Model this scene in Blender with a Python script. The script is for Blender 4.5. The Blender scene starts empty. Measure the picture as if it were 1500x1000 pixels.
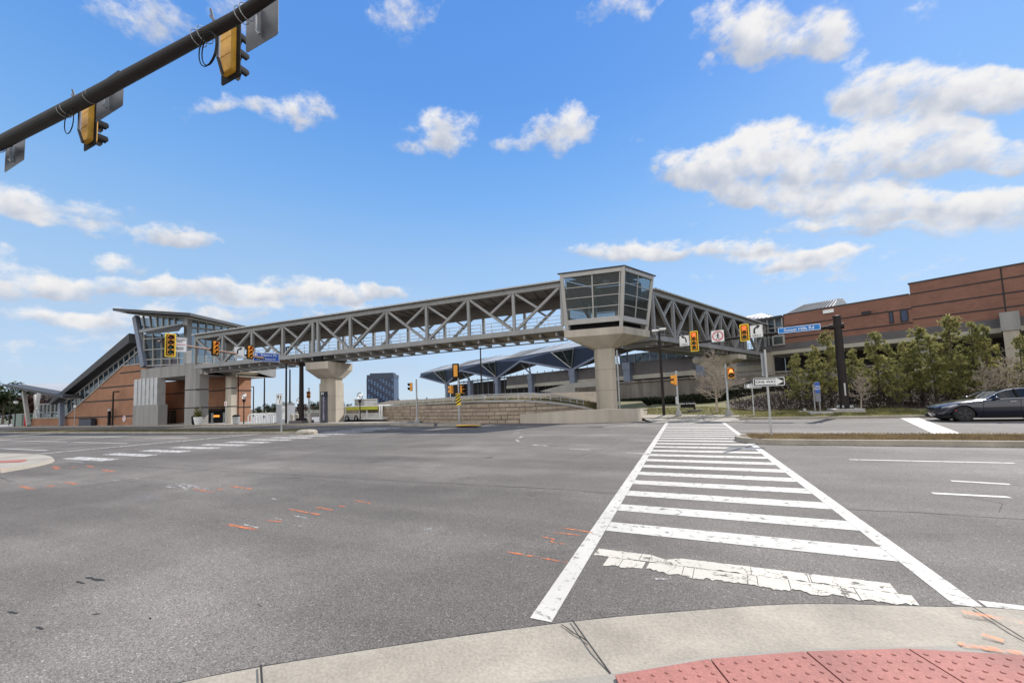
import bpy, bmesh, math, random
from mathutils import Vector, Matrix
R_ = math.radians
SC = bpy.context.scene
COL = SC.collection
random.seed(7)

# ---------------------------------------------------------------- camera
# calibrated from the road lines (vanishing points of kerbs, crosswalk and posts)
FPX, CX, CY, EYE = 575.0, 750.0, 547.0, 1.65          # in pixels of the 1500 x 1000 photograph
YAW, TILT, ROLL = math.atan(252/575), math.atan(575/8500), math.atan(.035)
_f0 = Vector((-math.sin(YAW), math.cos(YAW), 0)); _r0 = Vector((math.cos(YAW), math.sin(YAW), 0)); _u0 = Vector((0, 0, 1))
CW = _f0*math.cos(TILT) + _u0*math.sin(TILT)
_u1 = _u0*math.cos(TILT) - _f0*math.sin(TILT)
CR = _r0*math.cos(ROLL) - _u1*math.sin(ROLL)
CU = _u1*math.cos(ROLL) + _r0*math.sin(ROLL)
CAMP = Vector((0, 0, EYE))
cd = bpy.data.cameras.new('camera'); cam = bpy.data.objects.new('camera', cd); COL.objects.link(cam)
cam.matrix_world = Matrix(((CR.x, CU.x, -CW.x, 0), (CR.y, CU.y, -CW.y, 0), (CR.z, CU.z, -CW.z, EYE), (0, 0, 0, 1)))
cd.sensor_width = 36; cd.lens = 36*FPX/1500; cd.shift_y = (CY-500)/1500; cd.shift_x = 0
cd.clip_start = .05; cd.clip_end = 6000
SC.camera = cam

# ---------------------------------------------------------------- sky and sun
SUN_AZ, SUN_EL = R_(27), R_(40)                       # azimuth from +Y towards +X
SKY_K = .12
SC.view_settings.view_transform = 'Standard'; SC.view_settings.look = 'None'
SC.view_settings.gamma = 1; SC.view_settings.exposure = .62
try: SC.view_settings.use_curve_mapping = False
except Exception: pass
sl = bpy.data.lights.new('sun', 'SUN'); sun = bpy.data.objects.new('sun', sl); COL.objects.link(sun)
sl.energy = 3.7; sl.angle = R_(.55); sl.color = (1, .95, .88)
sd = Vector((math.sin(SUN_AZ)*math.cos(SUN_EL), math.cos(SUN_AZ)*math.cos(SUN_EL), math.sin(SUN_EL)))
sun.rotation_euler = sd.to_track_quat('Z', 'Y').to_euler(); sun.location = (0, 0, 60)

def ray(x, y): return CR*((x-CX)/FPX) - CU*((y-CY)/FPX) + CW
world = bpy.data.worlds.new('World'); SC.world = world; world.use_nodes = True
def build_sky():
    nt = world.node_tree; N = nt.nodes; L = nt.links
    bg = N['Background']
    def nd(t, **k):
        n = N.new(t)
        for a, b in k.items(): setattr(n, a, b)
        return n
    def mth(op, a, b=None, c=None):
        n = nd('ShaderNodeMath', operation=op)
        for i, v in enumerate((a, b, c)):
            if v is None: continue
            if isinstance(v, (int, float)): n.inputs[i].default_value = v
            else: L.new(v, n.inputs[i])
        return n.outputs[0]
    sky = nd('ShaderNodeTexSky', sky_type='NISHITA', sun_disc=False, sun_elevation=SUN_EL, sun_rotation=SUN_AZ,
             altitude=60, air_density=1.0, dust_density=.25, ozone_density=2.2)
    tc = nd('ShaderNodeTexCoord')
    # wispy offset so that the clouds get ragged outlines
    nz = nd('ShaderNodeTexNoise'); nz.inputs['Scale'].default_value = 8; nz.inputs['Detail'].default_value = 5
    L.new(tc.outputs['Generated'], nz.inputs['Vector'])
    off = nd('ShaderNodeVectorMath', operation='SUBTRACT'); L.new(nz.outputs['Color'], off.inputs[0]); off.inputs[1].default_value = (.5, .5, .5)
    osc = nd('ShaderNodeVectorMath', operation='SCALE'); L.new(off.outputs[0], osc.inputs[0]); osc.inputs['Scale'].default_value = .085
    add = nd('ShaderNodeVectorMath', operation='ADD'); L.new(tc.outputs['Generated'], add.inputs[0]); L.new(osc.outputs[0], add.inputs[1])
    D = add.outputs[0]
    # cumulus clouds: direction (through the photograph's pixel), half width, half height, weight
    clouds = [(245,18,95,34,.75),(330,62,40,16,.2),(585,14,52,24,.55),(590,48,38,26,.45),(300,158,38,14,.5),(345,160,45,15,.7),(440,168,52,20,.9),
      (648,196,56,30,1),(826,198,44,32,1),(748,205,26,16,.55),(590,212,24,10,.4),(922,217,22,10,.5),
      (60,312,80,28,1),(120,338,50,14,.8),(262,352,48,20,.9),(310,364,40,9,.6),(180,388,34,16,.9),(18,410,40,30,1),
      (120,414,60,14,.9),(190,422,80,16,.8),(280,418,70,15,.9),(330,430,60,14,.8),(455,430,78,22,.95),(520,432,58,16,.85),(600,436,60,12,.5),
      (60,458,60,14,.6),(190,466,120,16,.6),(380,456,150,14,.6),(60,498,160,14,.45),(330,486,150,9,.35),(90,540,170,12,.35),
      (1075,52,62,34,1),(1150,62,75,30,1),(1215,62,38,24,.85),(1175,14,62,20,.8),(915,12,55,24,.7),(1032,98,14,10,.7),(1328,34,24,20,.45),
      (1290,128,60,34,.95),(1360,142,85,42,1),(1440,128,70,30,.95),(1492,110,50,22,.8),(1482,226,34,24,1),(1420,190,60,14,.5),
      (1020,252,58,36,1),(1110,250,100,48,1.1),(1225,236,120,50,1.1),(1350,222,105,34,1),(1160,292,110,16,.8),
      (1260,312,110,24,1),(1370,308,125,30,1),(1470,306,60,26,1),(1330,340,170,15,.7),
      (900,374,80,13,.8),(1000,366,105,18,.85),(1090,362,55,10,.6),(1160,384,80,14,.8),(1215,374,40,10,.7),(1160,410,120,12,.45),(1330,396,140,14,.45),
      (1170,336,44,6,.6),(1014,324,14,6,.5),(790,355,14,4,.5),(1320,372,90,8,.4),(700,470,220,14,.25),(170,516,200,12,.4),(1000,440,260,14,.2)]
    S = V = None
    for cx, cy, rx, ry, w in clouds:
        c = ray(cx, cy); k = c.length; c = c/k
        e1 = (CR - c*CR.dot(c)).normalized(); e2 = c.cross(e1)*-1
        if e2.z < 0: e2 = -e2
        st = FPX*k                                        # pixels per radian near there (rough)
        a, b = rx/st*1.48, ry/st*1.5
        d1 = nd('ShaderNodeVectorMath', operation='DOT_PRODUCT'); L.new(D, d1.inputs[0]); d1.inputs[1].default_value = e1/a
        d2 = nd('ShaderNodeVectorMath', operation='DOT_PRODUCT'); L.new(D, d2.inputs[0]); d2.inputs[1].default_value = e2/b
        u2 = mth('MULTIPLY', d1.outputs['Value'], d1.outputs['Value'])
        v = d2.outputs['Value']
        vf = mth('MAXIMUM', mth('MULTIPLY', v, -1.45), v)      # flatter base
        q = mth('MULTIPLY_ADD', vf, vf, u2)
        m = mth('MAXIMUM', mth('MULTIPLY_ADD', q, -w, w), 0.0)
        S = m if S is None else mth('ADD', S, m)
        mv = mth('MULTIPLY', m, v)
        V = mv if V is None else mth('ADD', V, mv)
    n2 = nd('ShaderNodeTexNoise'); n2.inputs['Scale'].default_value = 17; n2.inputs['Detail'].default_value = 8; n2.inputs['Roughness'].default_value = .62
    sq = nd('ShaderNodeVectorMath', operation='MULTIPLY'); L.new(tc.outputs['Generated'], sq.inputs[0]); sq.inputs[1].default_value = (1, 1, 1.5)
    L.new(sq.outputs[0], n2.inputs['Vector'])
    f = mth('SUBTRACT', n2.outputs['Fac'], .5)
    Sc = mth('MINIMUM', S, 1.1)
    den0 = mth('ADD', mth('MULTIPLY_ADD', f, 2.7, Sc), -.34)
    dr = nd('ShaderNodeMapRange', interpolation_type='SMOOTHSTEP'); L.new(den0, dr.inputs[0]); dr.inputs[1].default_value = 0; dr.inputs[2].default_value = .9
    den = mth('MULTIPLY', dr.outputs[0], mth('MINIMUM', mth('MULTIPLY', S, 6), 1.0))
    # thin high haze veil
    n3 = nd('ShaderNodeTexNoise'); n3.inputs['Scale'].default_value = 4; n3.inputs['Detail'].default_value = 6
    st3 = nd('ShaderNodeVectorMath', operation='MULTIPLY'); L.new(tc.outputs['Generated'], st3.inputs[0]); st3.inputs[1].default_value = (1, 1, 3.5)
    L.new(st3.outputs[0], n3.inputs['Vector'])
    sep = nd('ShaderNodeSeparateXYZ'); L.new(tc.outputs['Generated'], sep.inputs[0])
    lowr = nd('ShaderNodeMapRange', interpolation_type='SMOOTHSTEP'); L.new(sep.outputs['Z'], lowr.inputs[0])
    lowr.inputs[1].default_value = .02; lowr.inputs[2].default_value = .52; lowr.inputs[3].default_value = 1; lowr.inputs[4].default_value = 0
    veil = mth('MULTIPLY', mth('MULTIPLY_ADD', n3.outputs['Fac'], 1.25, -.30), lowr.outputs[0])
    # lit top, grey base
    vv = mth('DIVIDE', V, mth('MAXIMUM', S, .05))
    n4 = nd('ShaderNodeTexNoise'); n4.inputs['Scale'].default_value = 30; n4.inputs['Detail'].default_value = 5; L.new(tc.outputs['Generated'], n4.inputs['Vector'])
    lum = mth('MULTIPLY_ADD', mth('SUBTRACT', n4.outputs['Fac'], .5), 1.1, mth('MULTIPLY_ADD', vv, .85, .50))
    lr = nd('ShaderNodeMapRange', interpolation_type='SMOOTHSTEP'); L.new(lum, lr.inputs[0]); lr.inputs[1].default_value = 0; lr.inputs[2].default_value = 1
    cc = nd('ShaderNodeMixRGB'); L.new(lr.outputs[0], cc.inputs[0])
    cc.inputs[1].default_value = (2.75, 3.0, 3.55, 1); cc.inputs[2].default_value = (5.1, 5.0, 4.9, 1)
    hs = nd('ShaderNodeHueSaturation'); hs.inputs['Saturation'].default_value = 1.12; hs.inputs['Hue'].default_value = .507; L.new(sky.outputs[0], hs.inputs['Color'])
    tint = nd('ShaderNodeMixRGB', blend_type='MULTIPLY'); tint.inputs[0].default_value = 1; L.new(hs.outputs[0], tint.inputs[1]); tint.inputs[2].default_value = (.92, 1.0, 1.12, 1)
    rp = nd('ShaderNodeValToRGB'); L.new(sep.outputs['Z'], rp.inputs[0]); el = rp.color_ramp.elements
    el[0].position = 0; el[0].color = (.30, .372, .455, 1); el[1].position = .8; el[1].color = (.052, .162, .43, 1)
    for p_, c_ in ((.12, (.255, .35, .47)), (.27, (.20, .325, .48)), (.45, (.115, .255, .48)), (.62, (.068, .19, .455))):
        e = el.new(p_); e.color = (*c_, 1)
    rs = nd('ShaderNodeVectorMath', operation='SCALE'); L.new(rp.outputs[0], rs.inputs[0]); rs.inputs['Scale'].default_value = 10
    sm = nd('ShaderNodeMixRGB'); sm.inputs[0].default_value = .86; L.new(tint.outputs[0], sm.inputs[1]); L.new(rs.outputs[0], sm.inputs[2]); tint = sm
    m1 = nd('ShaderNodeMixRGB'); L.new(veil, m1.inputs[0]); L.new(tint.outputs[0], m1.inputs[1]); m1.inputs[2].default_value = (2.9, 3.5, 4.3, 1)
    m2 = nd('ShaderNodeMixRGB'); L.new(mth('MULTIPLY', den, .96), m2.inputs[0]); L.new(m1.outputs[0], m2.inputs[1]); L.new(cc.outputs[0], m2.inputs[2])
    # unseen bright cloud bank, added behind the camera to lift the shaded faces
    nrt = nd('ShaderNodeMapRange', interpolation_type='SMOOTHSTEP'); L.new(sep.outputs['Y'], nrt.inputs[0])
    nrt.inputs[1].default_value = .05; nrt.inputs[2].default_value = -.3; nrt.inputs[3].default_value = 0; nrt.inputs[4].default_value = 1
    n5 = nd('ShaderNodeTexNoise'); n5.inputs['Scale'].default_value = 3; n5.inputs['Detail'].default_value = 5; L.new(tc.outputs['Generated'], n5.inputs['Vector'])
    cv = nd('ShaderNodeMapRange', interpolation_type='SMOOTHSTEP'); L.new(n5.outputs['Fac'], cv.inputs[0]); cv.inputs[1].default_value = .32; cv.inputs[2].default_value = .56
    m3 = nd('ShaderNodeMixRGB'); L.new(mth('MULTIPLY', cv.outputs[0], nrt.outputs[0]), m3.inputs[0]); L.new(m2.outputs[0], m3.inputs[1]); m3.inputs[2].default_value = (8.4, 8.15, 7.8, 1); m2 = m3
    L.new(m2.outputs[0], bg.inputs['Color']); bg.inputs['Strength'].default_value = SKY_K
build_sky()
world.cycles.sampling_method = 'NONE'
SC.cycles.max_bounces = 6; SC.cycles.diffuse_bounces = 3; SC.cycles.glossy_bounces = 3; SC.cycles.transparent_max_bounces = 12

# ---------------------------------------------------------------- measuring helpers (photo pixel -> real place)
def gz(x, y, z=0.):
    r = ray(x, y); return CAMP + r*((z-EYE)/r.z)
def gy(x, y, Y):
    r = ray(x, y); return CAMP + r*(Y/r.y)
def gd(x, y, d): return CAMP + ray(x, y)*d
def dirv(a): return Vector((math.cos(R_(a)), math.sin(R_(a)), 0))
def gl(x, y, P, D):
    r = ray(x, y); n = Vector((-D.y, D.x, 0)); return CAMP + r*(n.dot(P-CAMP)/n.dot(r))
def zat(p, y):
    """height at which the vertical line through p crosses picture row y"""
    lo, hi = -3., 60.
    for _ in range(50):
        m = (lo+hi)/2; d = Vector((p.x, p.y, m))-CAMP
        if CY - FPX*d.dot(CU)/d.dot(CW) > y: lo = m
        else: hi = m
    return lo

# ---------------------------------------------------------------- materials
MATS = {}
def M(name, col, rough=.65, var=.14, scale=1.2, fine=30., fvar=.10, metal=0., bump=0., streak=False, spec=.5, coat=0.):
    m = bpy.data.materials.new(name); m.use_nodes = True; nt = m.node_tree; N = nt.nodes; L = nt.links
    b = N['Principled BSDF']
    geo = N.new('ShaderNodeNewGeometry'); mp = N.new('ShaderNodeMapping'); L.new(geo.outputs['Position'], mp.inputs[0])
    if streak: mp.inputs['Scale'].default_value = (1, 1, .12)
    n1 = N.new('ShaderNodeTexNoise'); n1.inputs['Scale'].default_value = scale; n1.inputs['Detail'].default_value = 5; L.new(mp.outputs[0], n1.inputs['Vector'])
    n2 = N.new('ShaderNodeTexNoise'); n2.inputs['Scale'].default_value = fine; n2.inputs['Detail'].default_value = 3; L.new(geo.outputs['Position'], n2.inputs['Vector'])
    def rng(src, v):
        r = N.new('ShaderNodeMapRange'); L.new(src, r.inputs[0]); r.inputs[1].default_value = .25; r.inputs[2].default_value = .75
        r.inputs[3].default_value = 1-v; r.inputs[4].default_value = 1+v; return r.outputs[0]
    mu = N.new('ShaderNodeMath'); mu.operation = 'MULTIPLY'; L.new(rng(n1.outputs['Fac'], var), mu.inputs[0]); L.new(rng(n2.outputs['Fac'], fvar), mu.inputs[1])
    vm = N.new('ShaderNodeVectorMath'); vm.operation = 'SCALE'; vm.inputs[0].default_value = col[:3]; L.new(mu.outputs[0], vm.inputs['Scale'])
    L.new(vm.outputs[0], b.inputs['Base Color'])
    b.inputs['Roughness'].default_value = rough; b.inputs['Metallic'].default_value = metal
    b.inputs['Specular IOR Level'].default_value = spec; b.inputs['Coat Weight'].default_value = coat
    if bump:
        bp = N.new('ShaderNodeBump'); bp.inputs['Strength'].default_value = bump; bp.inputs['Distance'].default_value = .02
        L.new(n2.outputs['Fac'], bp.inputs['Height']); L.new(bp.outputs[0], b.inputs['Normal'])
    MATS[name] = m; return m

def asphalt_mat():
    m = M('asphalt', (.1, .1, .1), .85, .0, 1, 55, .0); nt = m.node_tree; N = nt.nodes; L = nt.links; b = N['Principled BSDF']
    geo = N['Geometry']
    def noise(scale, det, sc=(1, 1, 1), ro=.55):
        mp = N.new('ShaderNodeMapping'); mp.inputs['Scale'].default_value = sc; L.new(geo.outputs['Position'], mp.inputs[0])
        n = N.new('ShaderNodeTexNoise'); n.inputs['Scale'].default_value = scale; n.inputs['Detail'].default_value = det; n.inputs['Roughness'].default_value = ro
        L.new(mp.outputs[0], n.inputs['Vector']); return n.outputs['Fac']
    def mr(s, a, b_, lo, hi):
        r = N.new('ShaderNodeMapRange'); L.new(s, r.inputs[0])
        for i, v in enumerate((a, b_, lo, hi)): r.inputs[i+1].default_value = v
        return r.outputs[0]
    def mul(a, c):
        n = N.new('ShaderNodeMath'); n.operation = 'MULTIPLY'; L.new(a, n.inputs[0]); L.new(c, n.inputs[1]); return n.outputs[0]
    big = mr(noise(.22, 4), .3, .7, .80, 1.22)
    lane = mr(noise(.9, 3, (.05, 1, 1)), .3, .7, .84, 1.15)          # wheel tracks along the road
    swirl = mr(noise(.5, 6, (1, 1.6, 1), .65), .35, .7, .93, 1.08)
    def cells(scale):
        vo = N.new('ShaderNodeTexVoronoi'); vo.inputs['Scale'].default_value = scale; L.new(geo.outputs['Position'], vo.inputs['Vector'])
        sx = N.new('ShaderNodeSeparateXYZ'); L.new(vo.outputs['Color'], sx.inputs[0]); return sx.outputs[0]
    spk = mr(cells(150), 0, 1, .5, 1.5)
    gr = N.new('ShaderNodeValToRGB'); L.new(cells(90), gr.inputs[0]); e_ = gr.color_ramp.elements
    e_[0].position = 0; e_[0].color = (.62, .62, .62, 1); e_[1].position = 1; e_[1].color = (1.9, 1.9, 1.9, 1)
    for p_, v_ in ((.12, .93), (.95, 1.05), (.97, 1.4)): q_ = e_.new(p_); q_.color = (v_, v_, v_, 1)
    sp2 = gr.outputs[0]
    worn = mr(noise(.3, 5, (.7, 1, 1), .6), .48, .66, .96, 1.42)      # paler polished patches
    oil = mr(noise(1.1, 7, (.5, 1, 1), .7), .28, .42, .66, 1.0)        # darker drips along the lanes
    t = mul(mul(mul(mul(big, lane), mul(swirl, spk)), sp2), mul(worn, oil))
    vm = N.new('ShaderNodeVectorMath'); vm.operation = 'SCALE'; vm.inputs[0].default_value = (.136, .122, .106); L.new(t, vm.inputs['Scale'])
    L.new(vm.outputs[0], b.inputs['Base Color'])
    bp = N.new('ShaderNodeBump'); bp.inputs['Strength'].default_value = .30; bp.inputs['Distance'].default_value = .008
    L.new(spk, bp.inputs['Height']); L.new(bp.outputs[0], b.inputs['Normal'])
    b.inputs['Specular IOR Level'].default_value = .35
    return m
def paint_mat(name, col, thr=.36, wide=.06, scale=9., rough=.7, crack=.006):
    """road paint with worn holes"""
    m = M(name, col, rough, .10, 1.3, 60, .08); nt = m.node_tree; N = nt.nodes; L = nt.links
    out = N['Material Output']; b = N['Principled BSDF']; geo = N['Geometry']
    n = N.new('ShaderNodeTexNoise'); n.inputs['Scale'].default_value = scale; n.inputs['Detail'].default_value = 9; n.inputs['Roughness'].default_value = .72
    L.new(geo.outputs['Position'], n.inputs['Vector'])
    r = N.new('ShaderNodeMapRange'); L.new(n.outputs['Fac'], r.inputs[0]); r.inputs[1].default_value = thr; r.inputs[2].default_value = thr+wide
    vo = N.new('ShaderNodeTexVoronoi'); vo.feature = 'DISTANCE_TO_EDGE'; vo.inputs['Scale'].default_value = 2.3
    dn = N.new('ShaderNodeTexNoise'); dn.inputs['Scale'].default_value = 3; dn.inputs['Detail'].default_value = 4; L.new(geo.outputs['Position'], dn.inputs['Vector'])
    ds = N.new('ShaderNodeVectorMath'); ds.operation = 'MULTIPLY_ADD'; L.new(dn.outputs['Color'], ds.inputs[0]); ds.inputs[1].default_value = (.5, .5, .5); L.new(geo.outputs['Position'], ds.inputs[2])
    L.new(ds.outputs[0], vo.inputs['Vector'])
    cr = N.new('ShaderNodeMapRange'); L.new(vo.outputs['Distance'], cr.inputs[0]); cr.inputs[1].default_value = crack-.004; cr.inputs[2].default_value = crack+.008
    mm = N.new('ShaderNodeMath'); mm.operation = 'MULTIPLY'; L.new(r.outputs[0], mm.inputs[0]); L.new(cr.outputs[0], mm.inputs[1])
    tr = N.new('ShaderNodeBsdfTransparent'); mx = N.new('ShaderNodeMixShader')
    L.new(mm.outputs[0], mx.inputs[0]); L.new(tr.outputs[0], mx.inputs[1]); L.new(b.outputs[0], mx.inputs[2]); L.new(mx.outputs[0], out.inputs['Surface'])
    return m
def glass_mat(name, col, see=.4, rough=.05):
    m = bpy.data.materials.new(name); m.use_nodes = True; nt = m.node_tree; N = nt.nodes; L = nt.links
    b = N['Principled BSDF']; out = N['Material Output']
    b.inputs['Base Color'].default_value = (*col, 1); b.inputs['Roughness'].default_value = rough; b.inputs['Specular IOR Level'].default_value = .5
    geo = N.new('ShaderNodeNewGeometry'); n = N.new('ShaderNodeTexNoise'); n.inputs['Scale'].default_value = .8; L.new(geo.outputs['Position'], n.inputs['Vector'])
    bp = N.new('ShaderNodeBump'); bp.inputs['Strength'].default_value = .06; bp.inputs['Distance'].default_value = .05; L.new(n.outputs['Fac'], bp.inputs['Height']); L.new(bp.outputs[0], b.inputs['Normal'])
    if see > 0:
        tr = N.new('ShaderNodeBsdfTransparent'); tr.inputs[0].default_value = (.82, .88, .9, 1); mx = N.new('ShaderNodeMixShader'); mx.inputs[0].default_value = see
        L.new(b.outputs[0], mx.inputs[1]); L.new(tr.outputs[0], mx.inputs[2]); L.new(mx.outputs[0], out.inputs['Surface'])
    MATS[name] = m; return m
def brick_mat(name, ang, c1, c2, mortar):
    m = M(name, c1, .85, .16, .5, 12, .08, streak=False); nt = m.node_tree; N = nt.nodes; L = nt.links; b = N['Principled BSDF']; geo = N['Geometry']
    d = N.new('ShaderNodeVectorMath'); d.operation = 'DOT_PRODUCT'; L.new(geo.outputs['Position'], d.inputs[0]); d.inputs[1].default_value = dirv(ang)
    s = N.new('ShaderNodeSeparateXYZ'); L.new(geo.outputs['Position'], s.inputs[0])
    c = N.new('ShaderNodeCombineXYZ'); L.new(d.outputs['Value'], c.inputs[0]); L.new(s.outputs['Z'], c.inputs[1])
    br = N.new('ShaderNodeTexBrick'); L.new(c.outputs[0], br.inputs['Vector']); br.inputs['Scale'].default_value = 1
    br.inputs['Brick Width'].default_value = .42; br.inputs['Row Height'].default_value = .2; br.inputs['Mortar Size'].default_value = .012
    br.inputs['Color1'].default_value = (*c1, 1); br.inputs['Color2'].default_value = (*c2, 1); br.inputs['Mortar'].default_value = (*mortar, 1)
    src = b.inputs['Base Color'].links[0].from_node; sc = src.inputs['Scale'].links[0].from_socket
    v = N.new('ShaderNodeVectorMath'); v.operation = 'SCALE'; L.new(br.outputs['Color'], v.inputs[0]); L.new(sc, v.inputs['Scale'])
    L.new(v.outputs[0], b.inputs['Base Color']); return m
def lamp_mat(name, col, k):
    m = M(name, col, .4, .05, 2, 30, .03); b = m.node_tree.nodes['Principled BSDF']
    b.inputs['Emission Color'].default_value = (*col, 1); b.inputs['Emission Strength'].default_value = k; return m
def leaf_mat(name, c1, c2, sc=1.4, rough=.6, trans=.3):
    m = bpy.data.materials.new(name); m.use_nodes = True; nt = m.node_tree; N = nt.nodes; L = nt.links; b = N['Principled BSDF']
    geo = N.new('ShaderNodeNewGeometry'); n = N.new('ShaderNodeTexNoise'); n.inputs['Scale'].default_value = sc; n.inputs['Detail'].default_value = 4
    L.new(geo.outputs['Position'], n.inputs['Vector'])
    rp = N.new('ShaderNodeMapRange'); L.new(n.outputs['Fac'], rp.inputs[0]); rp.inputs[1].default_value = .3; rp.inputs[2].default_value = .7
    ad = N.new('ShaderNodeMath'); ad.operation = 'MULTIPLY_ADD'; L.new(geo.outputs['Random Per Island'], ad.inputs[0]); ad.inputs[1].default_value = .5
    mu = N.new('ShaderNodeMath'); mu.operation = 'MULTIPLY'; L.new(rp.outputs[0], mu.inputs[0]); mu.inputs[1].default_value = .6; L.new(mu.outputs[0], ad.inputs[2])
    mx = N.new('ShaderNodeMixRGB'); L.new(ad.outputs[0], mx.inputs[0]); mx.inputs[1].default_value = (*c1, 1); mx.inputs[2].default_value = (*c2, 1)
    L.new(mx.outputs[0], b.inputs['Base Color']); b.inputs['Roughness'].default_value = rough; b.inputs['Specular IOR Level'].default_value = .25
    out = N['Material Output']; tl = N.new('ShaderNodeBsdfTranslucent'); L.new(mx.outputs[0], tl.inputs[0])
    ms = N.new('ShaderNodeMixShader'); ms.inputs[0].default_value = trans; L.new(b.outputs[0], ms.inputs[1]); L.new(tl.outputs[0], ms.inputs[2]); L.new(ms.outputs[0], out.inputs['Surface'])
    MATS[name] = m; return m

ASPH = asphalt_mat()
WHITE_P = paint_mat('road_paint', (.52, .495, .44), .325, .13, crack=-.004)
WORN_P = paint_mat('worn_road_paint', (.52, .48, .40), .36, .07, 6, crack=.002)
FAINT_P = paint_mat('faint_road_paint', (.55, .54, .51), .44, .16, 14)
ORANGE_P = paint_mat('orange_spray', (.85, .22, .06), .42, .22, 11)
BLUE_P = paint_mat('blue_spray', (.25, .32, .5), .5, .3, 8)
CRACK = M('crack_filler', (.028, .028, .028), .9, .2, 4)
CONC = M('concrete', (.40, .375, .335), .85, .14, .8, 26, .10, bump=.25)
CONC_P = M('pier_concrete', (.44, .39, .32), .85, .26, .9, 16, .08, bump=.2, streak=True)
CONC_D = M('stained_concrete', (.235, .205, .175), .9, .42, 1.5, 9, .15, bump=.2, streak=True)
CONC_G = M('grey_concrete', (.30, .29, .275), .85, .2, 1.2, 14, .1, bump=.2, streak=True)
KERB = M('kerb_concrete', (.335, .295, .232), .85, .26, 1.6, 45, .16, bump=.3)
PAVE = M('pavement_concrete', (.32, .29, .24), .88, .22, .7, 50, .10, bump=.25)
TACT = M('tactile_red', (.35, .135, .108), .8, .22, 2.5, 60, .18, bump=.2)
DOMEM = M('tactile_dome', (.30, .10, .085), .75, .14, 3, 70, .12)
STEEL = M('painted_steel', (.285, .283, .277), .5, .18, .9, 18, .08, metal=.15, streak=True)
STEEL_L = M('light_painted_steel', (.40, .385, .362), .5, .10, .8, 18, .05, metal=.1)
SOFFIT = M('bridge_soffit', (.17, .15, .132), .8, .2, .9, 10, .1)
DARKM = M('dark_bronze_metal', (.020, .015, .013), .6, .3, 2, 30, .15, metal=.1, spec=.3)
BLACKM = M('black_paint', (.010, .010, .011), .7, .2, 2, 30, .1, spec=.2)
GALV = M('galvanised_steel', (.42, .43, .43), .45, .15, 3, 30, .08, metal=.55)
ALU = M('sign_back_aluminium', (.12, .125, .135), .5, .22, 2.5, 20, .08, metal=.35)
YEL = M('signal_yellow', (.72, .37, .035), .55, .2, 5, 40, .08)
YELB = M('retroreflective_yellow', (.9, .62, .03), .5, .05, 2, 30, .04)
AMBER = M('signal_amber_housing', (.80, .33, .03), .45, .08, 2, 30, .05)
SWHITE = M('sign_white', (.82, .82, .80), .5, .05, 2, 20, .03)
SBLACK = M('sign_black', (.012, .012, .012), .5, .1, 2, 20, .05)
SBLUE = M('sign_blue', (.004, .19, .56), .5, .08, 2, 20, .04)
SBLUE2 = M('sign_dark_blue', (.02, .10, .42), .5, .08, 2, 20, .04)
SRED = M('sign_red', (.6, .02, .03), .5, .08, 2, 20, .04)
SGREEN = M('dark_green_panel', (.03, .075, .055), .6, .2, 1, 20, .08)
L_RED_OFF = M('lens_red_dark', (.16, .01, .012), .25, .1, 3)
L_AMB_OFF = M('lens_amber_dark', (.12, .045, .008), .25, .1, 3)
L_GRN_OFF = M('lens_green_dark', (.008, .07, .045), .25, .1, 3)
L_RED_ON = lamp_mat('lens_red_lit', (1, .09, .03), 1.6)
L_HAND = lamp_mat('hand_lit', (1, .25, .05), 1.5)
BRICK_X = brick_mat('brick_wall', 180, (.39, .19, .105), (.335, .16, .09), (.27, .155, .10))
BRICK_Y = brick_mat('brick_side_wall', 90, (.39, .19, .105), (.335, .16, .09), (.27, .155, .10))
BRICK_S = brick_mat('station_brick', 152, (.262, .122, .083), (.222, .104, .072), (.19, .105, .08))
BAND = M('dark_brick_course', (.035, .03, .03), .8, .2, 1)
BASEB = M('dark_stone_base', (.115, .105, .105), .8, .2, .6, 10, .1)
LEDGE = M('pale_ledge', (.40, .375, .31), .85, .15, .6, 10, .08, streak=True)
ROOFD = M('dark_roof_metal', (.05, .052, .058), .65, .15, .6, 10, .06)
ROOFL = M('light_roof_metal', (.42, .42, .41), .5, .12, .4, 10, .05, metal=.15)
NAVY = M('navy_soffit', (.045, .066, .125), .5, .25, .35, 6, .1)
BLUEST = M('blue_grey_steel', (.17, .195, .26), .5, .12, .8, 12, .06)
GLASS = glass_mat('clear_glass', (.05, .06, .06), .6)
GLASS_D = glass_mat('dark_glass', (.025, .04, .055), .22)
GLASS_B = glass_mat('blue_tower_glass', (.010, .028, .085), 0, .12)
CURT = M('curtain_wall_frame', (.04, .058, .10), .5, .1, .3)
SIDING = M('corrugated_metal', (.50, .50, .49), .4, .12, 1.4, 14, .06, metal=.4)
SOIL = M('bare_soil', (.07, .05, .035), .95, .3, 1.5, 20, .25, bump=.4)
TURF = M('winter_turf', (.155, .14, .055), .95, .35, .9, 22, .3, bump=.4)
TURF_D = M('dry_turf', (.15, .115, .07), .95, .3, 1.2, 25, .3, bump=.4)
LAND = M('far_ground', (.10, .10, .06), .95, .3, .02, 2, .2)
BARK = M('bark', (.085, .065, .05), .9, .3, 5, 40, .2)
BARK_L = M('pale_bark', (.20, .165, .125), .9, .25, 5, 40, .2)
PINE = leaf_mat('pine_needles', (.035, .058, .02), (.50, .46, .17), 1.6, trans=.5)
PINE_D = leaf_mat('dark_needles', (.015, .03, .012), (.06, .075, .03), .8)
BROWN = leaf_mat('brown_leaves', (.012, .008, .006), (.06, .034, .024), 1.2)  # darkened so the colour holds the deep shade under the pines
GRASSB = leaf_mat('grass_blades', (.09, .075, .03), (.30, .255, .12), 1.5)
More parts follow.
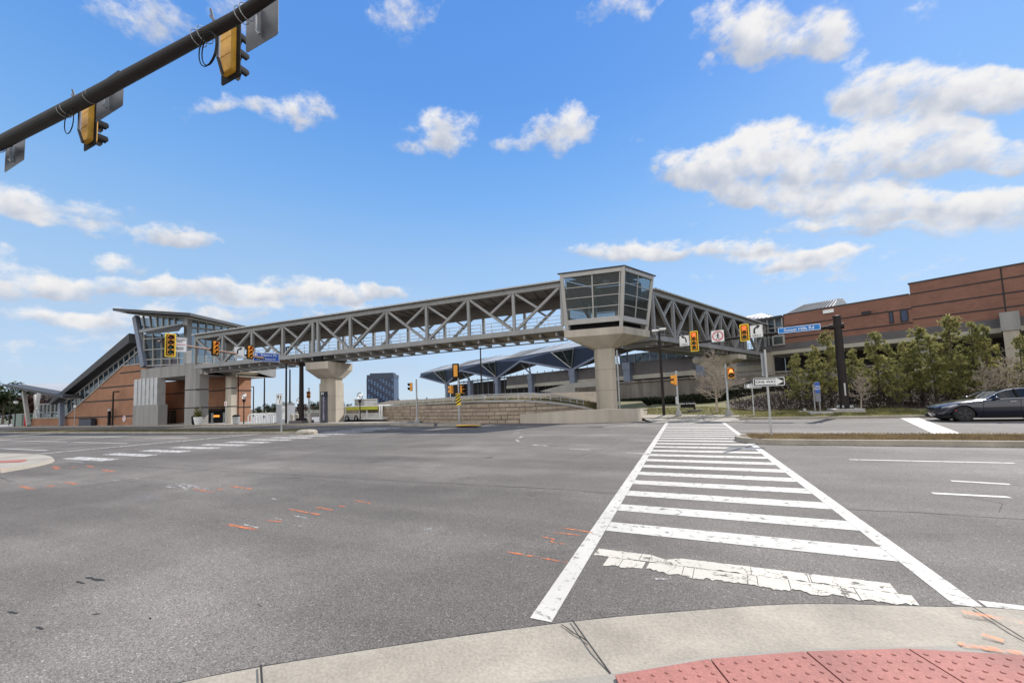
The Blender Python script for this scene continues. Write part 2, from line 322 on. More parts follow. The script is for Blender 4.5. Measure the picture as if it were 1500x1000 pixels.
GRASSG = leaf_mat('green_blades', (.085, .10, .025), (.30, .265, .10), 1.2)
STRAWM = leaf_mat('straw_blades', (.12, .08, .04), (.36, .27, .14), 1.5)

# ---------------------------------------------------------------- mesh helpers
class MB:
    def __init__(s, T=None): s.v = []; s.f = []; s.T = T
    def add(s, vs, fs):
        o = len(s.v)
        if s.T is not None: vs = [s.T @ Vector(v) for v in vs]
        s.v += [tuple(v) for v in vs]; s.f += [tuple(i+o for i in f) for f in fs]; return s
    def box(s, x0, x1, y0, y1, z0, z1):
        return s.add([(x0,y0,z0),(x1,y0,z0),(x1,y1,z0),(x0,y1,z0),(x0,y0,z1),(x1,y0,z1),(x1,y1,z1),(x0,y1,z1)],
                     [(3,2,1,0),(4,5,6,7),(0,1,5,4),(1,2,6,5),(2,3,7,6),(3,0,4,7)])
    def bar(s, p, q, w, h, up=(0, 0, 1)):
        """rectangular beam from p to q, w across, h in the up direction"""
        p = Vector(p); q = Vector(q); d = (q-p).normalized(); u = Vector(up)
        if abs(d.dot(u)) > .99: u = Vector((1, 0, 0))
        a = d.cross(u).normalized()*(w/2); b = a.cross(d).normalized()*(h/2)
        return s.add([p-a-b, p+a-b, p+a+b, p-a+b, q-a-b, q+a-b, q+a+b, q-a+b],
                     [(0,1,2,3),(7,6,5,4),(0,4,5,1),(1,5,6,2),(2,6,7,3),(3,7,4,0)])
    def tube(s, p, q, r, r2=None, n=10, cap=True):
        p = Vector(p); q = Vector(q); r2 = r if r2 is None else r2
        d = (q-p).normalized(); u = Vector((0, 0, 1)) if abs(d.z) < .95 else Vector((1, 0, 0))
        a = d.cross(u).normalized(); b = d.cross(a)
        vs = []
        for c, rr in ((p, r), (q, r2)):
            for i in range(n):
                t = 2*math.pi*i/n; vs.append(c + a*(math.cos(t)*rr) + b*(math.sin(t)*rr))
        fs = [(i, n+i, n+(i+1) % n, (i+1) % n) for i in range(n)]
        if cap: fs += [tuple(range(n)), tuple(range(2*n-1, n-1, -1))]
        return s.add(vs, fs)
    def path(s, pts, r, n=8):
        for a, b in zip(pts, pts[1:]): s.tube(a, b, r, n=n)
        return s
    def prism(s, poly, vec):
        """polygon (3-D points) extruded by vec"""
        vec = Vector(vec); P = [Vector(p) for p in poly]; n = len(P)
        return s.add(P+[p+vec for p in P], [tuple(range(n))[::-1], tuple(range(n, 2*n))] + [(i, (i+1) % n, n+(i+1) % n, n+i) for i in range(n)])
    def lathe(s, prof, c=(0, 0, 0), n=16):
        c = Vector(c); vs = []; fs = []
        for r, z in prof:
            for i in range(n):
                t = 2*math.pi*i/n; vs.append(c+Vector((math.cos(t)*r, math.sin(t)*r, z)))
        for k in range(len(prof)-1):
            for i in range(n): fs.append((k*n+i, k*n+(i+1) % n, (k+1)*n+(i+1) % n, (k+1)*n+i))
        fs += [tuple(range(n))[::-1], tuple(range((len(prof)-1)*n, len(prof)*n))]
        return s.add(vs, fs)
    def sheet(s, pts): return s.add(pts, [tuple(range(len(pts)))])
    def build(s, name, mat, parent=None, smooth=False, local=False, bevel=0):
        me = bpy.data.meshes.new(name)
        vs = s.v
        if parent is not None and not local:
            r = parent
            while r.parent: r = r.parent
            Mi = (Matrix.Translation(r.location) @ r.rotation_euler.to_matrix().to_4x4()).inverted(); vs = [tuple(Mi @ Vector(v)) for v in vs]
        me.from_pydata(vs, [], s.f); me.materials.append(mat); me.update()
        bm = bmesh.new(); bm.from_mesh(me); bmesh.ops.recalc_face_normals(bm, faces=bm.faces)
        bm.to_mesh(me); bm.free()
        if smooth:
            for p in me.polygons: p.use_smooth = True
        o = bpy.data.objects.new(name, me); COL.objects.link(o)
        if bevel:
            md = o.modifiers.new('bevel', 'BEVEL'); md.width = bevel; md.segments = 2; md.limit_method = 'ANGLE'
        if parent is not None: o.parent = parent
        return o
def tag(o, label, cat, group=None, kind=None):
    o['label'] = label; o['category'] = cat
    if group: o['group'] = group
    if kind: o['kind'] = kind
    return o
def thing(name, label, cat, loc=(0, 0, 0), rz=0, group=None):
    o = bpy.data.objects.new(name, None); COL.objects.link(o); o.empty_display_size = .2
    o.location = loc; o.rotation_euler = (0, 0, rz); return tag(o, label, cat, group)
def struct(name, mb, mat, **k):
    o = mb.build(name, mat, **k); o['kind'] = 'structure'; return o
def stuff(name, mb, mat, label, cat, **k):
    o = mb.build(name, mat, **k); return tag(o, label, cat, None, 'stuff')
def dup(root, loc, rz=None, label=None, scale=None):
    r = root.copy(); COL.objects.link(r); r.location = loc
    if rz is not None: r.rotation_euler = (0, 0, rz)
    if scale: r.scale = scale
    if label: r['label'] = label
    for ch in list(root.children):
        c = ch.copy(); COL.objects.link(c); c.parent = r
        for g in ch.children:
            d = g.copy(); COL.objects.link(d); d.parent = c
    return r
def text(body, size, mat, parent, mtx, name='lettering', ext=.004, sx=1.):
    """flat lettering in the local XZ plane facing -Y, centred; mtx in the root's frame"""
    cu = bpy.data.curves.new('t', 'FONT'); cu.body = body; cu.size = size; cu.align_x = 'CENTER'; cu.align_y = 'CENTER'; cu.extrude = ext; cu.offset = size*.008; cu.space_line = .92; cu.resolution_u = 3
    t = bpy.data.objects.new('t', cu); COL.objects.link(t)
    dg = bpy.context.evaluated_depsgraph_get(); me = bpy.data.meshes.new_from_object(t.evaluated_get(dg))
    bpy.data.objects.remove(t); bpy.data.curves.remove(cu)
    me.transform(mtx @ Matrix.Rotation(R_(90), 4, 'X') @ Matrix.Scale(sx, 4, (1, 0, 0)))
    me.materials.clear(); me.materials.append(mat); me.name = name
    o = bpy.data.objects.new(name, me); COL.objects.link(o); o.parent = parent; return o
TR = lambda x, y, z: Matrix.Translation((x, y, z))

# ================================================================ ground and roads
def ground_sheet():
    b = MB(); b.box(-1800, 1800, -400, 3000, -1.2, -.10); struct('ground', b, LAND)
ground_sheet()
def fine_sheet(x0, x1, y0, y1, z, nx, ny, zf=None):
    b = MB(); vs = [(x0+(x1-x0)*i/nx, y0+(y1-y0)*j/ny, 0) for j in range(ny+1) for i in range(nx+1)]
    vs = [(x, y, z + (zf(x, y) if zf else 0)) for x, y, _ in vs]
    return b.add(vs, [(j*(nx+1)+i, j*(nx+1)+i+1, (j+1)*(nx+1)+i+1, (j+1)*(nx+1)+i) for j in range(ny) for i in range(nx)])
struct('road', fine_sheet(-170, 90, -60, 28.2, 0, 40, 20), ASPH)
# behind the pavilion the side street the trailer stands on
struct('service_road', MB().sheet([(-62, 28.2, -.004), (-16, 28.2, -.004), (-40, 75, -.004), (-90, 75, -.004)]), ASPH)

def quad(b, pts, z=.004): return b.sheet([(p[0], p[1], z) for p in pts])
def strip(b, p, q, w, z=.004):
    p = Vector((p[0], p[1], 0)); q = Vector((q[0], q[1], 0)); n = Vector((-(q-p).y, (q-p).x, 0)).normalized()*(w/2)
    return quad(b, [p-n, q-n, q+n, p+n], z)
# crosswalk beside the camera: two edge lines and ladder bars across it
b = MB(); strip(b, (-1.09, 2.86), (-1.09, 25.3), .17); strip(b, (1.84, 4.13), (1.84, 25.1), .17)
y = 5.0
while y < 25:
    quad(b, [(-1.0, y), (1.75, y-.05+.0*y), (1.75, y+.33), (-1.0, y+.36)]); y += .92
struct('crosswalk_marking', b, WHITE_P)
# first bar: two rows of old tape, ragged along the lower edge and cracked
b = MB(); rnd = random.Random(3)
for ya, yb, xa, xb, rag in ((4.20, 4.385, -.98, 1.46, .012), (3.99, 4.19, -.84, 1.52, .03)):
    n = 130; lo = ya; hi = yb; pl = None; skip = 0; dl = 0
    for i in range(n+1):
        x = xa+(xb-xa)*i/n; dl = dl*.7+rnd.gauss(0, rag*.5); u = ya+dl+(.07*max(0, 1-abs(x+.42)/.16) if ya < 4.1 else 0); v = yb+rnd.gauss(0, .003)-(.08*max(0, 1-abs(x+.30)/.14) if ya > 4.1 else 0)
        if rnd.random() < .045: skip = 1
        if pl and not (ya < 4.1 and (-.47 < x < -.43)): quad(b, [(pl[0]+(.006 if skip else 0), pl[1]), (x, u), (x+.02, v), (pl[0]+.02+(.006 if skip else 0), pl[2])], .005)
        skip = 0; pl = (x, u, v)
struct('broken_crosswalk_bar', b, WORN_P)
FAR_P = paint_mat('old_road_paint', (.58, .56, .52), .38, .16, 6)
# crosswalk on the far left with its stop line
b = MB()
for i in range(14):
    yy = 7.0 + i*1.13; xx = -19.1 + .06*i; quad(b, [(xx-3.1, yy), (xx, yy), (xx, yy+.5), (xx-3.1, yy+.5)])
strip(b, (-26.5, 7.1), (-25.9, 21.5), .32)
struct('far_crosswalk_marking', b, FAR_P)
# lane lines and stop bars
b = MB(); strip(b, (3.4, 11.6), (6.1, 11.62), .10); strip(b, (4.1, 9.32), (4.75, 9.2), .1); strip(b, (3.38, 8.2), (4.2, 8.17), .11)
for k in range(1, 6): strip(b, (4.1+k*6, 9.25), (4.75+k*6, 9.2), .1); strip(b, (3.4+k*6, 11.6), (5+k*6, 11.6), .1)
quad(b, [(10.25, 27.2), (7.35, 17.0), (8.05, 17.0), (11.0, 27.2)]); strip(b, (1.95, 4.2), (9, 4.25), .12)
for yy in (8.5, 11.5, 14.4): strip(b, (-28.5, yy), (-75, yy+.3), .13)
strip(b, (12.5, 22.0), (40, 22.1), .11)
b2 = MB()
for px, py, a in ((762, 625, 70), (760, 630, 75), (757, 634, 84), (763, 640, 100), (758, 645, 120), (790, 652, 160), (850, 658, 170), (937, 664, 172)):
    g = gz(px, py); d = dirv(a); strip(b2, g-d*.36, g+d*.36, .09)
struct('lane_marking', b, WHITE_P); struct('turn_dashes', b2, FAR_P)
# orange, white and blue utility spray marks
b = MB(); bw = MB(); bb = MB()
for px, py, x2, y2, w in ((332,768,378,776,.06),(425,746,468,754,.05),(465,743,487,747,.05),(390,762,412,764,.05),(520,733,542,737,.05),(338,712,368,716,.06),
      (283,716,312,721,.06),(318,716,326,717,.06),(95,706,113,709,.08),(70,711,80,712,.08),(30,712,48,716,.09),(78,683,86,687,.12),(105,684,112,684,.1),(128,682,136,684,.1),(150,688,168,691,.1),
      (822,773,868,780,.035),(812,780,850,784,.03),(805,793,826,797,.04),(742,808,832,824,.035),(795,786,812,790,.03),(497,741,505,742,.05)):
    strip(b, gz(x2, y2), gz(px, py), w, .005)
for px, py, x2, y2, w in ((357,768,378,773,.03),(430,755,450,759,.03),(402,759,412,761,.03),(430,769,447,771,.02),(498,757,512,758,.02),(620,775,632,774,.04),(397,730,406,731,.04),
      (195,701,203,701,.05),(165,703,173,704,.05),(82,677,92,677,.05),(108,676,124,678,.05),(960,848,980,848,.03),(515,931,524,930,.015)):
    strip(bw, gz(x2, y2), gz(px, py), w, .005)
pts = [gz(*p) for p in ((243, 713), (252, 710), (268, 709), (283, 711), (290, 714))]
for a, c in zip(pts, pts[1:]): strip(bw, a, c, .05, .005)
for a, c in (((243,713),(258,714)),((262,710),(272,716)),((280,710),(272,718)),((283,715),(305,716))): strip(bw, gz(*a), gz(*c), .05, .005)
quad(bb, [gz(*p) for p in ((198, 729), (214, 731), (232, 727), (216, 722))], .005)
struct('orange_spray_mark', b, ORANGE_P); struct('white_spray_mark', bw, FAINT_P); struct('blue_spray_mark', bb, BLUE_P)
# long paving seam and a few cracks
b = MB(); rnd = random.Random(5)
def crack(b, pts, w, z=.0025, jit=.03, step=.35):
    P = [Vector((p[0], p[1], 0)) for p in pts]; out = [P[0]]
    for a, c in zip(P, P[1:]):
        n = max(1, int((c-a).length/step))
        for i in range(1, n+1): out.append(a.lerp(c, i/n)+Vector((rnd.uniform(-jit, jit), rnd.uniform(-jit, jit), 0)))
    for a, c in zip(out, out[1:]): strip(b, a, c, w*rnd.uniform(.5, 1.5), z)
crack(b, [(-22, 6.4), (-12, 6.75), (-7.35, 6.8), (-2.46, 6.98), (1.55, 6.87), (3.66, 6.92), (9, 7.0), (30, 7.1)], .016)
crack(b, [(4.7, 9.2), (5.3, 8.6), (6.4, 8.1)], .012); crack(b, [(3.7, 8.1), (3.9, 7.7), (3.6, 7.2)], .01)
crack(b, [(-17, 11), (-9, 11.4), (-3, 11.2), (-1.5, 11.3)], .012)
crack(b, [(-3.2, 9.5), (-2.4, 13), (-2.2, 18), (-1.9, 24)], .012); crack(b, [(-13, 4.2), (-12.2, 9), (-12.8, 15), (-12, 24)], .014)
crack(b, [(-26, 5.3), (-19.5, 4.55), (-16, 4.2)], .014)
struct('pavement_crack', b, CRACK)
b = MB(); g = gz(140, 848); 
rnd = random.Random(12)
for px, py, ln in ((140, 848, .22), (118, 853, .12), (20, 897, .12), (140, 899, .08), (325, 861, .05), (60, 920, .1), (220, 905, .05), (380, 886, .05), (430, 700, .3), (250, 760, .1)):
    g = gz(px, py); d = dirv(rnd.uniform(-30, 40)); o_ = Vector((0, 0, 0))
    for k in range(4):
        c = g+d*rnd.uniform(-ln, ln)*.5; w_ = ln*.09; quad(b, [c-d*ln*.3+Vector((0, -w_*rnd.random(), 0)), c+Vector((0, -w_, 0)), c+d*ln*.35+Vector((0, w_*rnd.random(), 0)), c+Vector((0, w_, 0))], .0030+k*.0002)
g = gz(713, 670); quad(b, [g+Vector(v) for v in ((-.2,-.1,0), (.2,-.06,0), (.15,.12,0))], .003); struct('oil_stain', b, CRACK)

# ---- the corner we stand on: gutter, kerb ramp, tactile panels
def arc_pts(pts, n=40):
    P = [Vector((p[0], p[1], 0)) for p in pts]; out = []
    for i in range(len(P)-1):
        p0 = P[max(i-1, 0)]; p1 = P[i]; p2 = P[i+1]; p3 = P[min(i+2, len(P)-1)]
        for k in range(8):
            t = k/8; out.append(.5*((2*p1)+(p2-p0)*t+(2*p0-5*p1+4*p2-p3)*t*t+(3*p1-p0-3*p2+p3)*t**3))
    return out+[P[-1]]
OUT = arc_pts([(-4.2, -3.5), (-3.75, -.4), (-3.35, .85), (-2.9, 1.47), (-1.98, 2.17), (-.88, 2.90), (-.12, 3.33), (.7, 3.74), (1.52, 4.0), (2.16, 4.17), (3.5, 4.25), (8, 4.3), (60, 4.4)])
INN = arc_pts([(-3.75, -3.5), (-3.3, -.5), (-2.95, .55), (-2.5, 1.12), (-1.6, 1.8), (-.48, 2.45), (.04, 2.81), (.6, 3.09), (1.19, 3.34), (1.78, 3.52), (3.5, 3.7), (8, 3.75), (60, 3.85)])
def band(A, B, za, zb, rows=1):
    b = MB(); n = len(A)
    for r in range(rows+1):
        t = r/rows; b.v += [tuple(A[i].lerp(B[i], t)+Vector((0, 0, za+(zb-za)*t))) for i in range(n)]
    for r in range(rows):
        b.f += [(r*n+i, r*n+i+1, (r+1)*n+i+1, (r+1)*n+i) for i in range(n-1)]
    return b
MID = [a.lerp(c, .62) for a, c in zip(OUT, INN)]
gut = band(OUT, MID, .008, .005); gut2 = band(MID, INN, .005, .022)
struct('gutter', gut, KERB); struct('kerb_ramp', gut2, KERB)
bj = MB()
for p, q in (((838, 912), (893, 990)), ((1425, 893), (1500, 940)), ((382, 979), (384, 1010))):
    a = gz(*p); c = gz(*q); strip(bj, a, c + (c-a)*.02, .012, .0245)
crack(bj, [gz(822, 917), gz(840, 930), gz(862, 944)], .008, .016, .008, .05)
struct('concrete_joint', bj, CRACK)
# dark asphalt lip along the gutter
bl = MB(); rnd = random.Random(9)
for a, c in zip(OUT, OUT[1:]):
    if a.x < 8: strip(bl, a, c, rnd.uniform(.014, .03), .0075)
struct('gutter_seam', bl, CRACK)
side = MB(); bot = [Vector((p.x, -3.5 if p.x > -3.7 else p.y, 0)) for p in INN]
walk = MB(); n = len(INN)
walk.v = [(p.x, p.y, .022) for p in INN] + [(max(p.x, -3.6)+.0, -8, .03) for p in INN]
walk.f = [(i, i+1, n+i+1, n+i) for i in range(n-1)]
struct('pavement', walk, PAVE)
bo = MB()
for px, py, x2, y2, w in ((1410,895,1500,911,.05),(1438,928,1470,938,.04),(1405,943,1500,956,.05)):
    strip(bo, gz(x2, y2, .03), gz(px, py, .03), w, .031)
struct('kerb_spray_mark', bo, ORANGE_P)
# tactile panels following the ramp edge (truncated domes modelled on each)
edge = [(gz(*p, .03)) for p in ((900, 991), (1040, 967), (1180, 956), (1330, 952), (1500, 962))]
tpos = ['leftmost of four, beside chipped pale concrete', 'second from the left of four', 'third from the left of four', 'rightmost of four, beside orange spray']
for i in range(4):
    a, c = edge[i], edge[i+1]; d = (c-a); L_ = d.length; d.normalize(); n = Vector((d.y, -d.x, 0))
    p = thing('tactile_panel', 'red tactile panel of the kerb ramp, %s' % tpos[i], 'tactile paving', a, 0, 'red tactile panels')
    a2 = a + d*.006; c2 = c - d*.006; t = MB(); z0, z1 = Vector((0, 0, .0)), Vector((0, 0, .012))
    nn = Vector((edge[i+1].y-edge[i].y, -(edge[i+1].x-edge[i].x), 0)).normalized()
    fan = [Vector((.3, -.95, 0)), Vector((.3, -.95, 0))]
    q0 = a2 + Vector((.42, -.9, 0)); q1 = c2 + Vector((.42, -.9, 0))
    t.prism([a2, c2, q1, q0], z1); dm = t; m = 7
    for r in range(14):
        for k in range(m):
            u = (k+.5)/m; w = (r+.5)*.062 + .02
            base = a2.lerp(c2, u) + Vector((.42, -.9, 0))*(w/.95)
            dm.lathe([(.0125, 0), (.0115, .003), (.008, .0055)], base+z1, 8)
    dm.build('panel', TACT, p)

# ---- corner island on the far left
isl = arc_pts([gz(*p) for p in ((-200, 664), (-60, 665.5), (0, 666.5), (50, 668), (74, 671), (80, 675), (68, 680), (40, 686), (0, 693), (-120, 716), (-240, 745))])
b = MB(); n = len(isl); c = Vector((-30, 5, .10)); b.v = [(p.x, p.y, .0) for p in isl] + [(p.x*.995-.1, p.y*.985+.04, .11) for p in isl] + [tuple(c)]
b.f = [(i, i+1, n+i+1, n+i) for i in range(n-1)] + [(n+i, n+i+1, 2*n) for i in range(n-1)]
struct('kerb_island', b, PAVE)
p = thing('tactile_panel', 'red tactile strip far off on the pale corner island', 'tactile paving', gz(22, 676, .11), 0, None)
t = MB(); t.prism([gz(*q, .105) for q in ((-4, 678), (0, 675), (38, 673), (39.5, 675), (30, 677))], (0, 0, .018)); t.build('panel', TACT, p)
b = MB(); quad(b, [gz(*q, .112) for q in ((-60, 690), (0, 688), (10, 687.5), (16, 686), (-10, 688))], .118); struct('island_spray_mark', b, ORANGE_P)

# ---- medians
def median(name, x0, x1, y0, y1, nose, seed):
    """kerbed strip with turf; nose = x end that is rounded"""
    r = (y1-y0)/2; cx = (x0+r if nose < 0 else x1-r); cy = (y0+y1)/2; P = []
    for i in range(13):
        t = R_(-90+180*i/12); P.append(Vector((cx + (-1 if nose < 0 else 1)*r*math.cos(t), cy + r*math.sin(t), 0)))
    far = x1 if nose < 0 else x0
    poly = [Vector((far, y0, 0))] + P + [Vector((far, y1, 0))]
    def inset(p, k):
        q = p.copy(); q.y = cy + (p.y-cy)*(r-k)/r
        if abs(p.x-far) > .01: q.x = cx + (p.x-cx)*(r-k)/r
        return q
    b = MB(); n = len(poly); k1 = [inset(p, .03) for p in poly]; k2 = [inset(p, .18) for p in poly]
    b.v = [tuple(p) for p in poly] + [tuple(p+Vector((0, 0, .15))) for p in k1] + [tuple(p+Vector((0, 0, .15))) for p in k2] + [tuple(p+Vector((0, 0, .08))) for p in k2]
    for r_ in range(3): b.f += [(r_*n+i, r_*n+i+1, (r_+1)*n+i+1, (r_+1)*n+i) for i in range(n-1)]
    struct(name+'_kerb', b, KERB)
    t = MB(); t.sheet([tuple(p+Vector((0, 0, .13))) for p in k2]); struct(name+'_turf', t, TURF_D)
    return cx, cy, r
median('median', 1.45, 90, 14.45, 16.7, -1, 1)
median('far_median', -160, -22.6, 17.2, 19.4, 1, 2)

def blades(b, x0, x1, y0, y1, z, n, h, w, rnd, zf=None):
    for _ in range(n):
        x = rnd.uniform(x0, x1); y = rnd.uniform(y0, y1); zz = zf(x, y) if zf else z
        a = rnd.uniform(0, 6.28); hh = h*rnd.uniform(.4, 1.2); lx, ly = rnd.uniform(-.7, .7)*hh, rnd.uniform(-.7, .7)*hh
        dx, dy = math.cos(a)*w, math.sin(a)*w; o = len(b.v)
        b.v += [(x-dx, y-dy, zz), (x+dx, y+dy, zz), (x+lx, y+ly, zz+hh)]; b.f.append((o, o+1, o+2))
rnd = random.Random(11); b = MB()
blades(b, 1.9, 16, 14.68, 16.5, .13, 26000, .085, .008, rnd); blades(b, 16, 40, 14.68, 16.5, .13, 12000, .09, .012, rnd)
stuff('median_grass', b, STRAWM, 'dry straw-coloured grass on the median in front of the parked lane', 'grass')
b = MB(); blades(b, -70, -23, 17.45, 19.2, .13, 16000, .10, .02, rnd)
stuff('far_median_grass', b, GRASSB, 'dry yellowish grass on the far left median', 'grass')
# leaf litter and broken kerb chips in the right gutter of the median
b = MB()
for _ in range(420):
    x = rnd.uniform(3, 14); y = 14.45 - abs(rnd.gauss(0, .05)); a = rnd.uniform(0, 6); s = rnd.uniform(.01, .03)
    b.sheet([(x+math.cos(a+k*2.1)*s, y+math.sin(a+k*2.1)*s, .008) for k in range(3)])
stuff('gutter_litter', b, BROWN, 'dry leaves and grit caught along the median kerb', 'litter')
# stone block at the nose of the far median
s = thing('kerb_nose_stone', 'pale rounded kerb stone at the nose of the far median', 'kerb stone', gz(449, 636)); b = MB(); g = gz(449, 636)
b.lathe([(.62, 0), (.62, .17), (.5, .26), (.25, .3)], g, 12); b.build('stone', KERB, s, smooth=False)

# ---- far side: kerb, pavement, grass bank and the rising ground behind
b = MB(); b.box(-170, -21.0, 26.2, 26.4, -.05, .14); b.box(2.6, 90, 27.2, 27.4, -.05, .14); struct('far_kerb', b, KERB)
b = MB(); b.sheet([(-170, 26.4, .13), (-34, 26.4, .13), (-31, 40, .13), (-34, 60, .13), (-170, 60, .13)]); struct('plaza', b, CONC_G)
b = MB(); b.sheet([(-34, 26.4, .128), (-21.0, 26.4, .128), (-21.0, 28.2, .128), (-33.6, 28.2, .128)]); struct('plaza_ramp', b, CONC_G)
def smooth(t): t = max(0, min(1, t)); return t*t*(3-2*t)
def bank(x, y):
    """ground behind the far kerb on the right"""
    z = .12 + .55*smooth((y-27.4)/5)*smooth((x+12)/5)*(1-.6*smooth((x-1.0)/4))
    z += 1.3*smooth((y-31.0)/8)*smooth((x-1)/6)
    z += .04*math.sin(x*1.3+y)*.5
    return z
struct('grass_bank', fine_sheet(-3.2, 90, 27.4, 62, 0, 150, 50, bank), TURF)
b = MB(); b.sheet([(-1.9, 25.2, .012), (3.0, 25.2, .012), (2.6, 27.4, .13), (-2.6, 27.4, .13)]); b.sheet([(-2.6, 27.4, .165), (2.6, 27.4, .165), (4.6, 28.7, .2), (-3.0, 28.3, .36)]); struct('far_kerb_ramp', b, PAVE)
b = MB(); b.box(2.6, 7, 28.3, 28.32, 0, .01); 
rnd = random.Random(21); b = MB()
blades(b, -3, 12, 27.5, 32.0, 0, 15000, .09, .016, rnd, bank); blades(b, 3, 40, 27.45, 30.0, 0, 16000, .10, .016, rnd, bank)
stuff('bank_grass', b, GRASSG, 'winter grass, green and straw, on the bank by the far kerb', 'grass')

# ================================================================ the covered footbridge
E0 = gd(910, 480, 30.4); DL = dirv(187); DR = dirv(64)
def fr(P, D, n):
    """frame: x along D, y along n (horizontal), z up, origin P at z = 0"""
    return Matrix(((D.x, n.x, 0, P.x), (D.y, n.y, 0, P.y), (0, 0, 1, 0), (0, 0, 0, 1)))
NL = Vector((DL.y, -DL.x, 0))                 # away from the camera for the left span
if NL.y < 0: NL = -NL
NR = Vector((-DR.y, DR.x, 0))                 # away (to the left) for the right span
WID = 3.6
def s_of(p, P, D): return (Vector((p.x, p.y, 0))-Vector((P.x, P.y, 0))).dot(D)
def zline(pts, P, D):
    """height of a chord traced at two picture points on the plane (P, D) as a function of s"""
    a = gl(*pts[0], P, D); c = gl(*pts[1], P, D); sa, sc = s_of(a, P, D), s_of(c, P, D)
    return lambda s: a.z + (c.z-a.z)*(s-sa)/(sc-sa)
def truss_span(label, group, P, D, N, s0, s1, nb, zt, zb, typ0, joints=(), deep=1.15):
    root = thing('footbridge', label, 'footbridge', P + D*((s0+s1)/2) - Vector((0, 0, P.z)), 0, group)
    T = fr(P, D, N); bay = (s1-s0)/nb
    for side, y in ((0, 0.), (1, WID)):
        c = MB(T); c.bar((s0, y, zt(s0)), (s1, y, zt(s1)), .30, .36); c.build('top_chord', STEEL, root)
        c = MB(T); c.bar((s0, y, zb(s0)), (s1, y, zb(s1)), .30, .42); c.build('bottom_chord', STEEL, root)
        for i in range(nb+1):
            s = s0+bay*i
            ss = [s-.3, s+.3] if i in joints else [s]
            for q in ss:
                c = MB(T); c.bar((q, y, zb(q)+.2), (q, y, zt(q)-.17), .26, .24, (1, 0, 0)); c.build('truss_post', STEEL, root)
        for i in range(nb):
            a, b_ = s0+bay*i, s0+bay*(i+1)
            a2 = a+(.3 if i in joints else 0)+.2; b2 = b_-(.3 if i+1 in joints else 0)-.2
            t = (i+typ0) % 2
            p, q = ((a2, zb(a2)+.25), (b2, zt(b2)-.22)) if t == 0 else ((a2, zt(a2)-.22), (b2, zb(b2)+.25))
            c = MB(T); c.bar((p[0], y, p[1]), (q[0], y, q[1]), .20, .26, (0, 1, 0)); c.build('truss_diagonal', STEEL, root)
            h = (a2, zt(a2)-.22) if t == 0 else (b2, zt(b2)-.22)
            mx, mz = (p[0]+q[0])/2, (p[1]+q[1])/2
            c = MB(T); c.bar((h[0], y, h[1]), (mx, y, mz+.12), .18, .22, (0, 1, 0)); c.build('truss_diagonal', STEEL, root)
    # roof: pale metal deck with standing ribs, dark soffit
    r = MB(T); n = 24
    for (ya, yb, dz0, dz1) in ((-.45, WID+.45, .22, .36),):
        r.prism([(s0-.1, ya, zt(s0)+dz0), (s1+.1, ya, zt(s1)+dz0), (s1+.1, yb, zt(s1)+dz0+.0), (s0-.1, yb, zt(s0)+dz0+.0)], (0, 0, .10))
    k = s0
    while k < s1:
        r.box(k, k+.05, -.45, WID+.45, zt(k)+.30, zt(k)+.37); k += .6
    r.build('roof', ROOFL, root)
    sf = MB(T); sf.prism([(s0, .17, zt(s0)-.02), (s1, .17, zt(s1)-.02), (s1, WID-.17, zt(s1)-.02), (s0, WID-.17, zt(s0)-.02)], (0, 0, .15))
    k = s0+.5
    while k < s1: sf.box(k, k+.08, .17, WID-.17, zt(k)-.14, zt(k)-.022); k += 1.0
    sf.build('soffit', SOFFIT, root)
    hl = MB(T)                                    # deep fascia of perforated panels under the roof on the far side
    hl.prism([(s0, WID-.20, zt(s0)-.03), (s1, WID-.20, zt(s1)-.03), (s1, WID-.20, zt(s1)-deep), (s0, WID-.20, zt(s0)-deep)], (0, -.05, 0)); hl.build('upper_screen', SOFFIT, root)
    d = MB(T); d.prism([(s0, .17, zb(s0)-.16), (s1, .17, zb(s1)-.16), (s1, WID-.17, zb(s1)-.16), (s0, WID-.17, zb(s0)-.16)], (0, 0, .22)); d.build('deck', CONC_G, root)
    fb = MB(T); k = s0+.6
    while k < s1: fb.bar((k, .15, zb(k)-.36), (k, WID-.15, zb(k)-.36), .16, .36); k += bay/3
    for y in (.9, WID-.9): fb.bar((s0, y, zb(s0)-.62), (s1, y, zb(s1)-.62), .09, .09)
    fb.build('floor_beams', STEEL, root)
    rl = MB(T)
    for y in (.24, WID-.24):
        for hh in (.5, .8, 1.1): rl.bar((s0, y, zb(s0)+hh), (s1, y, zb(s1)+hh), .035, .045)
        k = s0+.2
        while k < s1: rl.bar((k, y, zb(k)+.2), (k, y, zb(k)+1.1), .035, .035, (1, 0, 0)); k += 1.0
    rl.build('railing', GALV, root)
    return root
ztL = zline(((822, 417.5), (290, 494.5)), E0, DL); zbL = zline(((828, 480), (293, 537)), E0, DL)
SB0 = s_of(gl(823, 440, E0, DL), E0, DL); SB1 = s_of(gl(287, 500, E0, DL), E0, DL)
truss_span('long grey steel truss footbridge with roof crossing over the road to the brick pavilion', 'covered footbridge spans', E0, DL, NL, SB0, SB1, 10, ztL, zbL, 1, (6,))
ztR = zline(((955, 429), (1083, 468)), E0, DR); zbR = zline(((955, 494), (1100, 516)), E0, DR)
SR0 = s_of(gl(956, 450, E0, DR), E0, DR)
truss_span('shorter grey steel truss footbridge with roof running back into the station', 'covered footbridge spans', E0, DR, NR, SR0, SR0+31, 9, ztR, zbR, 1, (), 2.75)

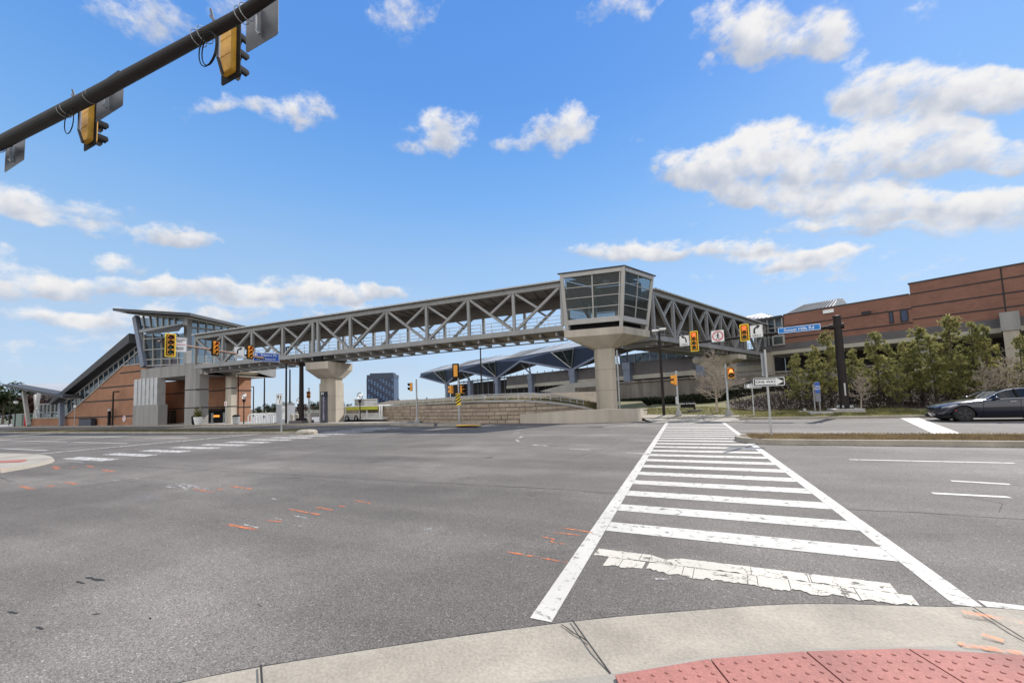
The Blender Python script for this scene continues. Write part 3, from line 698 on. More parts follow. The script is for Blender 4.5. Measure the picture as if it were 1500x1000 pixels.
# glazed corner landing
def landing():
    zl0 = gl(826, 484, E0, DL).z; zt0 = gd(908, 390, 30.4).z
    zc = (E0.z + zl0)/2
    root = thing('glazed_landing', 'glass walled corner landing where the two footbridge spans meet above a pier', 'landing', Vector((E0.x, E0.y, 0)))
    zb = E0.z + .12; zt = zt0
    k = Vector((0, 0, 1)); flat = lambda p: Vector((p.x, p.y, 0))
    A = flat(E0); B = flat(gl(831, 483, E0, DL)); Cc = flat(gl(947, 482, E0, DR)); Dd = B+(Cc-A)
    tA = gd(913, 390.5, 30.15); At = flat(tA); Bt = flat(gl(822.5, 401, tA, DL)); Ct = flat(gl(955.5, 406, tA, DR)); Dt = Bt+(Ct-At); zt = tA.z
    def up(p, z):
        i = [id(q) for q in (A, B, Cc, Dd)].index(id(p)) if id(p) in [id(q) for q in (A, B, Cc, Dd)] else None
        t = (z-zb)/(zt-zb); T_ = (At, Bt, Ct, Dt)[i] if i is not None else p
        return p.lerp(T_, t)+k*z
    ring = [A, B, Dd, Cc]
    for p in ring:
        m = MB(); m.bar(up(p, zb), up(p, zt), .27, .27, (DL.x, DL.y, 0)); m.build('corner_post', STEEL_L, root)
    m = MB()
    m.prism([p+k*(zt-.02) for p in (At-DL*.2-DR*.2, Bt+DL*.2-DR*.2, Dt+DL*.2+DR*.2, Ct+DR*.2-DL*.2)], k*.10); m.build('roof', ROOFD, root)
    m = MB(); m.prism([p+k*(zt-.44) for p in ((A+DL*.2+DR*.2), (B-DL*.2+DR*.2), (Dd-DL*.2-DR*.2), (Cc+DL*.2-DR*.2))], k*.06); m.build('ceiling', SOFFIT, root)
    m = MB(); m.prism([p+k*(zb+.62) for p in ((A+DL*.2+DR*.2), (B-DL*.2+DR*.2), (Dd-DL*.2-DR*.2), (Cc+DL*.2-DR*.2))], k*.16); m.build('floor', CONC_G, root)
    for p, q, D, inn, nm in ((A, B, DL, NL, 2), (A, Cc, DR, NR, 2)):
        def U(f, z): return up(p, z).lerp(up(q, z), f)
        f = MB(); f.bar(U(.03, zt-.17), U(.97, zt-.17), .24, .32); f.build('edge_beam', STEEL_L, root); f = MB(); f.bar(U(.03, zb+.62), U(.97, zb+.62), .22, .40); f.build('edge_beam', STEEL_L, root)
        z0, z1 = zb+.82, zt-.33; mu = MB()
        for r in (1, 2, 3): z = z0+(z1-z0)*r/4; mu.bar(U(.03, z), U(.97, z), .09, .055)
        for j in range(1, nm): mu.bar(U(j/nm, z0), U(j/nm, z1), .07, .10, (D.x, D.y, 0))
        mu.bar(U(.05, z0), U(.05, z1), .07, .1, (D.x, D.y, 0)); mu.build('mullions', STEEL_L, root)
        for r in range(4):
            for j in range(nm):
                za, zc_ = z0+(z1-z0)*r/4+.03, z0+(z1-z0)*(r+1)/4-.03; fa, fb_ = max(j/nm, .03)+.01, min((j+1)/nm, .97)-.01
                g = MB(); g.prism([U(fa, za), U(fb_, za), U(fb_, zc_), U(fa, zc_)], inn*.03); g.build('glass_pane', GLASS, root)
        a = p+D*.2; c = q-D*.2
        s = MB(); s.bar(a+inn*.5+k*(zb+.3), c+inn*.5+k*(zb+.3), .2, .4); s.build('bearing_beam', BLACKM, root)
    m = MB()
    for p, q, n_ in ((B, Dd, DL), (Cc, Dd, DR)):
        d = (q-p).normalized(); i0, i1 = p+d*.25, q-d*.2
        m.prism([i0+k*(zb+1.9), i1+k*(zb+1.9), i1+k*(zt-.45), i0+k*(zt-.45)], n_*.06); m.prism([i0+k*(zb+.8), i1+k*(zb+.8), i1+k*(zb+1.05), i0+k*(zb+1.05)], n_*.06)
    m.build('rear_screen', SOFFIT, root)
    # back walls seen through the glass: braces, rails and notice panels
    m = MB(); m.bar(Dd-DR*.3+k*(zb+.9), B+DR*.3+k*(zt-.6), .14, .2); m.bar(Dd-DL*.3+k*(zt-.6), Cc+DL*.3+k*(zb+.9), .14, .2)
    m.bar(B+k*(zb+1.8), Dd+k*(zb+1.8), .06, .06); m.bar(Cc+k*(zb+1.8), Dd+k*(zb+1.8), .06, .06); m.build('cross_brace', STEEL, root)
    m = MB(); c0 = B.lerp(Dd, .55) - DL*.6; m.bar(c0+k*(zb+.78), c0+k*(zb+2.3), .5, .12, (DL.x, DL.y, 0)); m.build('ticket_panel', SWHITE, root)
    m = MB()
    for p, q in ((A, B), (A, Cc)):
        d = (q-p).normalized(); i0 = p.lerp(q, .15)+NL*.5+d*.1; i1 = p.lerp(q, .9)+NL*.5
        m.bar(i0+k*(zt-.75), i0+d*.5+k*(zt-.75), .03, .35)
    m.build('hanging_sign', SWHITE, root)
    return A, B, Cc, Dd, zb
LA, LB, LC, LD, LZ = landing()
def octa(c, D, w, d, ch=.28):
    n = Vector((-D.y, D.x, 0)); x, y = w/2, d/2
    return [c + D*a + n*b_ for a, b_ in ((-x+ch, -y), (x-ch, -y), (x, -y+ch), (x, y-ch), (x-ch, y), (-x+ch, y), (-x, y-ch), (-x, -y+ch))]
def pier(label, col_c, D, w, d, zbase, cap_poly, ztop, thick, drop, neck=0):
    root = thing('concrete_pier', label, 'pier', Vector((col_c.x, col_c.y, zbase)), 0, 'footbridge piers')
    k = Vector((0, 0, 1)); z1 = ztop-thick; z2 = z1-drop
    m = MB(); m.prism([p+k*z1 for p in cap_poly], k*thick)
    n = len(cap_poly); lo = octa(col_c, D, w*1.06, d*1.06)
    # tapered underside from the cap to the column
    top = [p+k*(z1-.001) for p in cap_poly]
    bm_ = bmesh.new(); vs = [bm_.verts.new(p) for p in top] + [bm_.verts.new(p+k*z2) for p in lo]
    bmesh.ops.convex_hull(bm_, input=vs); bm_.verts.index_update(); bm_.verts.ensure_lookup_table()
    m.add([v.co.copy() for v in bm_.verts], [tuple(v.index for v in f.verts) for f in bm_.faces]); bm_.free()
    m.build('pier_cap', CONC_P, root)
    c = MB(); z3 = z2-(neck or 0)
    if neck: c.prism([p+k*z3 for p in octa(col_c, D, w*.92, d*.92)], k*(neck))
    c.prism([p+k*(zbase-.3) for p in octa(col_c, D, w, d)], k*(z3-zbase+.3)); c.build('column', CONC_P, root)
    j = MB()
    for zz in (.33, .66):
        z = zbase+(z3-zbase)*zz; j.prism([p+k*z for p in octa(col_c, D, w+.012, d+.012)], k*.03)
    j.build('joint_band', CONC_D, root)
    return root
pc = gz(886, 600, .55); k_ = Vector((0, 0, 1))
ctr = (LA+LB+LC+LD)/4
pier_c = Vector(((pc.x+ctr.x)/2, (pc.y+ctr.y)/2, 0)); pier_c = gy(888, 560, 32.3); pier_c.z = 0
cap = [LA-DL*.25-DR*.25, LB+DL*.1-DR*.25, LB+DL*.1+DR*1.2, LD-DL*.6, LC+DR*.0-DL*.25]
pier('tall concrete pier with flared cap carrying the glazed corner landing', pier_c, DL, 1.62, 1.45, .5, [Vector((p.x, p.y, 0)) for p in cap], LZ-.02, .56, .95)
# downpipe on the pier
o = thing('drain_pipe', 'thin pale drain pipe running down the right side of the tall pier', 'pipe', (pier_c.x, pier_c.y, .5)); m = MB(); q = pier_c - DL*1.0 - Vector((0, .3, 0))
m.tube((q.x, q.y, .4), (q.x, q.y, LZ-1.7), .07); m.build('pipe', GALV, o)
# left pier
P1 = gl(466, 520, E0, DL); sP1 = s_of(P1, E0, DL); P1.z = 0
c1 = Vector((P1.x, P1.y, 0)) + NL*(WID/2)
zc1 = zbL(sP1)
capc = [c1+DL*1.35-NL*2.0, c1-DL*1.35-NL*2.0, c1-DL*1.35+NL*1.5, c1+DL*1.35+NL*1.5]
pier('concrete pier with flared cap under the middle of the long footbridge span', c1, DL, 2.0, 1.7, 0, capc, zc1-.78, .7, .85, .5)
o = thing('bridge_bearing', 'dark bearing block between the middle pier cap and the long span', 'bearing', (c1.x, c1.y, zc1-.78)); m = MB(fr(c1, DL, NL))
m.box(-.5, .5, -1.9, -1.4, zc1-.78, zc1-.2); m.box(-.5, .5, 1.0, 1.45, zc1-.78, zc1-.2); m.box(-.35, .35, -1.4, 1.4, zc1-.7, zc1-.5); m.build('block', BLACKM, o)
# pier under the right span
P2 = E0 + DR*(SR0+17.0); c2 = Vector((P2.x, P2.y, 0)) + NR*(WID/2); zc2 = zbR(SR0+17)
capc = [c2+DR*1.2-NR*2.6, c2-DR*1.2-NR*2.6, c2-DR*1.2+NR*2.4, c2+DR*1.2+NR*2.4]
pier('tan concrete pier behind the bare tree carrying the shorter footbridge span', c2, DR, 1.7, 1.7, .8, capc, zc2-.6, .5, .6)

# ================================================================ the brick pavilion at the far end of the bridge
PY_ = 27.6
def Pv(x, y, Y=PY_): return gy(x, y, Y)
def pavilion():
    o0 = Pv(230, 620); gz0 = .13
    root = thing('station_pavilion', 'brick station pavilion with sloping escalator roof and glass tower at the bridge end', 'pavilion', (o0.x, o0.y, gz0))
    k = Vector((0, 0, 1)); yv = Vector((0, 1, 0))
    # long brick wall under the escalator slope
    poly = [Pv(84, 621), Pv(95, 611), Pv(179, 536), Pv(208, 532.3), Pv(208, 536), Pv(208, 560), Pv(208, 621)]
    poly[0].z = poly[-1].z = 0.0
    m = MB(); m.prism(poly, yv*.5); m.build('brick_wall', BRICK_X, root)
    m = MB()
    for (x0, y0, x1) in ((86, 612.2, 208), (120, 589, 208), (146, 568.5, 208), (176, 546.5, 208)):
        a = Pv(x0, y0); c = Pv(x1, 560); m.box(a.x, c.x, PY_-.025, PY_+.3, a.z-.09, a.z+.09)
    m.build('brick_course', BAND, root)
    # sloping roof over the escalators
    a0, a1 = Pv(87, 587), Pv(203, 489.5); b0, b1 = Pv(87, 592), Pv(203, 503)
    m = MB(); up = Vector((0, 0, .55))
    m.prism([b0-yv*1.0, b1-yv*1.0, a1-yv*1.0, a0-yv*1.0], yv*6); m.build('escalator_roof', ROOFD, root)
    g0, g1 = Pv(93, 612.5), Pv(206, 511.5)
    # glazing strip under it
    t0, t1 = Pv(92, 593), Pv(205, 505)
    for i in range(16):
        f0, f1 = i/16+.004, (i+1)/16-.004
        m = MB(); m.prism([g0.lerp(g1, f0), g0.lerp(g1, f1), t0.lerp(t1, f1), t0.lerp(t1, f0)], yv*.06); 
        m.build('glass_pane', GLASS_D, root)
    m = MB()
    for i in range(17):
        f = i/16; m.bar(g0.lerp(g1, f), t0.lerp(t1, f), .16 if i % 4 == 0 else .07, .12, (0, 1, 0))
    m.bar(g0-k*.06, g1-k*.06, .2, .14); m.bar(t0+k*.05, t1+k*.05, .2, .12); m.build('glazing_frame', STEEL_L, root)
    m = MB(); m.prism([Pv(180, 535), Pv(207, 532), Pv(206, 512)], yv*.06); m.build('glass_pane', GLASS_D, root)
    m = MB(); m.bar(Pv(188, 527.5), Pv(188.5, 534.5), .08, .12, (0, 1, 0)); m.bar(Pv(197, 519), Pv(198, 533.5), .08, .12, (0, 1, 0)); m.bar(Pv(179, 535.8), Pv(208, 532.3), .14, .12); m.build('glazing_frame', STEEL_L, root)
    m = MB(); m.prism([g0+yv*2.6, g1+yv*2.6, t1+yv*2.6, t0+yv*2.6], yv*.3); m.build('inner_wall', SOFFIT, root)
    # corrugated screen and concrete block
    a, c = Pv(196.5, 556, PY_-.9), Pv(231.5, 556, PY_-.9); z0 = Pv(196, 594, PY_-.9).z; z1 = Pv(196, 556, PY_-.9).z; m = MB()
    n = 12
    for i in range(n):
        x0 = a.x+(c.x-a.x)*i/n; x1 = a.x+(c.x-a.x)*(i+1)/n; m.box(x0+.01, x1-.01, PY_-.9-(.06 if i % 2 else 0), PY_-.1, z0, z1)
    m.build('corrugated_screen', SIDING, root)
    a, c = Pv(194.5, 600, PY_-1), Pv(231.5, 600, PY_-1); m = MB(); m.box(a.x, c.x, PY_-1, PY_-.05, 0, z0-.005); m.build('concrete_plinth', CONC_G, root)
    # concrete slab and columns of the tower
    yb = PY_-.6
    a, c = Pv(206, 552, yb), Pv(291, 552, yb); z0, z1 = Pv(240, 553, yb).z, Pv(240, 537, yb).z
    m = MB(); m.box(a.x, c.x+.6, yb, yb+9, z0, z1); m.build('floor_slab', CONC_G, root)
    a, c = Pv(268.5, 580, yb-.25), Pv(288, 580, yb-.25); m = MB()
    m.prism([Vector((p[0], p[1], 0)) for p in ((a.x+.3, yb-.25), (c.x-.3, yb-.25), (c.x, yb+.05), (c.x, yb+1.0), (a.x, yb+1.0), (a.x, yb+.05))], k*(z1+.03)); m.build('column', CONC_G, root)
    m = MB(); x0, x1 = a.x, c.x
    for z in (2.0, 4.1): m.box(x0-.015, x1+.015, yb-.262, yb+1.0, z, z+.12)
    m.build('column_band', BAND, root)
    # soffit wedge between column and the bridge seat
    a, c = Pv(290, 560, yb), Pv(341, 560, yb+3); zt = Pv(300, 548, yb).z
    m = MB(); m.prism([Vector((x1, yb+.2, z0-.0)), Vector((x1+.0, yb+.2, z1-.35)), Vector((c.x-1, yb+.2, z1-.65)), Vector((c.x+1.0, yb+.2, z1-1.0)), Vector((c.x+.2, yb+.2, z1-1.5)), Vector((x1+5, yb+.2, z0-.5))], yv*5.5); m.build('bridge_seat', CONC_P, root)
    a, c = Pv(330, 600, yb+1.2), Pv(338.5, 600, yb+1.2); q = ray(346.5, 600); ye = c.x*q.y/q.x; m = MB(); m.box(a.x, c.x, yb+1.2, ye, 0, z1-1.45); m.build('column', CONC_P, root)
    m = MB()
    for z in (2.0, 4.1): m.box(a.x-.015, c.x+.015, yb+1.185, ye, z, z+.12)
    m.build('column_band', BAND, root)
    # recessed brick walls behind the columns, right return wall that catches the sun
    ybk = PY_+3.2
    a, c = Pv(228, 600, ybk), Pv(270, 600, ybk); m = MB(); m.box(a.x-1, c.x+.9, ybk, ybk+.4, 0, z0-.02); m.build('brick_wall', BRICK_X, root)
    e, f = Pv(293, 600, ybk), Pv(331, 600, ybk); m = MB(); m.box(e.x, f.x+.4, ybk+.02, ybk+.42, 0, z1); m.build('brick_wall', BRICK_X, root)
    m = MB()
    for z in (2.0, 4.1): m.box(a.x-1, c.x+.9, ybk-.025, ybk+.2, z, z+.14); m.box(e.x, f.x+.4, ybk-.025, ybk+.2, z+.01, z+.14)
    m.build('brick_course', BAND, root)
    # right brick block: its sunlit side wall runs straight back
    Xw = Pv(345.5, 600, ybk+.2).x; q = ray(367.5, 600); Yw = Xw*q.y/q.x; zr = Pv(344.5, 547, ybk+.2).z
    m = MB(); m.box(Xw-4, Xw, ybk+.2, Yw, 0, zr); m.build('brick_wall', BRICK_Y, root)
    m = MB()
    for z in (1.9, 4.0, 6.0): m.box(Xw-4, Xw+.02, ybk+.18, Yw+.02, z, z+.14)
    m.build('brick_course', BAND, root)
    # doors and entrance
    d0, d1 = Pv(240.5, 610, ybk-.06), Pv(257.5, 610, ybk-.06); zd = Pv(248, 601, ybk-.06).z; m = MB(); m.box(d0.x, d1.x, ybk-.06, ybk+.1, .1, zd); dr = m.build('door', DARKM, root)
    m = MB(); m.box(d0.x+.1, d0.x+.14, ybk-.12, ybk-.06, 1.0, 1.3); m.box((d0.x+d1.x)/2-.02, (d0.x+d1.x)/2+.02, ybk-.075, ybk-.06, .1, zd-.1); m.build('handle', GALV, dr)
    d0, d1 = Pv(303, 610, ybk), Pv(330, 610, ybk); zd = Pv(315, 602, ybk).z; m = MB(); m.box(d0.x, d1.x, ybk-.10, ybk, .1, zd); m.build('entrance_opening', BLACKM, root)
    m = MB(); m.box(d0.x-.2, d1.x+.2, ybk-.5, ybk+.0, zd, zd+.32); m.build('entrance_canopy', DARKM, root)
    for q in (0.03, .3, .95): m = MB(); x = d0.x+(d1.x-d0.x)*q; m.box(x, x+.5, ybk-.16, ybk-.101, .1, zd-.2); m.build('ticket_machine', GALV, root)
    m = MB(); m.box(d0.x+1.6, d1.x-1.0, ybk-.13, ybk-.102, zd-.75, zd-.5); m.build('entrance_sign', lamp_mat('amber_sign', (1, .35, .05), .7), root)
    # ---- glass tower
    z2 = z1+.03
    lp = [(Pv(191, 464, yb), Pv(208, 537, yb))]
    m = MB(); m.bar(Pv(199, 464, yb), Pv(212, 537, yb), .8, .5, (0, 1, 0)); m.build('raking_post', BLUEST, root)
    pr = Pv(275, 500, yb); m = MB(); m.bar((pr.x, yb, z2), (pr.x, yb, Pv(275, 463, yb).z), .7, .5, (0, 1, 0)); m.build('tower_post', STEEL, root)
    # main canted roof
    q = [Pv(165, 455, yb-1.6), Pv(278, 462.5, yb-1.6)]; q2 = Pv(362, 482, yb+6)
    rb = [q[0], q[1], Vector((q2.x, yb+6.5, q2.z)), Vector((q[0].x-1, yb+8, q[0].z+.2))]
    m = MB(); m.add([p for p in rb]+[p+k*.34 for p in rb], [(0, 1, 2), (0, 2, 3), (4, 5, 6), (4, 6, 7), (0, 1, 5, 4), (1, 2, 6, 5), (2, 3, 7, 6), (3, 0, 4, 7)]); m.build('tower_roof', ROOFD, root)
    m = MB(); m.add([p.lerp((rb[0]+rb[1]+rb[2]+rb[3])/4, .04)-k*.12 for p in rb], [(0, 1, 2), (0, 2, 3)]); m.build('roof_soffit', LEDGE, root)
    # clerestory
    cl = [(200, 466, 204, 481), (210, 466, 213, 483), (220, 466, 222, 480), (230, 466, 231, 478), (239, 466, 239, 476), (248, 466, 248, 474), (257, 466.5, 257, 473), (270, 468, 270, 473)]
    m = MB()
    for xa, ya, xb, yb2 in cl: m.bar(Pv(xa, 463, yb), Pv(xb, yb2+3, yb), .16, .2, (0, 1, 0))
    m.bar(Pv(202, 486, yb), Pv(276, 475, yb), .3, .4); m.bar(Pv(202, 478, yb+.3), Pv(228, 480, yb+.3), .2, .2); m.build('clerestory_frame', STEEL, root)
    m = MB(); m.prism([Pv(202, 465, yb+.1), Pv(275, 466, yb+.1), Pv(275, 474, yb+.1), Pv(203, 485, yb+.1)], yv*.04); m.build('clerestory_glass', GLASS, root)
    # inner awning and curtain wall
    m = MB(); m.prism([Pv(213, 487, yb-.4), Pv(268, 476, yb-.4), Pv(262, 485, yb-1.8), Pv(214, 490, yb-1.8)], k*.12); m.build('awning', ROOFD, root)
    m = MB()
    cols = (205, 211, 224.5, 237, 249, 261, 272)
    for i, xx in enumerate(cols): m.bar(Pv(xx+ (2 if i == 0 else 0), 489, yb+.05), Pv(xx+(6 if i == 0 else 0), 537, yb+.05), .11, .16, (0, 1, 0))
    for ya, yb_ in ((497, 492), (513, 508), (527, 524), (536, 533)): m.bar(Pv(206, ya, yb+.05), Pv(273, yb_, yb+.05), .1, .1)
    m.build('curtain_wall_frame', STEEL_L, root)
    for i in range(len(cols)-1):
        g = MB(); g.prism([Pv(cols[i]+.8, 489, yb+.12), Pv(cols[i+1]-.8, 487, yb+.12), Pv(cols[i+1]-.8, 536, yb+.12), Pv(cols[i]+.8+(3 if i == 0 else 0), 537, yb+.12)], yv*.03); g.build('glass_pane', GLASS, root)
    # back of the tower with a colourful mural strip and stair stringer
    m = MB(); a, c = Pv(207, 536, yb+6.5), Pv(255, 536, yb+6.5); m.box(a.x, c.x, yb+6.5, yb+6.8, z2, z2+4.8); m.build('back_wall', BLUEST, root)
    m = MB(); a, c = Pv(237, 530, yb+4), Pv(262, 530, yb+4); m.box(a.x, c.x, yb+4, yb+4.1, z2+.1, z2+1.7); m.build('wall_mural', M('mural_colours', (.5, .22, .25), .5, .5, .9, 2.2, .5), root)
    m = MB(); m.bar(Pv(225, 535, yb+2), Pv(246, 522, yb+2), .15, .3, (0, 0, 1)); m.build('stair_stringer', STEEL, root)
    # right clerestory running towards the bridge
    m = MB(); w0 = Pv(278, 476, yb+.3); w1 = Pv(345, 487, yb+6)
    for i in range(7):
        p = w0.lerp(w1, i/6); m.bar((p.x, p.y, z2), (p.x, p.y, zat(Vector((p.x, p.y, 0)), 466+2.6*i)), .16, .16, (1, 0, 0))
    m.bar((w0.x, w0.y, w0.z-.3), (w1.x, w1.y, w1.z), .2, .2); m.build('side_frame', STEEL, root)
    m = MB(); m.prism([Vector((w0.x, w0.y+.1, z2)), Vector((w1.x, w1.y+.1, z2)), Vector((w1.x, w1.y+.1, w1.z+.8)), Vector((w0.x, w0.y+.1, w0.z+.9))], (.02, .04, 0)); m.build('side_glass', GLASS, root)
    return root
pavilion()
def left_canopy():
    y0 = PY_-.3
    root = thing('entrance_canopy', 'low flat canopy on raking steel legs left of the brick pavilion', 'canopy', Pv(45, 623))
    k = Vector((0, 0, 1)); yv = Vector((0, 1, 0))
    a, c = Pv(3, 565, y0-1.6), Pv(92, 583, y0-1.6)
    m = MB(); m.prism([a, c, c+k*.42, a+k*.30], yv*9); m.build('roof', ROOFD, root)
    m = MB(); m.prism([a-k*.03+yv*.4+Vector((.6, 0, 0)), c-k*.03+yv*.4, c-k*.12+yv*.4, a-k*.34+yv*.4+Vector((3.0, 0, 0))], yv*8); m.build('soffit', LEDGE, root)
    m = MB(); m.prism([a+k*.31+yv*2, c+k*.43+yv*2, c+k*.9+yv*7, a+k*.6+yv*7], k*.06); m.build('roof_deck', ROOFL, root)
    for p, q, Y in (((35, 573), (42, 623), y0), ((52, 578), (55, 614), y0+5), ((57, 576), (51, 613), y0+5)):
        m = MB(); m.bar(Pv(*p, Y), Pv(*q, Y), .55, .4, (0, 1, 0)); m.build('raking_leg', STEEL_L, root)
    m = MB(); m.bar(Pv(90, 590, y0-.2), Pv(90.5, 623, y0-.2), .5, .5, (0, 1, 0)); m.build('raking_leg', BLUEST, root)
    m = MB(); p, q = Pv(46, 620, y0+2), Pv(86, 620, y0+2); m.box(p.x, q.x, y0+2, y0+2.3, 0, Pv(60, 613, y0+2).z); m.build('low_brick_wall', BRICK_X, root)
    m = MB(); m.box(p.x-.1, q.x, y0+1.93, y0+2.37, Pv(60, 613, y0+2).z, Pv(60, 611.5, y0+2).z); m.build('wall_coping', LEDGE, root)
    m = MB(); p, q = Pv(58, 600, y0+6), Pv(86, 600, y0+6); z1 = Pv(60, 592, y0+6).z
    for i in range(6):
        x = p.x+(q.x-p.x)*i/5; m.bar((x, y0+6, 0), (x, y0+6, z1), .14, .14, (1, 0, 0))
    m.bar((p.x, y0+6, z1), (q.x, y0+6, z1), .12, .2); m.bar((p.x, y0+6, z1*.6), (q.x, y0+6, z1*.6), .1, .12); m.build('glazing_frame', STEEL, root)
    m = MB(); m.box(p.x, q.x, y0+6.1, y0+6.14, 1.2, z1); m.build('glass_screen', GLASS, root)
left_canopy()

# ================================================================ the station behind
SS = gd(1480, 460, 36); SS.z = 0; SD = dirv(152); SN = Vector((-SD.y, SD.x, 0))
if SN.y > 0: SN = -SN                           # towards the camera
ST = fr(SS, SD, SN)
def sp(px, py):
    p = gl(px, py, SS, SD); return s_of(p, SS, SD), p.z
def station():
    root = thing('railway_station', 'long station with folded metal roof, brick upper walls and concrete guideway', 'station', SS + SD*30)
    def bx(nm, mat, s0, s1, y0, y1, z0, z1):
        m = MB(ST); m.box(min(s0, s1), max(s0, s1), y0, y1, z0, z1); return m.build(nm, mat, root)
    s_step = sp(1333, 430)[0]; s_b0 = sp(1148, 470)[0]
    z_up = sp(1333, 416)[1]; z_lo = (sp(1330, 432)[1]+sp(1150, 461)[1])/2
    zb_t = sp(1383, 476)[1]; zb_b = sp(1383, 489)[1]; zl_b = sp(1383, 495.5)[1]
    bx('brick_wall', BRICK_S, -34, s_step, -9, 0, zb_t, z_up); bx('brick_wall', BRICK_S, s_step+.002, s_b0, -9, -.01, zb_t, z_lo)
    bx('stone_base', BASEB, -34, s_b0+2.5, -9, .03, zb_b, zb_t-.002); bx('pale_ledge', LEDGE, -34, s_b0+2.5, -9, .25, zl_b, zb_b-.002)
    for py in (450, 437, 424.0):
        z = sp(1400, py + (402-416)*0)[1]
    zs = [sp(1467, v)[1] for v in (409, 430.5, 451)]
    m = MB(ST)
    for z in zs: m.box(-34, s_step, -.1, .03, z-.06, z+.06)
    for px, py in ((1290, 458), (1290, 478)):
        z = sp(px, py)[1]; m.box(s_step+.003, s_b0, -.1, .03, z-.06, z+.06)
    m.build('brick_course', BAND, root)
    bx('parapet_cap', ROOFD, -34, s_step+.1, -9, .06, z_up, z_up+.13); bx('parapet_cap', ROOFD, s_step+.102, s_b0, -9, .05, z_lo, z_lo+.12)
    sj = sp(1469, 420)[0]; m = MB(ST); m.box(sj-.05, sj+.05, -.1, .035, zb_t, z_up-.01); m.build('movement_joint', BAND, root)
    for xa, xb, ya, yb in ((1302.5, 1309, 457, 474), (1319, 1331, 454, 472)):
        s0, s1 = sp(xa, 465)[0], sp(xb, 465)[0]; z0, z1 = sp(xa, yb)[1], sp(xa, ya)[1]
        f = bx('window', BAND, s0, s1, -.1, .04, z0, z1); f2 = MB(ST); f2.box(min(s0, s1)+.1, max(s0, s1)-.1, .04, .055, z0+.1, z1-.1); f2.build('pane', GLASS_B, f)
    for px, py, w in ((1213.5, 456, .5), (1269, 458.5, .4)):
        s, z = sp(px, py); bx('wall_vent', SWHITE if w == .5 else BAND, s-w, s+w, 0, .12, z-.2, z+.2)
    # big pier under the brick end
    s0, s1 = sp(1466, 480)[0], sp(1495, 480)[0]; zt = sp(1480, 459)[1]
    m = MB(ST); m.box(s1, s0, 0, 1.6, zb_t-1.3, zt-.0); m.build('pier_head', CONC_G, root)
    m = MB(ST); m.box(s1+.1, s0-.1, 0, 1.5, 0, zb_t-1.302); m.build('pier', CONC_P, root)
    for k in range(4):
        s = -26+k*15.5
        m = MB(ST); m.box(s, s+1.6, -2.4, -.6, 0, zl_b-.002); m.build('pier', CONC_G, root)
    # ribbed metal roofs above the brick (the three ridges right of the bridge)
    m = MB(ST)
    def roofpoly(pts, dy0, dy1, ribs):
        a = [sp(*p) for p in pts]
        lo = [(a[0][0], dy0, a[0][1]), (a[-1][0], dy0, a[-1][1])]; hi = [(p[0], dy1, p[1]*1.0+.35) for p in a[1:-1]]
        poly = [lo[0]] + hi + [lo[1]]
        m.prism(poly, (0, .1, -.18))
    roofpoly([(1146, 462), (1166, 446), (1221, 436), (1224, 450)], -.6, -3.5, 10)
    roofpoly([(1085, 465), (1102, 459), (1128, 465.5), (1128, 466)], -.2, -3, 6)
    m.build('ribbed_roof', ROOFL, root)
    m = MB(ST); a, c = sp(1146, 462), sp(1224, 450); a2, c2 = sp(1166, 446), sp(1221, 436)
    for i in range(15):
        t = i/14; p = (a[0]+(c[0]-a[0])*t, -.6+.06, a[1]+(c[1]-a[1])*t+.06); q = (a2[0]+(c2[0]-a2[0])*t, -3.5+.06, a2[1]+(c2[1]-a2[1])*t+.41); m.bar(p, q, .07, .12)
    a, c = sp(1086, 465.5), sp(1126, 466); b_ = sp(1102, 459)
    for i in range(8):
        t = i/7; p = (a[0]+(c[0]-a[0])*t, -.15, a[1]+(c[1]-a[1])*t+.06); m.bar(p, (p[0]*.75+b_[0]*.25, -3, b_[1]+.3-abs(t-.45)*.7), .07, .1)
    m.build('roof_ribs', STEEL, root)
    g = MB(ST); p = [sp(1222, 450), sp(1222.5, 435.5), sp(1229, 434.5), sp(1238, 446)]
    g.prism([(q[0], -.5-(.5*i), q[1]) for i, q in enumerate(p)], (0, -.2, 0)); g.build('roof_end_panel', GALV, root)
    # glass corridor where the bridge arrives
    s0, s1 = sp(1146, 480)[0], sp(1104, 480)[0]; z0, z1 = sp(1130, 508)[1], sp(1130, 467)[1]
    bx('corridor_wall', GLASS_D, s0+.1, s1, -3, -.2, z0, z1)
    m = MB(ST)
    for i in range(5): s = s0+(s1-s0)*i/4; m.box(s-.09, s+.09, -.2, .0, z0, z1)
    for i in range(4): z = z0+(z1-z0)*i/3; m.box(s0, s1, -.19, .01, z-.07, z+.07)
    m.build('corridor_frame', STEEL, root)
    s2, s3 = sp(1150, 498)[0], sp(1132, 498)[0]; za, zb = sp(1141, 506)[1], sp(1141, 491)[1]
    f = bx('window', STEEL_L, s2, s3, -.1, .22, za, zb); w = MB(ST); w.box(s2+.18, s3-.18, .22, .24, za+.18, zb-.18); w.build('pane', GLASS, f)
    bx('corridor_roof', ROOFD, s0-.1, s1+4, -4, .5, z1, z1+.22)
    # concrete column and beam under it
    a, c = sp(1121, 530)[0], sp(1133, 530)[0]; bx('pier_head', BASEB, c, a, -.3, .9, sp(1127, 516)[1], z0); bx('pier', CONC_P, c, a, -.3, .8, 0, sp(1127, 516.2)[1])
    a, c = sp(1119, 530)[0], sp(1040, 530)[0]; bx('abutment_beam', CONC_P, a, c, -.6, .1, sp(1090, 526)[1], sp(1090, 519)[1]); bx('abutment_wall', CONC_G, a, c, -.7, 0, 0, sp(1090, 526.5)[1])
    bx('dark_interior', BAND, -34, s_b0+2, -8.9, -6, 1, zl_b)
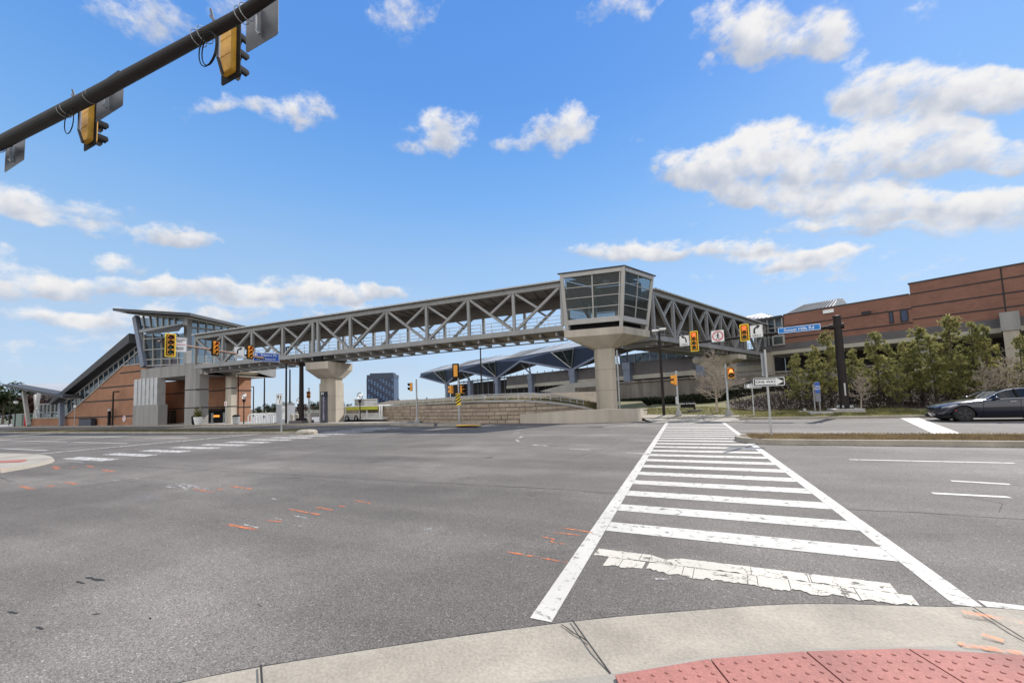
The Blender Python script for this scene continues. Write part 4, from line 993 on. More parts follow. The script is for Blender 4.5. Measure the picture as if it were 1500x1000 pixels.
    # guideway parapet to the left: dark band with pale edge
    sA, sB = sp(1118, 520)[0], sp(742, 560)[0]
    zp1, zp0, ze = sp(837, 541)[1], sp(837, 557)[1], sp(837, 562)[1]
    bx('guideway_parapet', BASEB, sA, sB, -.5, -.02, zp0, zp1); bx('pale_ledge', LEDGE, sA, sB, -1.2, .1, ze, zp0-.002)
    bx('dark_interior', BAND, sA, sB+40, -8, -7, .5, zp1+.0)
    wi = MB(ST); a, c = sp(1000, 530)[0], sp(905, 545)[0]; wi.box(a, c, -.9, -.85, zp1, zp1+1.5); wi.build('platform_glazing', GLASS_D, root)
    wf = MB(ST)
    for i in range(9): s = a+(c-a)*i/8; wf.box(s-.05, s+.05, -.85, -.78, zp1, zp1+1.5)
    wf.box(a, c, -.85, -.76, zp1+1.45, zp1+1.58); wf.build('glazing_frame', GALV, root)
    # ---- folded roof
    valleys = [657, 738, 842]; sv = [sp(v, 560)[0] for v in valleys]; per = (sv[0]-sv[2])/2
    zt = 11.0; zv = [sp(657, 563.5)[1], sp(738, 551.5)[1], sp(842, 539)[1]]; zv = sum(zv)/3
    zt = (sp(626, 552)[1]+sp(702, 540.5)[1]+sp(785, 527.5)[1])/3
    nv = 1
    while sv[0]-per*nv > sp(1000, 500)[0]: nv += 1; tip = sv[0]+per*.52
    for i in range(nv+1):
        half = i == nv            # the last bay is only half in view beside the bridge
        fas = MB(ST); bm = MB(ST); top = MB(ST); rib = MB(ST); tri = MB(ST); trif = MB(ST); und = MB(ST)
        v = sv[0]-per*i; a, c = v+per/2, v-per/2
        # inclined navy faces between eave line and valley
        yo, yi = 3.2, .6
        zt2 = zt+.95
        fas.prism([(a, yo, zt), (v, yi, zv), (v, yo-.2, zt2), (a, yo-.2, zt2)], (0, -.05, 0))
        if not half: fas.prism([(c, yo, zt), (v, yi, zv), (v, yo-.2, zt2), (c, yo-.2, zt2)], (0, -.05, 0))
        bm.bar((a, yo, zt-.1), (v, yi, zv-.15), .45, .42)
        if not half: bm.bar((c, yo, zt-.1), (v, yi, zv-.15), .45, .42)
        w_ = per*.12; zq = zt+.7; yq = yo+.05
        trif.bar((v, yi+.2, zv+.2), (v+w_, yq, zq), .16, .16); trif.bar((v, yi+.2, zv+.2), (v-w_, yq, zq), .16, .16)
        trif.bar((v+w_, yq, zq), (v-w_, yq, zq), .1, .1); trif.bar((v, yi+.2, zv+.2), (v, yq, zq), .08, .08)
        tri.prism([(v, yi+.1, zv+.2), (v+w_, yq-.08, zq), (v-w_, yq-.08, zq)], (0, -.03, 0))
        # pale folded plates rising behind the eave
        z1 = zt+.95; zr = zt+3.5
        top.prism([(a, yo-.2, z1), (v+per*.1, yo-.2, z1), (v+per*.1, -5.5, zr-.2), (v+per*.3, -5.5, zr), (a-per*.06, -5.5, zr)], (0, .05, .08))
        if not half: top.prism([(v+per*.1, yo-.2, z1), (c, yo-.2, z1), (c, -5.5, zr-.6), (c+per*.12, -5.5, zr-.1), (v-per*.12, -5.5, zr+.1), (v+per*.1, -5.5, zr-.7)], (0, .05, .08))
        for k in range(0 if half else 8):
            t = k/7; s = v-per*.22+(c-v+per*.22)*t; rib.bar((s, yo-.3, z1+.12), (s+(1-t)*per*.1, -5.5, zr+.25), .06, .12)
        if not half: rib.build('roof_ribs', STEEL, root); rib = MB(ST)
        for k in range(4):
            t = k/3; s = a+(v+per*.22-a)*t; rib.bar((s, yo-.3, z1+.12), (s, -5.5, zr+.25), .05, .08)
        und.prism([(a, yo-.3, zt-.05), (v, yi-.2, zv-.05), (v, -6, zv+1.6), (a, -6, zt+.4)], (0, 0, .06))
        if not half: und.prism([(c, yo-.3, zt-.05), (v, yi-.2, zv-.05), (v, -6, zv+1.6), (c, -6, zt+.4)], (0, 0, .06))
        fas.build('navy_fascia', NAVY, root); bm.build('folded_edge_beams', BLUEST, root); top.build('folded_roof', ROOFL, root); rib.build('roof_ribs', STEEL, root)
        tri.build('skylight_glass', GLASS, root); trif.build('skylight_frame', GALV, root); und.build('roof_underside', BASEB, root)
    for i in range(2*nv+1):
        s = sv[0]-per*i/2; z1 = zv-.2 if i % 2 == 0 else zv+.1
        m = MB(ST); m.box(s-.75, s+.55, -.02, .9, 0, z1-1.2); m.box(s-.85, s+.65, -.02, 1.0, z1-1.2, z1); m.build('platform_column', BLUEST, root)
        if i % 2: m = MB(ST); m.bar((s, .5, z1), (s+1.5, 2.2, zt-.4), .25, .3); m.bar((s, .5, z1), (s-1.5, 2.2, zt-.4), .25, .3); m.build('roof_strut', BLUEST, root)
    bx('platform_edge', CONC_G, sv[0]-per*4.2, sv[0]+4, -6, -.6, 2.4, 3.0)
    m = MB(ST)
    for i in range(26):
        s = sv[0]+2-i*2.6; m.bar((s, -5, 3), (s, -5, zv+1), .12, .12, (1, 0, 0))
    m.bar((sv[0]+3, -5, zv+.4), (sv[2]-per, -5, zv+.4), .2, .35); m.build('back_screen', STEEL, root)
station()

# ---- walls and raised ground in the middle distance
WD = dirv(152); W0 = gd(1000, 575, 41); W0.z = 0
def wl(px, py): p = gl(px, py, W0, WD); return p
def wallthing(name, label, poly, mat, th, extra=None):
    root = thing(name, label, 'wall', poly[0]*.5+poly[2]*.5 - Vector((0, 0, (poly[0].z+poly[2].z)/2-.2)))
    n = Vector((-WD.y, WD.x, 0)); n = n if n.y > 0 else -n
    m = MB(); m.prism(poly, n*th); m.build('wall', mat, root); return root
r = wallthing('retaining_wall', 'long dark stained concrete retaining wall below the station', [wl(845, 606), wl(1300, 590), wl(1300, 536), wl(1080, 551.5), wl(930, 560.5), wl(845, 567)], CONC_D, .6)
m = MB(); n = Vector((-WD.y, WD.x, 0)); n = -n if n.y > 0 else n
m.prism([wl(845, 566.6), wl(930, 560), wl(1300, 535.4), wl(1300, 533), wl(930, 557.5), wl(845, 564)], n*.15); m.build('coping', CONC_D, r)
off = n*1.0
def wl2(px, py): return gl(px, py, W0+off, WD)
wallthing('ramp_parapet', 'pale beige concrete parapet curving up beside the tall pier', [wl2(790, 573), wl2(842, 577), wl2(842, 568), wl2(877, 565.5), wl2(877, 557.5), wl2(833, 561.5), wl2(812, 567)], CONC, .4)

STW = [gz(*p) for p in ((866, 612), (850, 613.5), (830, 615), (800, 617.5), (770, 619.3), (700, 619.6), (640, 618.8), (600, 618.0), (560, 616.6), (520, 615.4), (480, 614.2))]
tops = [601, 597.5, 594, 590.5, 588.6, 588.6, 591.5, 594, 597, 600, 602.5]
TZ = [zat(p, t) for p, t in zip(STW, tops)]
def stone_wall():
    root = thing('stone_retaining_wall', 'retaining wall of pale split face stone blocks along the far road', 'wall', STW[5])
    k = Vector((0, 0, 1)); yv = Vector((0.15, .6, 0)); n = len(STW)
    body = MB(); blk = MB(); cap = MB(); rnd = random.Random(4)
    for i in range(n-1):
        a, c = STW[i], STW[i+1]
        body.add([a-k*.1, c-k*.1, c+k*TZ[i+1], a+k*TZ[i], a-k*.1+yv, c-k*.1+yv, c+k*TZ[i+1]+yv, a+k*TZ[i]+yv], [(0, 1, 2, 3), (3, 2, 6, 7), (0, 4, 5, 1), (4, 7, 6, 5), (0, 3, 7, 4), (1, 5, 6, 2)])
        # blocks, row by row, set proud of the joints
        d = (c-a); L_ = d.length; d = d/L_; nn = Vector((d.y, -d.x, 0)); nn = nn if nn.y < 0 else -nn
        rows = [(-.02, .26), (.28, .27), (.57, .27), (.86, .27), (1.15, .3)]
        for r0, f in rows:
            t = rnd.uniform(-.3, 0)
            while t < L_:
                w = rnd.choice((.5, .7, .9, 1.1)); t0, t1 = max(t+.022, 0), min(t+w-.022, L_)
                if t1-t0 > .05:
                    zt = TZ[i]+(TZ[i+1]-TZ[i])*((t0+t1)/2)/L_
                    za, zb = r0+.02, min(r0+f-.02 + (.0 if rnd.random() < .8 else .0), zt-.01)
                    if zb-za > .05:
                        pr = rnd.uniform(.05, .085); p, q = a+d*t0+nn*pr, a+d*t1+nn*pr
                        blk.prism([p+k*za, q+k*za, q+k*zb, p+k*zb], -nn*(pr-.004))
                t += w
        cap.prism([a+k*(TZ[i]-.005)+nn*.12, c+k*(TZ[i+1]-.005)+nn*.12, c+k*(TZ[i+1]-.005)+yv*1.05, a+k*(TZ[i]-.005)+yv*1.05], k*.12)
    body.build('backing_wall', CONC_D, root); blk.build('stone_blocks', leaf_mat('split_stone', (.27, .21, .155), (.46, .37, .28), 2.5, .9, 0), root); cap.build('coping', CONC, root)
    return root
stone_wall()
# railing along the top
def railing():
    root = thing('railing', 'grey metal railing along the top of the stone retaining wall', 'railing', STW[5]+Vector((0, 1, 1.4)))
    m = MB(); pts = [p+Vector((.1, .9, t+.05)) for p, t in zip(STW, TZ)][1:]
    tops = [zat(p, y) for p, y in zip(pts, (586, 583, 577.5, 575.5, 578, 583, 587, 591.5, 595, 598.5))]
    for (a, c), (za, zc) in zip(zip(pts, pts[1:]), zip(tops, tops[1:])):
        for f in (1.0, .52, .12): m.bar((a.x, a.y, a.z+(za-a.z)*f), (c.x, c.y, c.z+(zc-c.z)*f), .07, .08 if f == 1 else .05)
        n = max(2, int((c-a).length/1.0))
        for i in range(n):
            t = i/n; p = a.lerp(c, t); m.bar(p, (p.x, p.y, za+(zc-za)*t), .06, .06, (1, 0, 0))
    m.build('rails_and_posts', GALV, root)
railing()
# ground held up by the stone wall
b = MB(); k = Vector((0, 0, 1)); pts = [p+k*(t-.03)+Vector((.12, .5, 0)) for p, t in zip(STW, TZ)]
back = [p+Vector((.4, 3.0, .28)) for p in pts]; far = [Vector((p.x*1.1, p.y+16, 2.3)) for p in pts]
n = len(pts); b.v = [tuple(p) for p in pts+back+far]; b.f = [(r_*n+i, r_*n+i+1, (r_+1)*n+i+1, (r_+1)*n+i) for r_ in range(2) for i in range(n-1)]
struct('raised_ground', b, TURF_D)
rnd = random.Random(31); b = MB()
for _ in range(9000):
    i = rnd.randrange(n-1); t = rnd.random(); u = rnd.random()**1.5
    p = pts[i].lerp(pts[i+1], t).lerp(back[i].lerp(back[i+1], t), u); h = rnd.uniform(.06, .30); a = rnd.uniform(0, 6.28); w = .025
    b.sheet([p+Vector((-math.cos(a)*w, -math.sin(a)*w, 0)), p+Vector((math.cos(a)*w, math.sin(a)*w, 0)), p+Vector((rnd.uniform(-.15, .15), rnd.uniform(-.15, .15), h))])
stuff('wall_top_plants', b, GRASSB, 'dry yellow weeds growing along the top of the stone wall', 'plants')
# low curved concrete wall in front of the pier
def low_wall():
    P = arc_pts([gz(*p) for p in ((762, 619.6), (800, 619.8), (850, 619.5), (900, 618.5), (930, 617.2), (943, 615.2), (949, 612), (947, 609))]); 
    tp = [(762, 606.5), (800, 604), (830, 601.5), (870, 600), (905, 598.8), (930, 598.5), (947, 598.5), (950, 598)]
    root = thing('low_concrete_wall', 'low curved concrete wall at the foot of the tall pier', 'wall', P[20]); k = Vector((0, 0, 1))
    def tz(p):
        d = p-CAMP; x = CX+FPX*d.dot(CR)/d.dot(CW)
        for (xa, ya), (xb, yb) in zip(tp, tp[1:]):
            if x <= xb: y = ya+(yb-ya)*max(0, (x-xa)/(xb-xa)); break
        else: y = 598
        return zat(p, y)
    m = MB(); n = len(P); off = Vector((.05, .38, 0)); T = [tz(p) for p in P]
    for i in range(n-1):
        a, c = P[i], P[i+1]; lean = Vector((0, .06, 0)); d = (c-a).normalized(); nn = Vector((-d.y, d.x, 0))*.36
        m.add([a, c, c+k*T[i+1]+lean, a+k*T[i]+lean, a+nn, c+nn, c+nn+k*T[i+1]+lean, a+nn+k*T[i]+lean], [(0, 1, 2, 3), (3, 2, 6, 7), (4, 7, 6, 5)] + ([(0, 3, 7, 4)] if i == 0 else []) + ([(1, 5, 6, 2)] if i == n-2 else []))
    m.build('wall', CONC_P, root, smooth=False)
    g = MB(); rows = [[P[i]+Vector((.05, .3, T[i]-.06)) for i in range(n)], [P[i]+Vector((0, 1.6, T[i]*.5+.25)) for i in range(n)], [Vector((P[i].x, max(P[i].y+3, 30), .62)) for i in range(n)], [Vector((P[i].x-2, 46, 1.1)) for i in range(n)]]
    g.v = [tuple(p) for r_ in rows for p in r_]; g.f = [(r_*n+i, r_*n+i+1, (r_+1)*n+i+1, (r_+1)*n+i) for r_ in range(3) for i in range(n-1)]
    struct('grass_slope', g, TURF)
low_wall()
# ---- far buildings
def tower():
    d = 230; a, c = gd(538, 590, d), gd(580, 590, d); zt = gd(558, 547.5, d).z; l = gd(535, 590, d+14)
    root = thing('office_tower', 'distant dark blue glass office tower between the two bridge piers', 'building', (a.x, a.y, 0)); k = Vector((0, 0, 1))
    u = (c-a); u.z = 0; w = u.length; u.normalize(); v = Vector((-u.y, u.x, 0)); w *= .93; T = fr(Vector((a.x, a.y, 0)), u, v)
    m = MB(T); m.box(0, w, 0, 10, 0, zt-2.6); m.build('curtain_wall', GLASS_B, root)
    m = MB(T); m.box(-.15, w+.15, -.15, 10.15, zt-2.6, zt-.3); m.box(1, w-1, 2, 8, zt-.3, zt+.8); m.build('parapet', CURT, root)
    m = MB(T)
    for i in range(10): x = w*i/9; m.box(x-.16, x+.16, -.3, -.0, 0, zt-2.6)
    for j in range(13): z = 2+j*(zt-5)/12; m.box(.17, w-.17, -.12, 0, z-.16, z+.16)
    for j in range(6): y = 10*j/5; m.box(-.3, 0, y-.15, y+.15, 0, zt-2.6)
    m.build('window_grid', CURT, root)
    m = MB(T)
    for i in range(9):
        x0 = w*i/9+.5
        for j in range(12):
            if (i*7+j*3) % 4 < 2: z = 2+j*(zt-5)/12; m.box(x0, x0+.9, -.05, -.02, z+.35, z+1.4)
    m.build('window_blinds', M('blue_blinds', (.13, .25, .48), .4, .2, .1), root)
tower()
def small_block():
    d = 170; a, c = gd(519.5, 595, d), gd(533.5, 595, d); zt = gd(527, 585.5, d).z
    root = thing('concrete_building', 'small plain grey concrete block left of the glass office tower', 'building', (a.x, a.y, 0))
    m = MB(); m.prism([(a.x, a.y, 0), (c.x, c.y, 0), (c.x-1, c.y+9, 0), (a.x-1, a.y+9, 0)], (0, 0, zt)); m.build('wall', CONC_G, root)
    m = MB(); m.prism([(a.x-.2, a.y-.2, zt), (c.x+.2, c.y-.2, zt), (c.x-.8, c.y+9, zt), (a.x-1.2, a.y+9, zt)], (0, 0, .35)); m.build('roof_edge', CONC, root)
small_block()

# ================================================================ signals, signs, posts
XZ = lambda x, z, y=0: Vector((x, y, z))
def rrect(w, h, r, n=4):
    P = []
    for cx, cz, a0 in ((w/2-r, h/2-r, 0), (-w/2+r, h/2-r, 90), (-w/2+r, -h/2+r, 180), (w/2-r, -h/2+r, 270)):
        for i in range(n+1): t = R_(a0+90*i/n); P.append((cx+r*math.cos(t), cz+r*math.sin(t)))
    return P
def plate(root, nm, w, h, mat, y=0, th=.006, r=.03, cx=0, cz=0):
    m = MB(); m.prism([(cx+a, y, cz+b_) for a, b_ in rrect(w, h, r)], (0, th, 0)); return m.build(nm, mat, root, local=True)
def frame(root, nm, w, h, bw, mat, y=0, th=.006, r=.05):
    o = rrect(w, h, r); i = rrect(w-2*bw, h-2*bw, max(r-bw, .005)); n = len(o); m = MB()
    m.v = [(a, y, b_) for a, b_ in o]+[(a, y, b_) for a, b_ in i]+[(a, y+th, b_) for a, b_ in o]+[(a, y+th, b_) for a, b_ in i]
    for k in range(n):
        j = (k+1) % n; m.f += [(k, j, n+j, n+k), (2*n+k, 3*n+k, 3*n+j, 2*n+j), (k, 2*n+k, 2*n+j, j), (n+k, n+j, 3*n+j, 3*n+k)]
    return m.build(nm, mat, root, local=True)
def signal_head(name, label, P, rz, n, lit=None, arrows=False, border=True, bplate=True, body=None, group=None, sc=1., hand=False, visor_mat=None, cat='traffic signal'):
    """P = centre of the head; faces local -Y"""
    root = thing(name, label, cat, P, rz, group); root.scale = (1, 1, 1); s = .34*sc
    H = n*s; body = body or YEL
    m = MB(); m.prism([(a, -.06*sc, b_) for a, b_ in rrect(.34*sc, H, .05*sc)], (0, .17*sc, 0))
    for i in range(1, n): z = -H/2+i*s; m.prism([(a*1.0, -.064*sc, z+b_) for a, b_ in rrect(.335*sc, .012, .004)], (0, .180*sc, 0))
    m.build('housing', body, root, local=True)
    if bplate:
        bw = .125*sc; W_, H_ = .34*sc+2*bw, H+2*bw
        frame(root, 'backplate', W_, H_, bw+.012, BLACKM if not border else BLACKM, 0, .01, .06*sc)
        if border: frame(root, 'retroreflective_border', W_, H_, .075*sc, YELB, -.006, .005, .06*sc)
    offs = [L_RED_OFF] + ([L_AMB_OFF] if n >= 3 else []) + ([L_GRN_OFF] if n == 3 else [L_GRN_OFF, L_GRN_OFF] if n == 4 else [L_AMB_OFF] if n == 2 else [])
    for i in range(n):
        z = H/2-s*(i+.5); mt = (L_RED_ON if not hand else L_HAND) if lit == i else offs[i]
        m = MB(Matrix.Translation((0, -.085*sc, z)) @ Matrix.Rotation(R_(90), 4, 'X'))
        m.lathe([(.135*sc, -.02*sc), (.125*sc, 0), (.08*sc, .014*sc), (.02*sc, .02*sc)], n=16); m.build('lens', mt, root, local=True)
        v = MB(); k = 14
        for ring, (rr, yy) in enumerate(((.145*sc, -.06*sc), (.15*sc, -.26*sc))):
            for j in range(k+1):
                t = R_(-35+250*j/k); v.v.append((rr*math.cos(t), yy*(1-.35*max(0, -math.sin(t))) if ring else yy, z+rr*math.sin(t)))
        v.f = [(j, j+1, k+2+j, k+1+j) for j in range(k)]
        o = v.build('visor', visor_mat or body, root, local=True); md = o.modifiers.new('thickness', 'SOLIDIFY'); md.thickness = .008
    return root
def rect_sign(name, label, P, rz, w, h, mat, cat='road sign', border=None, bcol=None, group=None, back=True):
    root = thing(name, label, cat, P, rz, group); plate(root, 'panel', w, h, mat, 0, .005, .04)
    if border: frame(root, 'border', w-.03, h-.03, border, bcol, -.003, .003, .035)
    return root
def arrow_turn(root, mirror, sc, cz=0):
    m = MB(); P = []; s = -1 if mirror else 1
    pts = [(-.10, -.20), (-.10, .0), (-.055, .10), (.04, .155)]
    for a, c in zip(pts, pts[1:]): m.bar((s*a[0]*sc, -.004, cz+a[1]*sc), (s*c[0]*sc, -.004, cz+c[1]*sc), .004, .085*sc, (0, 0, 1) if abs(a[1]-c[1]) < .08 else (1, 0, 0))
    m.prism([(s*.02*sc, -.004, cz+.27*sc), (s*.19*sc, -.004, cz+.20*sc), (s*.055*sc, -.004, cz+.05*sc)], (0, .002, 0))
    return m.build('turn_arrow', SBLACK, root, local=True)
def ang_to_cam(p, twist=0):
    d = CAMP-Vector(p); return math.atan2(d.y, d.x)+math.pi/2+twist
# ---------------------------------------------------------------- right mast arm
RP = gy(1238.5, 604, 30); RPz = bank(RP.x, RP.y); RP = Vector((RP.x, RP.y, RPz)); RTOP = zat(RP, 463)
RA = dirv(168)
def ra(px, py, off=0.): return gl(px, py, RP + Vector((RA.y, -RA.x, 0))*(-off if RA.x < 0 else off), RA)
def right_mast():
    root = thing('mast_arm_pole', 'dark steel mast arm pole standing on a concrete footing before the pines', 'signal pole', RP)
    f = MB(); d = dirv(0); f.prism([RP+Vector(v) for v in ((-.75, -.65, -.4), (.75, -.65, -.4), (.75, .65, -.4), (-.75, .65, -.4))], (0, 0, .62)); f.build('concrete_footing', CONC, root, bevel=.02)
    m = MB(); m.tube(RP+Vector((0, 0, .22)), (RP.x, RP.y, RTOP), .235, .19, 16); m.lathe([(.235, 0), (.21, .05), (.05, .09)], (RP.x, RP.y, RTOP-.04), 16); m.build('pole', DARKM, root, smooth=False)
    m = MB(); m.lathe([(.42, .22), (.42, .27)], RP, 16)
    m.build('base_plate', DARKM, root)
    for i in range(6): a = R_(60*i); q = RP+Vector((.36*math.cos(a), .36*math.sin(a), .27)); m = MB(); m.lathe([(.05, 0), (.05, .12), (.03, .15)], q, 8); m.build('anchor_bolt', GALV, root)
    a = ra(1222, 478.5); t = ra(909, 514.5); c = Vector((RP.x, RP.y, a.z))
    m = MB(); m.tube(c, t, .115, .055, 12); m.build('arm', DARKM, root)
    m = MB(); m.tube(c-RA*.30, c+RA*.42, .165, n=12); m.build('arm_flange', DARKM, root)
    m = MB(); m.box(RP.x-.03, RP.x+.05, RP.y-.242, RP.y-.215, RPz+1.0, RPz+1.75)
    m.build('number_tag', GALV, root)
    return c, t
RC, RTIP = right_mast()
RFACE = R_(168+90+90)
def on_ra(px, py, off=.2): return ra(px, py, -off) if False else gl(px, py, RP - Vector((0, off, 0)), RA)
sg = rect_sign('street_name_sign', 'bright blue street name sign reading Sunset Hills Rd on the right mast arm', on_ra(1170, 481.5), RFACE, 2.22, .40, SBLUE, 'street sign', .028, SWHITE)
text('Sunset Hills Rd', .275, SWHITE, sg, TR(0, -.006, -.01), sx=.94)
signal_head('traffic_signal', 'three lamp yellow bordered signal showing red on the right mast arm', on_ra(1090.5, 487), RFACE, 3, 0, group='signals on the right mast arm', sc=.93, body=AMBER)
signal_head('traffic_signal', 'four lamp yellow bordered signal beside the left turn ONLY sign', on_ra(1017, 499.5), RFACE, 4, 0, group='signals on the right mast arm', sc=.93, body=AMBER)
sg = rect_sign('turn_sign', 'white right turn ONLY sign next to the three lamp signal', on_ra(1108, 485), RFACE, .74, .86, SWHITE, 'road sign', .015, SBLACK)
arrow_turn(sg, False, 1.25, .09); text('ONLY', .19, SBLACK, sg, TR(0, -.005, -.30))
sg = rect_sign('turn_sign', 'white left turn ONLY sign at the left of the four lamp signal', on_ra(1002.5, 499), RFACE, .70, .80, SWHITE, 'road sign', .015, SBLACK)
arrow_turn(sg, True, 1.15, .09); text('ONLY', .18, SBLACK, sg, TR(0, -.005, -.28))
sg = rect_sign('no_pedestrians_sign', 'square white no pedestrians sign with red ring in the middle of the right mast arm', on_ra(1051.3, 492), RFACE, .80, .80, SWHITE, 'road sign')
m = MB(); n = 32; m.v = [(r*math.cos(6.283*i/n), y, r*math.sin(6.283*i/n)) for y in (-.006, -.002) for r in (.35, .285) for i in range(n)]
for i in range(n): j = (i+1) % n; m.f += [(i, j, n+j, n+i), (2*n+i, 3*n+i, 3*n+j, 2*n+j), (i, 2*n+i, 2*n+j, j), (n+i, n+j, 3*n+j, 3*n+i)]
m.bar((-.22, -.0045, .22), (.22, -.0045, -.22), .003, .06, (0, 1, 0)); m.v = m.v; m.build('red_ring', SRED, sg, local=True)
m = MB(); m.prism([(.02+.05*math.cos(6.28*i/12), -.003, .2+.05*math.sin(6.28*i/12)) for i in range(12)], (0, .002, 0))
for a, c, w in (((.02, .14), (.0, -.02), .09), ((.0, -.02), (.08, -.24), .05), ((.0, -.02), (-.09, -.23), .05), ((.02, .13), (.11, .0), .035), ((.02, .13), (-.08, .02), .035)):
    m.bar((a[0], -.002, a[1]), (c[0], -.002, c[1]), .002, w, (0, 1, 0)) if False else m.prism([(a[0]-w/2, -.003, a[1]), (a[0]+w/2, -.003, a[1]), (c[0]+w/2, -.003, c[1]), (c[0]-w/2, -.003, c[1])], (0, .002, 0))
m.build('walking_figure', SBLACK, sg, local=True)

# ---------------------------------------------------------------- left mast arm by the plaza
LP = gy(441.5, 616.5, 27.3); LP.z = .14
def left_mast():
    root = thing('mast_arm_pole', 'dark red brown mast arm pole on the plaza left of the middle pier', 'signal pole', LP)
    zt = zat(LP, 529.5); za = zat(LP, 533.5); c = Vector((LP.x, LP.y, za))
    m = MB(); m.prism([LP+Vector(v) for v in ((-.9, -.7, -.1), (.9, -.7, -.1), (.9, .7, -.1), (-.9, .7, -.1))], (0, 0, .35)); m.build('concrete_footing', BASEB, root)
    m = MB(); m.tube(LP+Vector((0, 0, .2)), (LP.x, LP.y, zt), .24, .19, 14); m.build('pole', DARKM, root)
    m = MB(); m.lathe([(.5, .25), (.5, .45), (.35, .5)], LP, 12); m.build('base_plate', DARKM, root)
    t = gz(231, 499.5, za+.35); m = MB(); m.tube(c, t, .13, .055, 12); m.build('arm', M('bronze_arm', (.16, .09, .06), .4, .1, 1, 20, .05, metal=.3), root)
    d = (c-t).normalized(); m = MB(); m.tube(c+d*.3, c-d*.5, .17, n=10); m.build('arm_flange', DARKM, root)
    return c, t
LC, LTIP = left_mast()
def on_la(px, py, off=.25):
    D = (LTIP-LC); D.z = 0; D.normalize(); p = gl(px, py, LC, D); w = (CAMP-p); w.z = 0; return p + w.normalized()*off
P_ = on_la(249.5, 506); signal_head('traffic_signal', 'four lamp yellow bordered signal near the tip of the left mast arm', P_, ang_to_cam(P_, .15), 4, None, sc=.97, group='signals on the left mast arm', visor_mat=BLACKM, body=AMBER)
P_ = on_la(315.5, 510); signal_head('traffic_signal', 'three lamp signal turned aside between the tip and the right turn sign', P_, ang_to_cam(P_, .55), 3, None, border=False, bplate=True, body=AMBER, sc=.95, group='signals on the left mast arm')
P_ = on_la(366, 516); signal_head('traffic_signal', 'three lamp signal turned aside just left of the blue guide sign', P_, ang_to_cam(P_, .55), 3, None, border=False, bplate=True, body=AMBER, sc=.95, group='signals on the left mast arm')
P_ = on_la(263, 505.5); sg = rect_sign('yield_sign', 'white turn YIELD text sign beside the four lamp signal on the left arm', P_, ang_to_cam(P_, .1), .80, 1.02, SWHITE, 'road sign', .015, SBLACK)
text('LEFT TURN\nYIELD', .13, SBLACK, sg, TR(0, -.005, .29)); text('ON FLASHING', .10, SRED, sg, TR(0, -.005, .02)); text('YELLOW\nARROW', .12, SBLACK, sg, TR(0, -.005, -.25))
P_ = on_la(350.5, 516.5); sg = rect_sign('turn_sign', 'white right turn ONLY sign on the left mast arm', P_, ang_to_cam(P_, .1), .72, .92, SWHITE, 'road sign', .015, SBLACK)
arrow_turn(sg, False, 1.2, .1); text('ONLY', .18, SBLACK, sg, TR(0, -.005, -.32))
P_ = on_la(390.3, 523.5); sg = rect_sign('guide_sign', 'dark blue two line guide sign near the pole of the left mast arm', P_, ang_to_cam(P_, .25), 2.05, .80, SBLUE2, 'street sign', .04, SWHITE)
text('Preserve Rd', .26, SWHITE, sg, TR(.18, -.006, .17), sx=.95); text('Metro Station Dr', .23, SWHITE, sg, TR(0, -.006, -.17), sx=.9)
m = MB(); m.prism([(-.93, -.004, .2), (-.82, -.004, .3), (-.82, -.004, .24), (-.68, -.004, .24), (-.68, -.004, .16), (-.82, -.004, .16), (-.82, -.004, .1)], (0, .002, 0)); m.build('arrow', SWHITE, sg, local=True)
o = thing('detection_camera', 'small detection camera on a thin riser at the left mast arm pole', 'camera', LC+Vector((-.5, -.2, .1))); m = MB(); q = LC+Vector((-.55, -.25, .1)); m.tube(q, q+Vector((0, 0, 1.6)), .03); m.build('riser', GALV, o)
m = MB(); m.tube(q+Vector((-.15, -.2, 1.65)), q+Vector((.1, .15, 1.7)), .07, n=8); m.build('housing', GALV, o)

# ---------------------------------------------------------------- near mast arm overhead (pole stands on the corner island, out of frame)
AY = 3.5; AZ = gy(340, 30.5, AY).z
def near_mast():
    p = Vector((-30, AY, 0)); root = thing('mast_arm_pole', 'long dark mast arm crossing overhead in the upper left corner', 'signal pole', p)
    m = MB(); m.tube(p, p+Vector((0, 0, AZ+.5)), .3, .24, 14); m.build('pole', DARKM, root)
    tip = Vector((-3.4, AY, gy(404, -4, AY).z)); a = Vector((-30, AY, AZ)); q = gy(135, 141, AY)
    m = MB(); q0 = gy(0, 210, AY); zl = q.z+(q0.z-q.z)*(-30-q.x)/(q0.x-q.x); m.tube((-30, AY, zl), (q.x, AY, q.z), .19, .115, 18); m.tube((q.x, AY, q.z), (-5.9, AY, AZ), .115, .08, 18); m.tube((-5.9, AY, AZ), (tip.x, AY, AZ-.0), .08, .065, 18); m.build('arm', DARKM, root, smooth=False)
    m = MB(); c = gy(165, 118, AY); za = arm_z(c.x); m.bar((c.x-.4, AY-.02, za+.10), (c.x+.35, AY-.02, za+.09), .07, .06); m.build('arm_joint', DARKM, root)
def arm_z(x):
    q = gy(135, 141, AY); return AZ+(q.z-AZ)*(x+5.9)/(q.x+5.9)
near_mast()
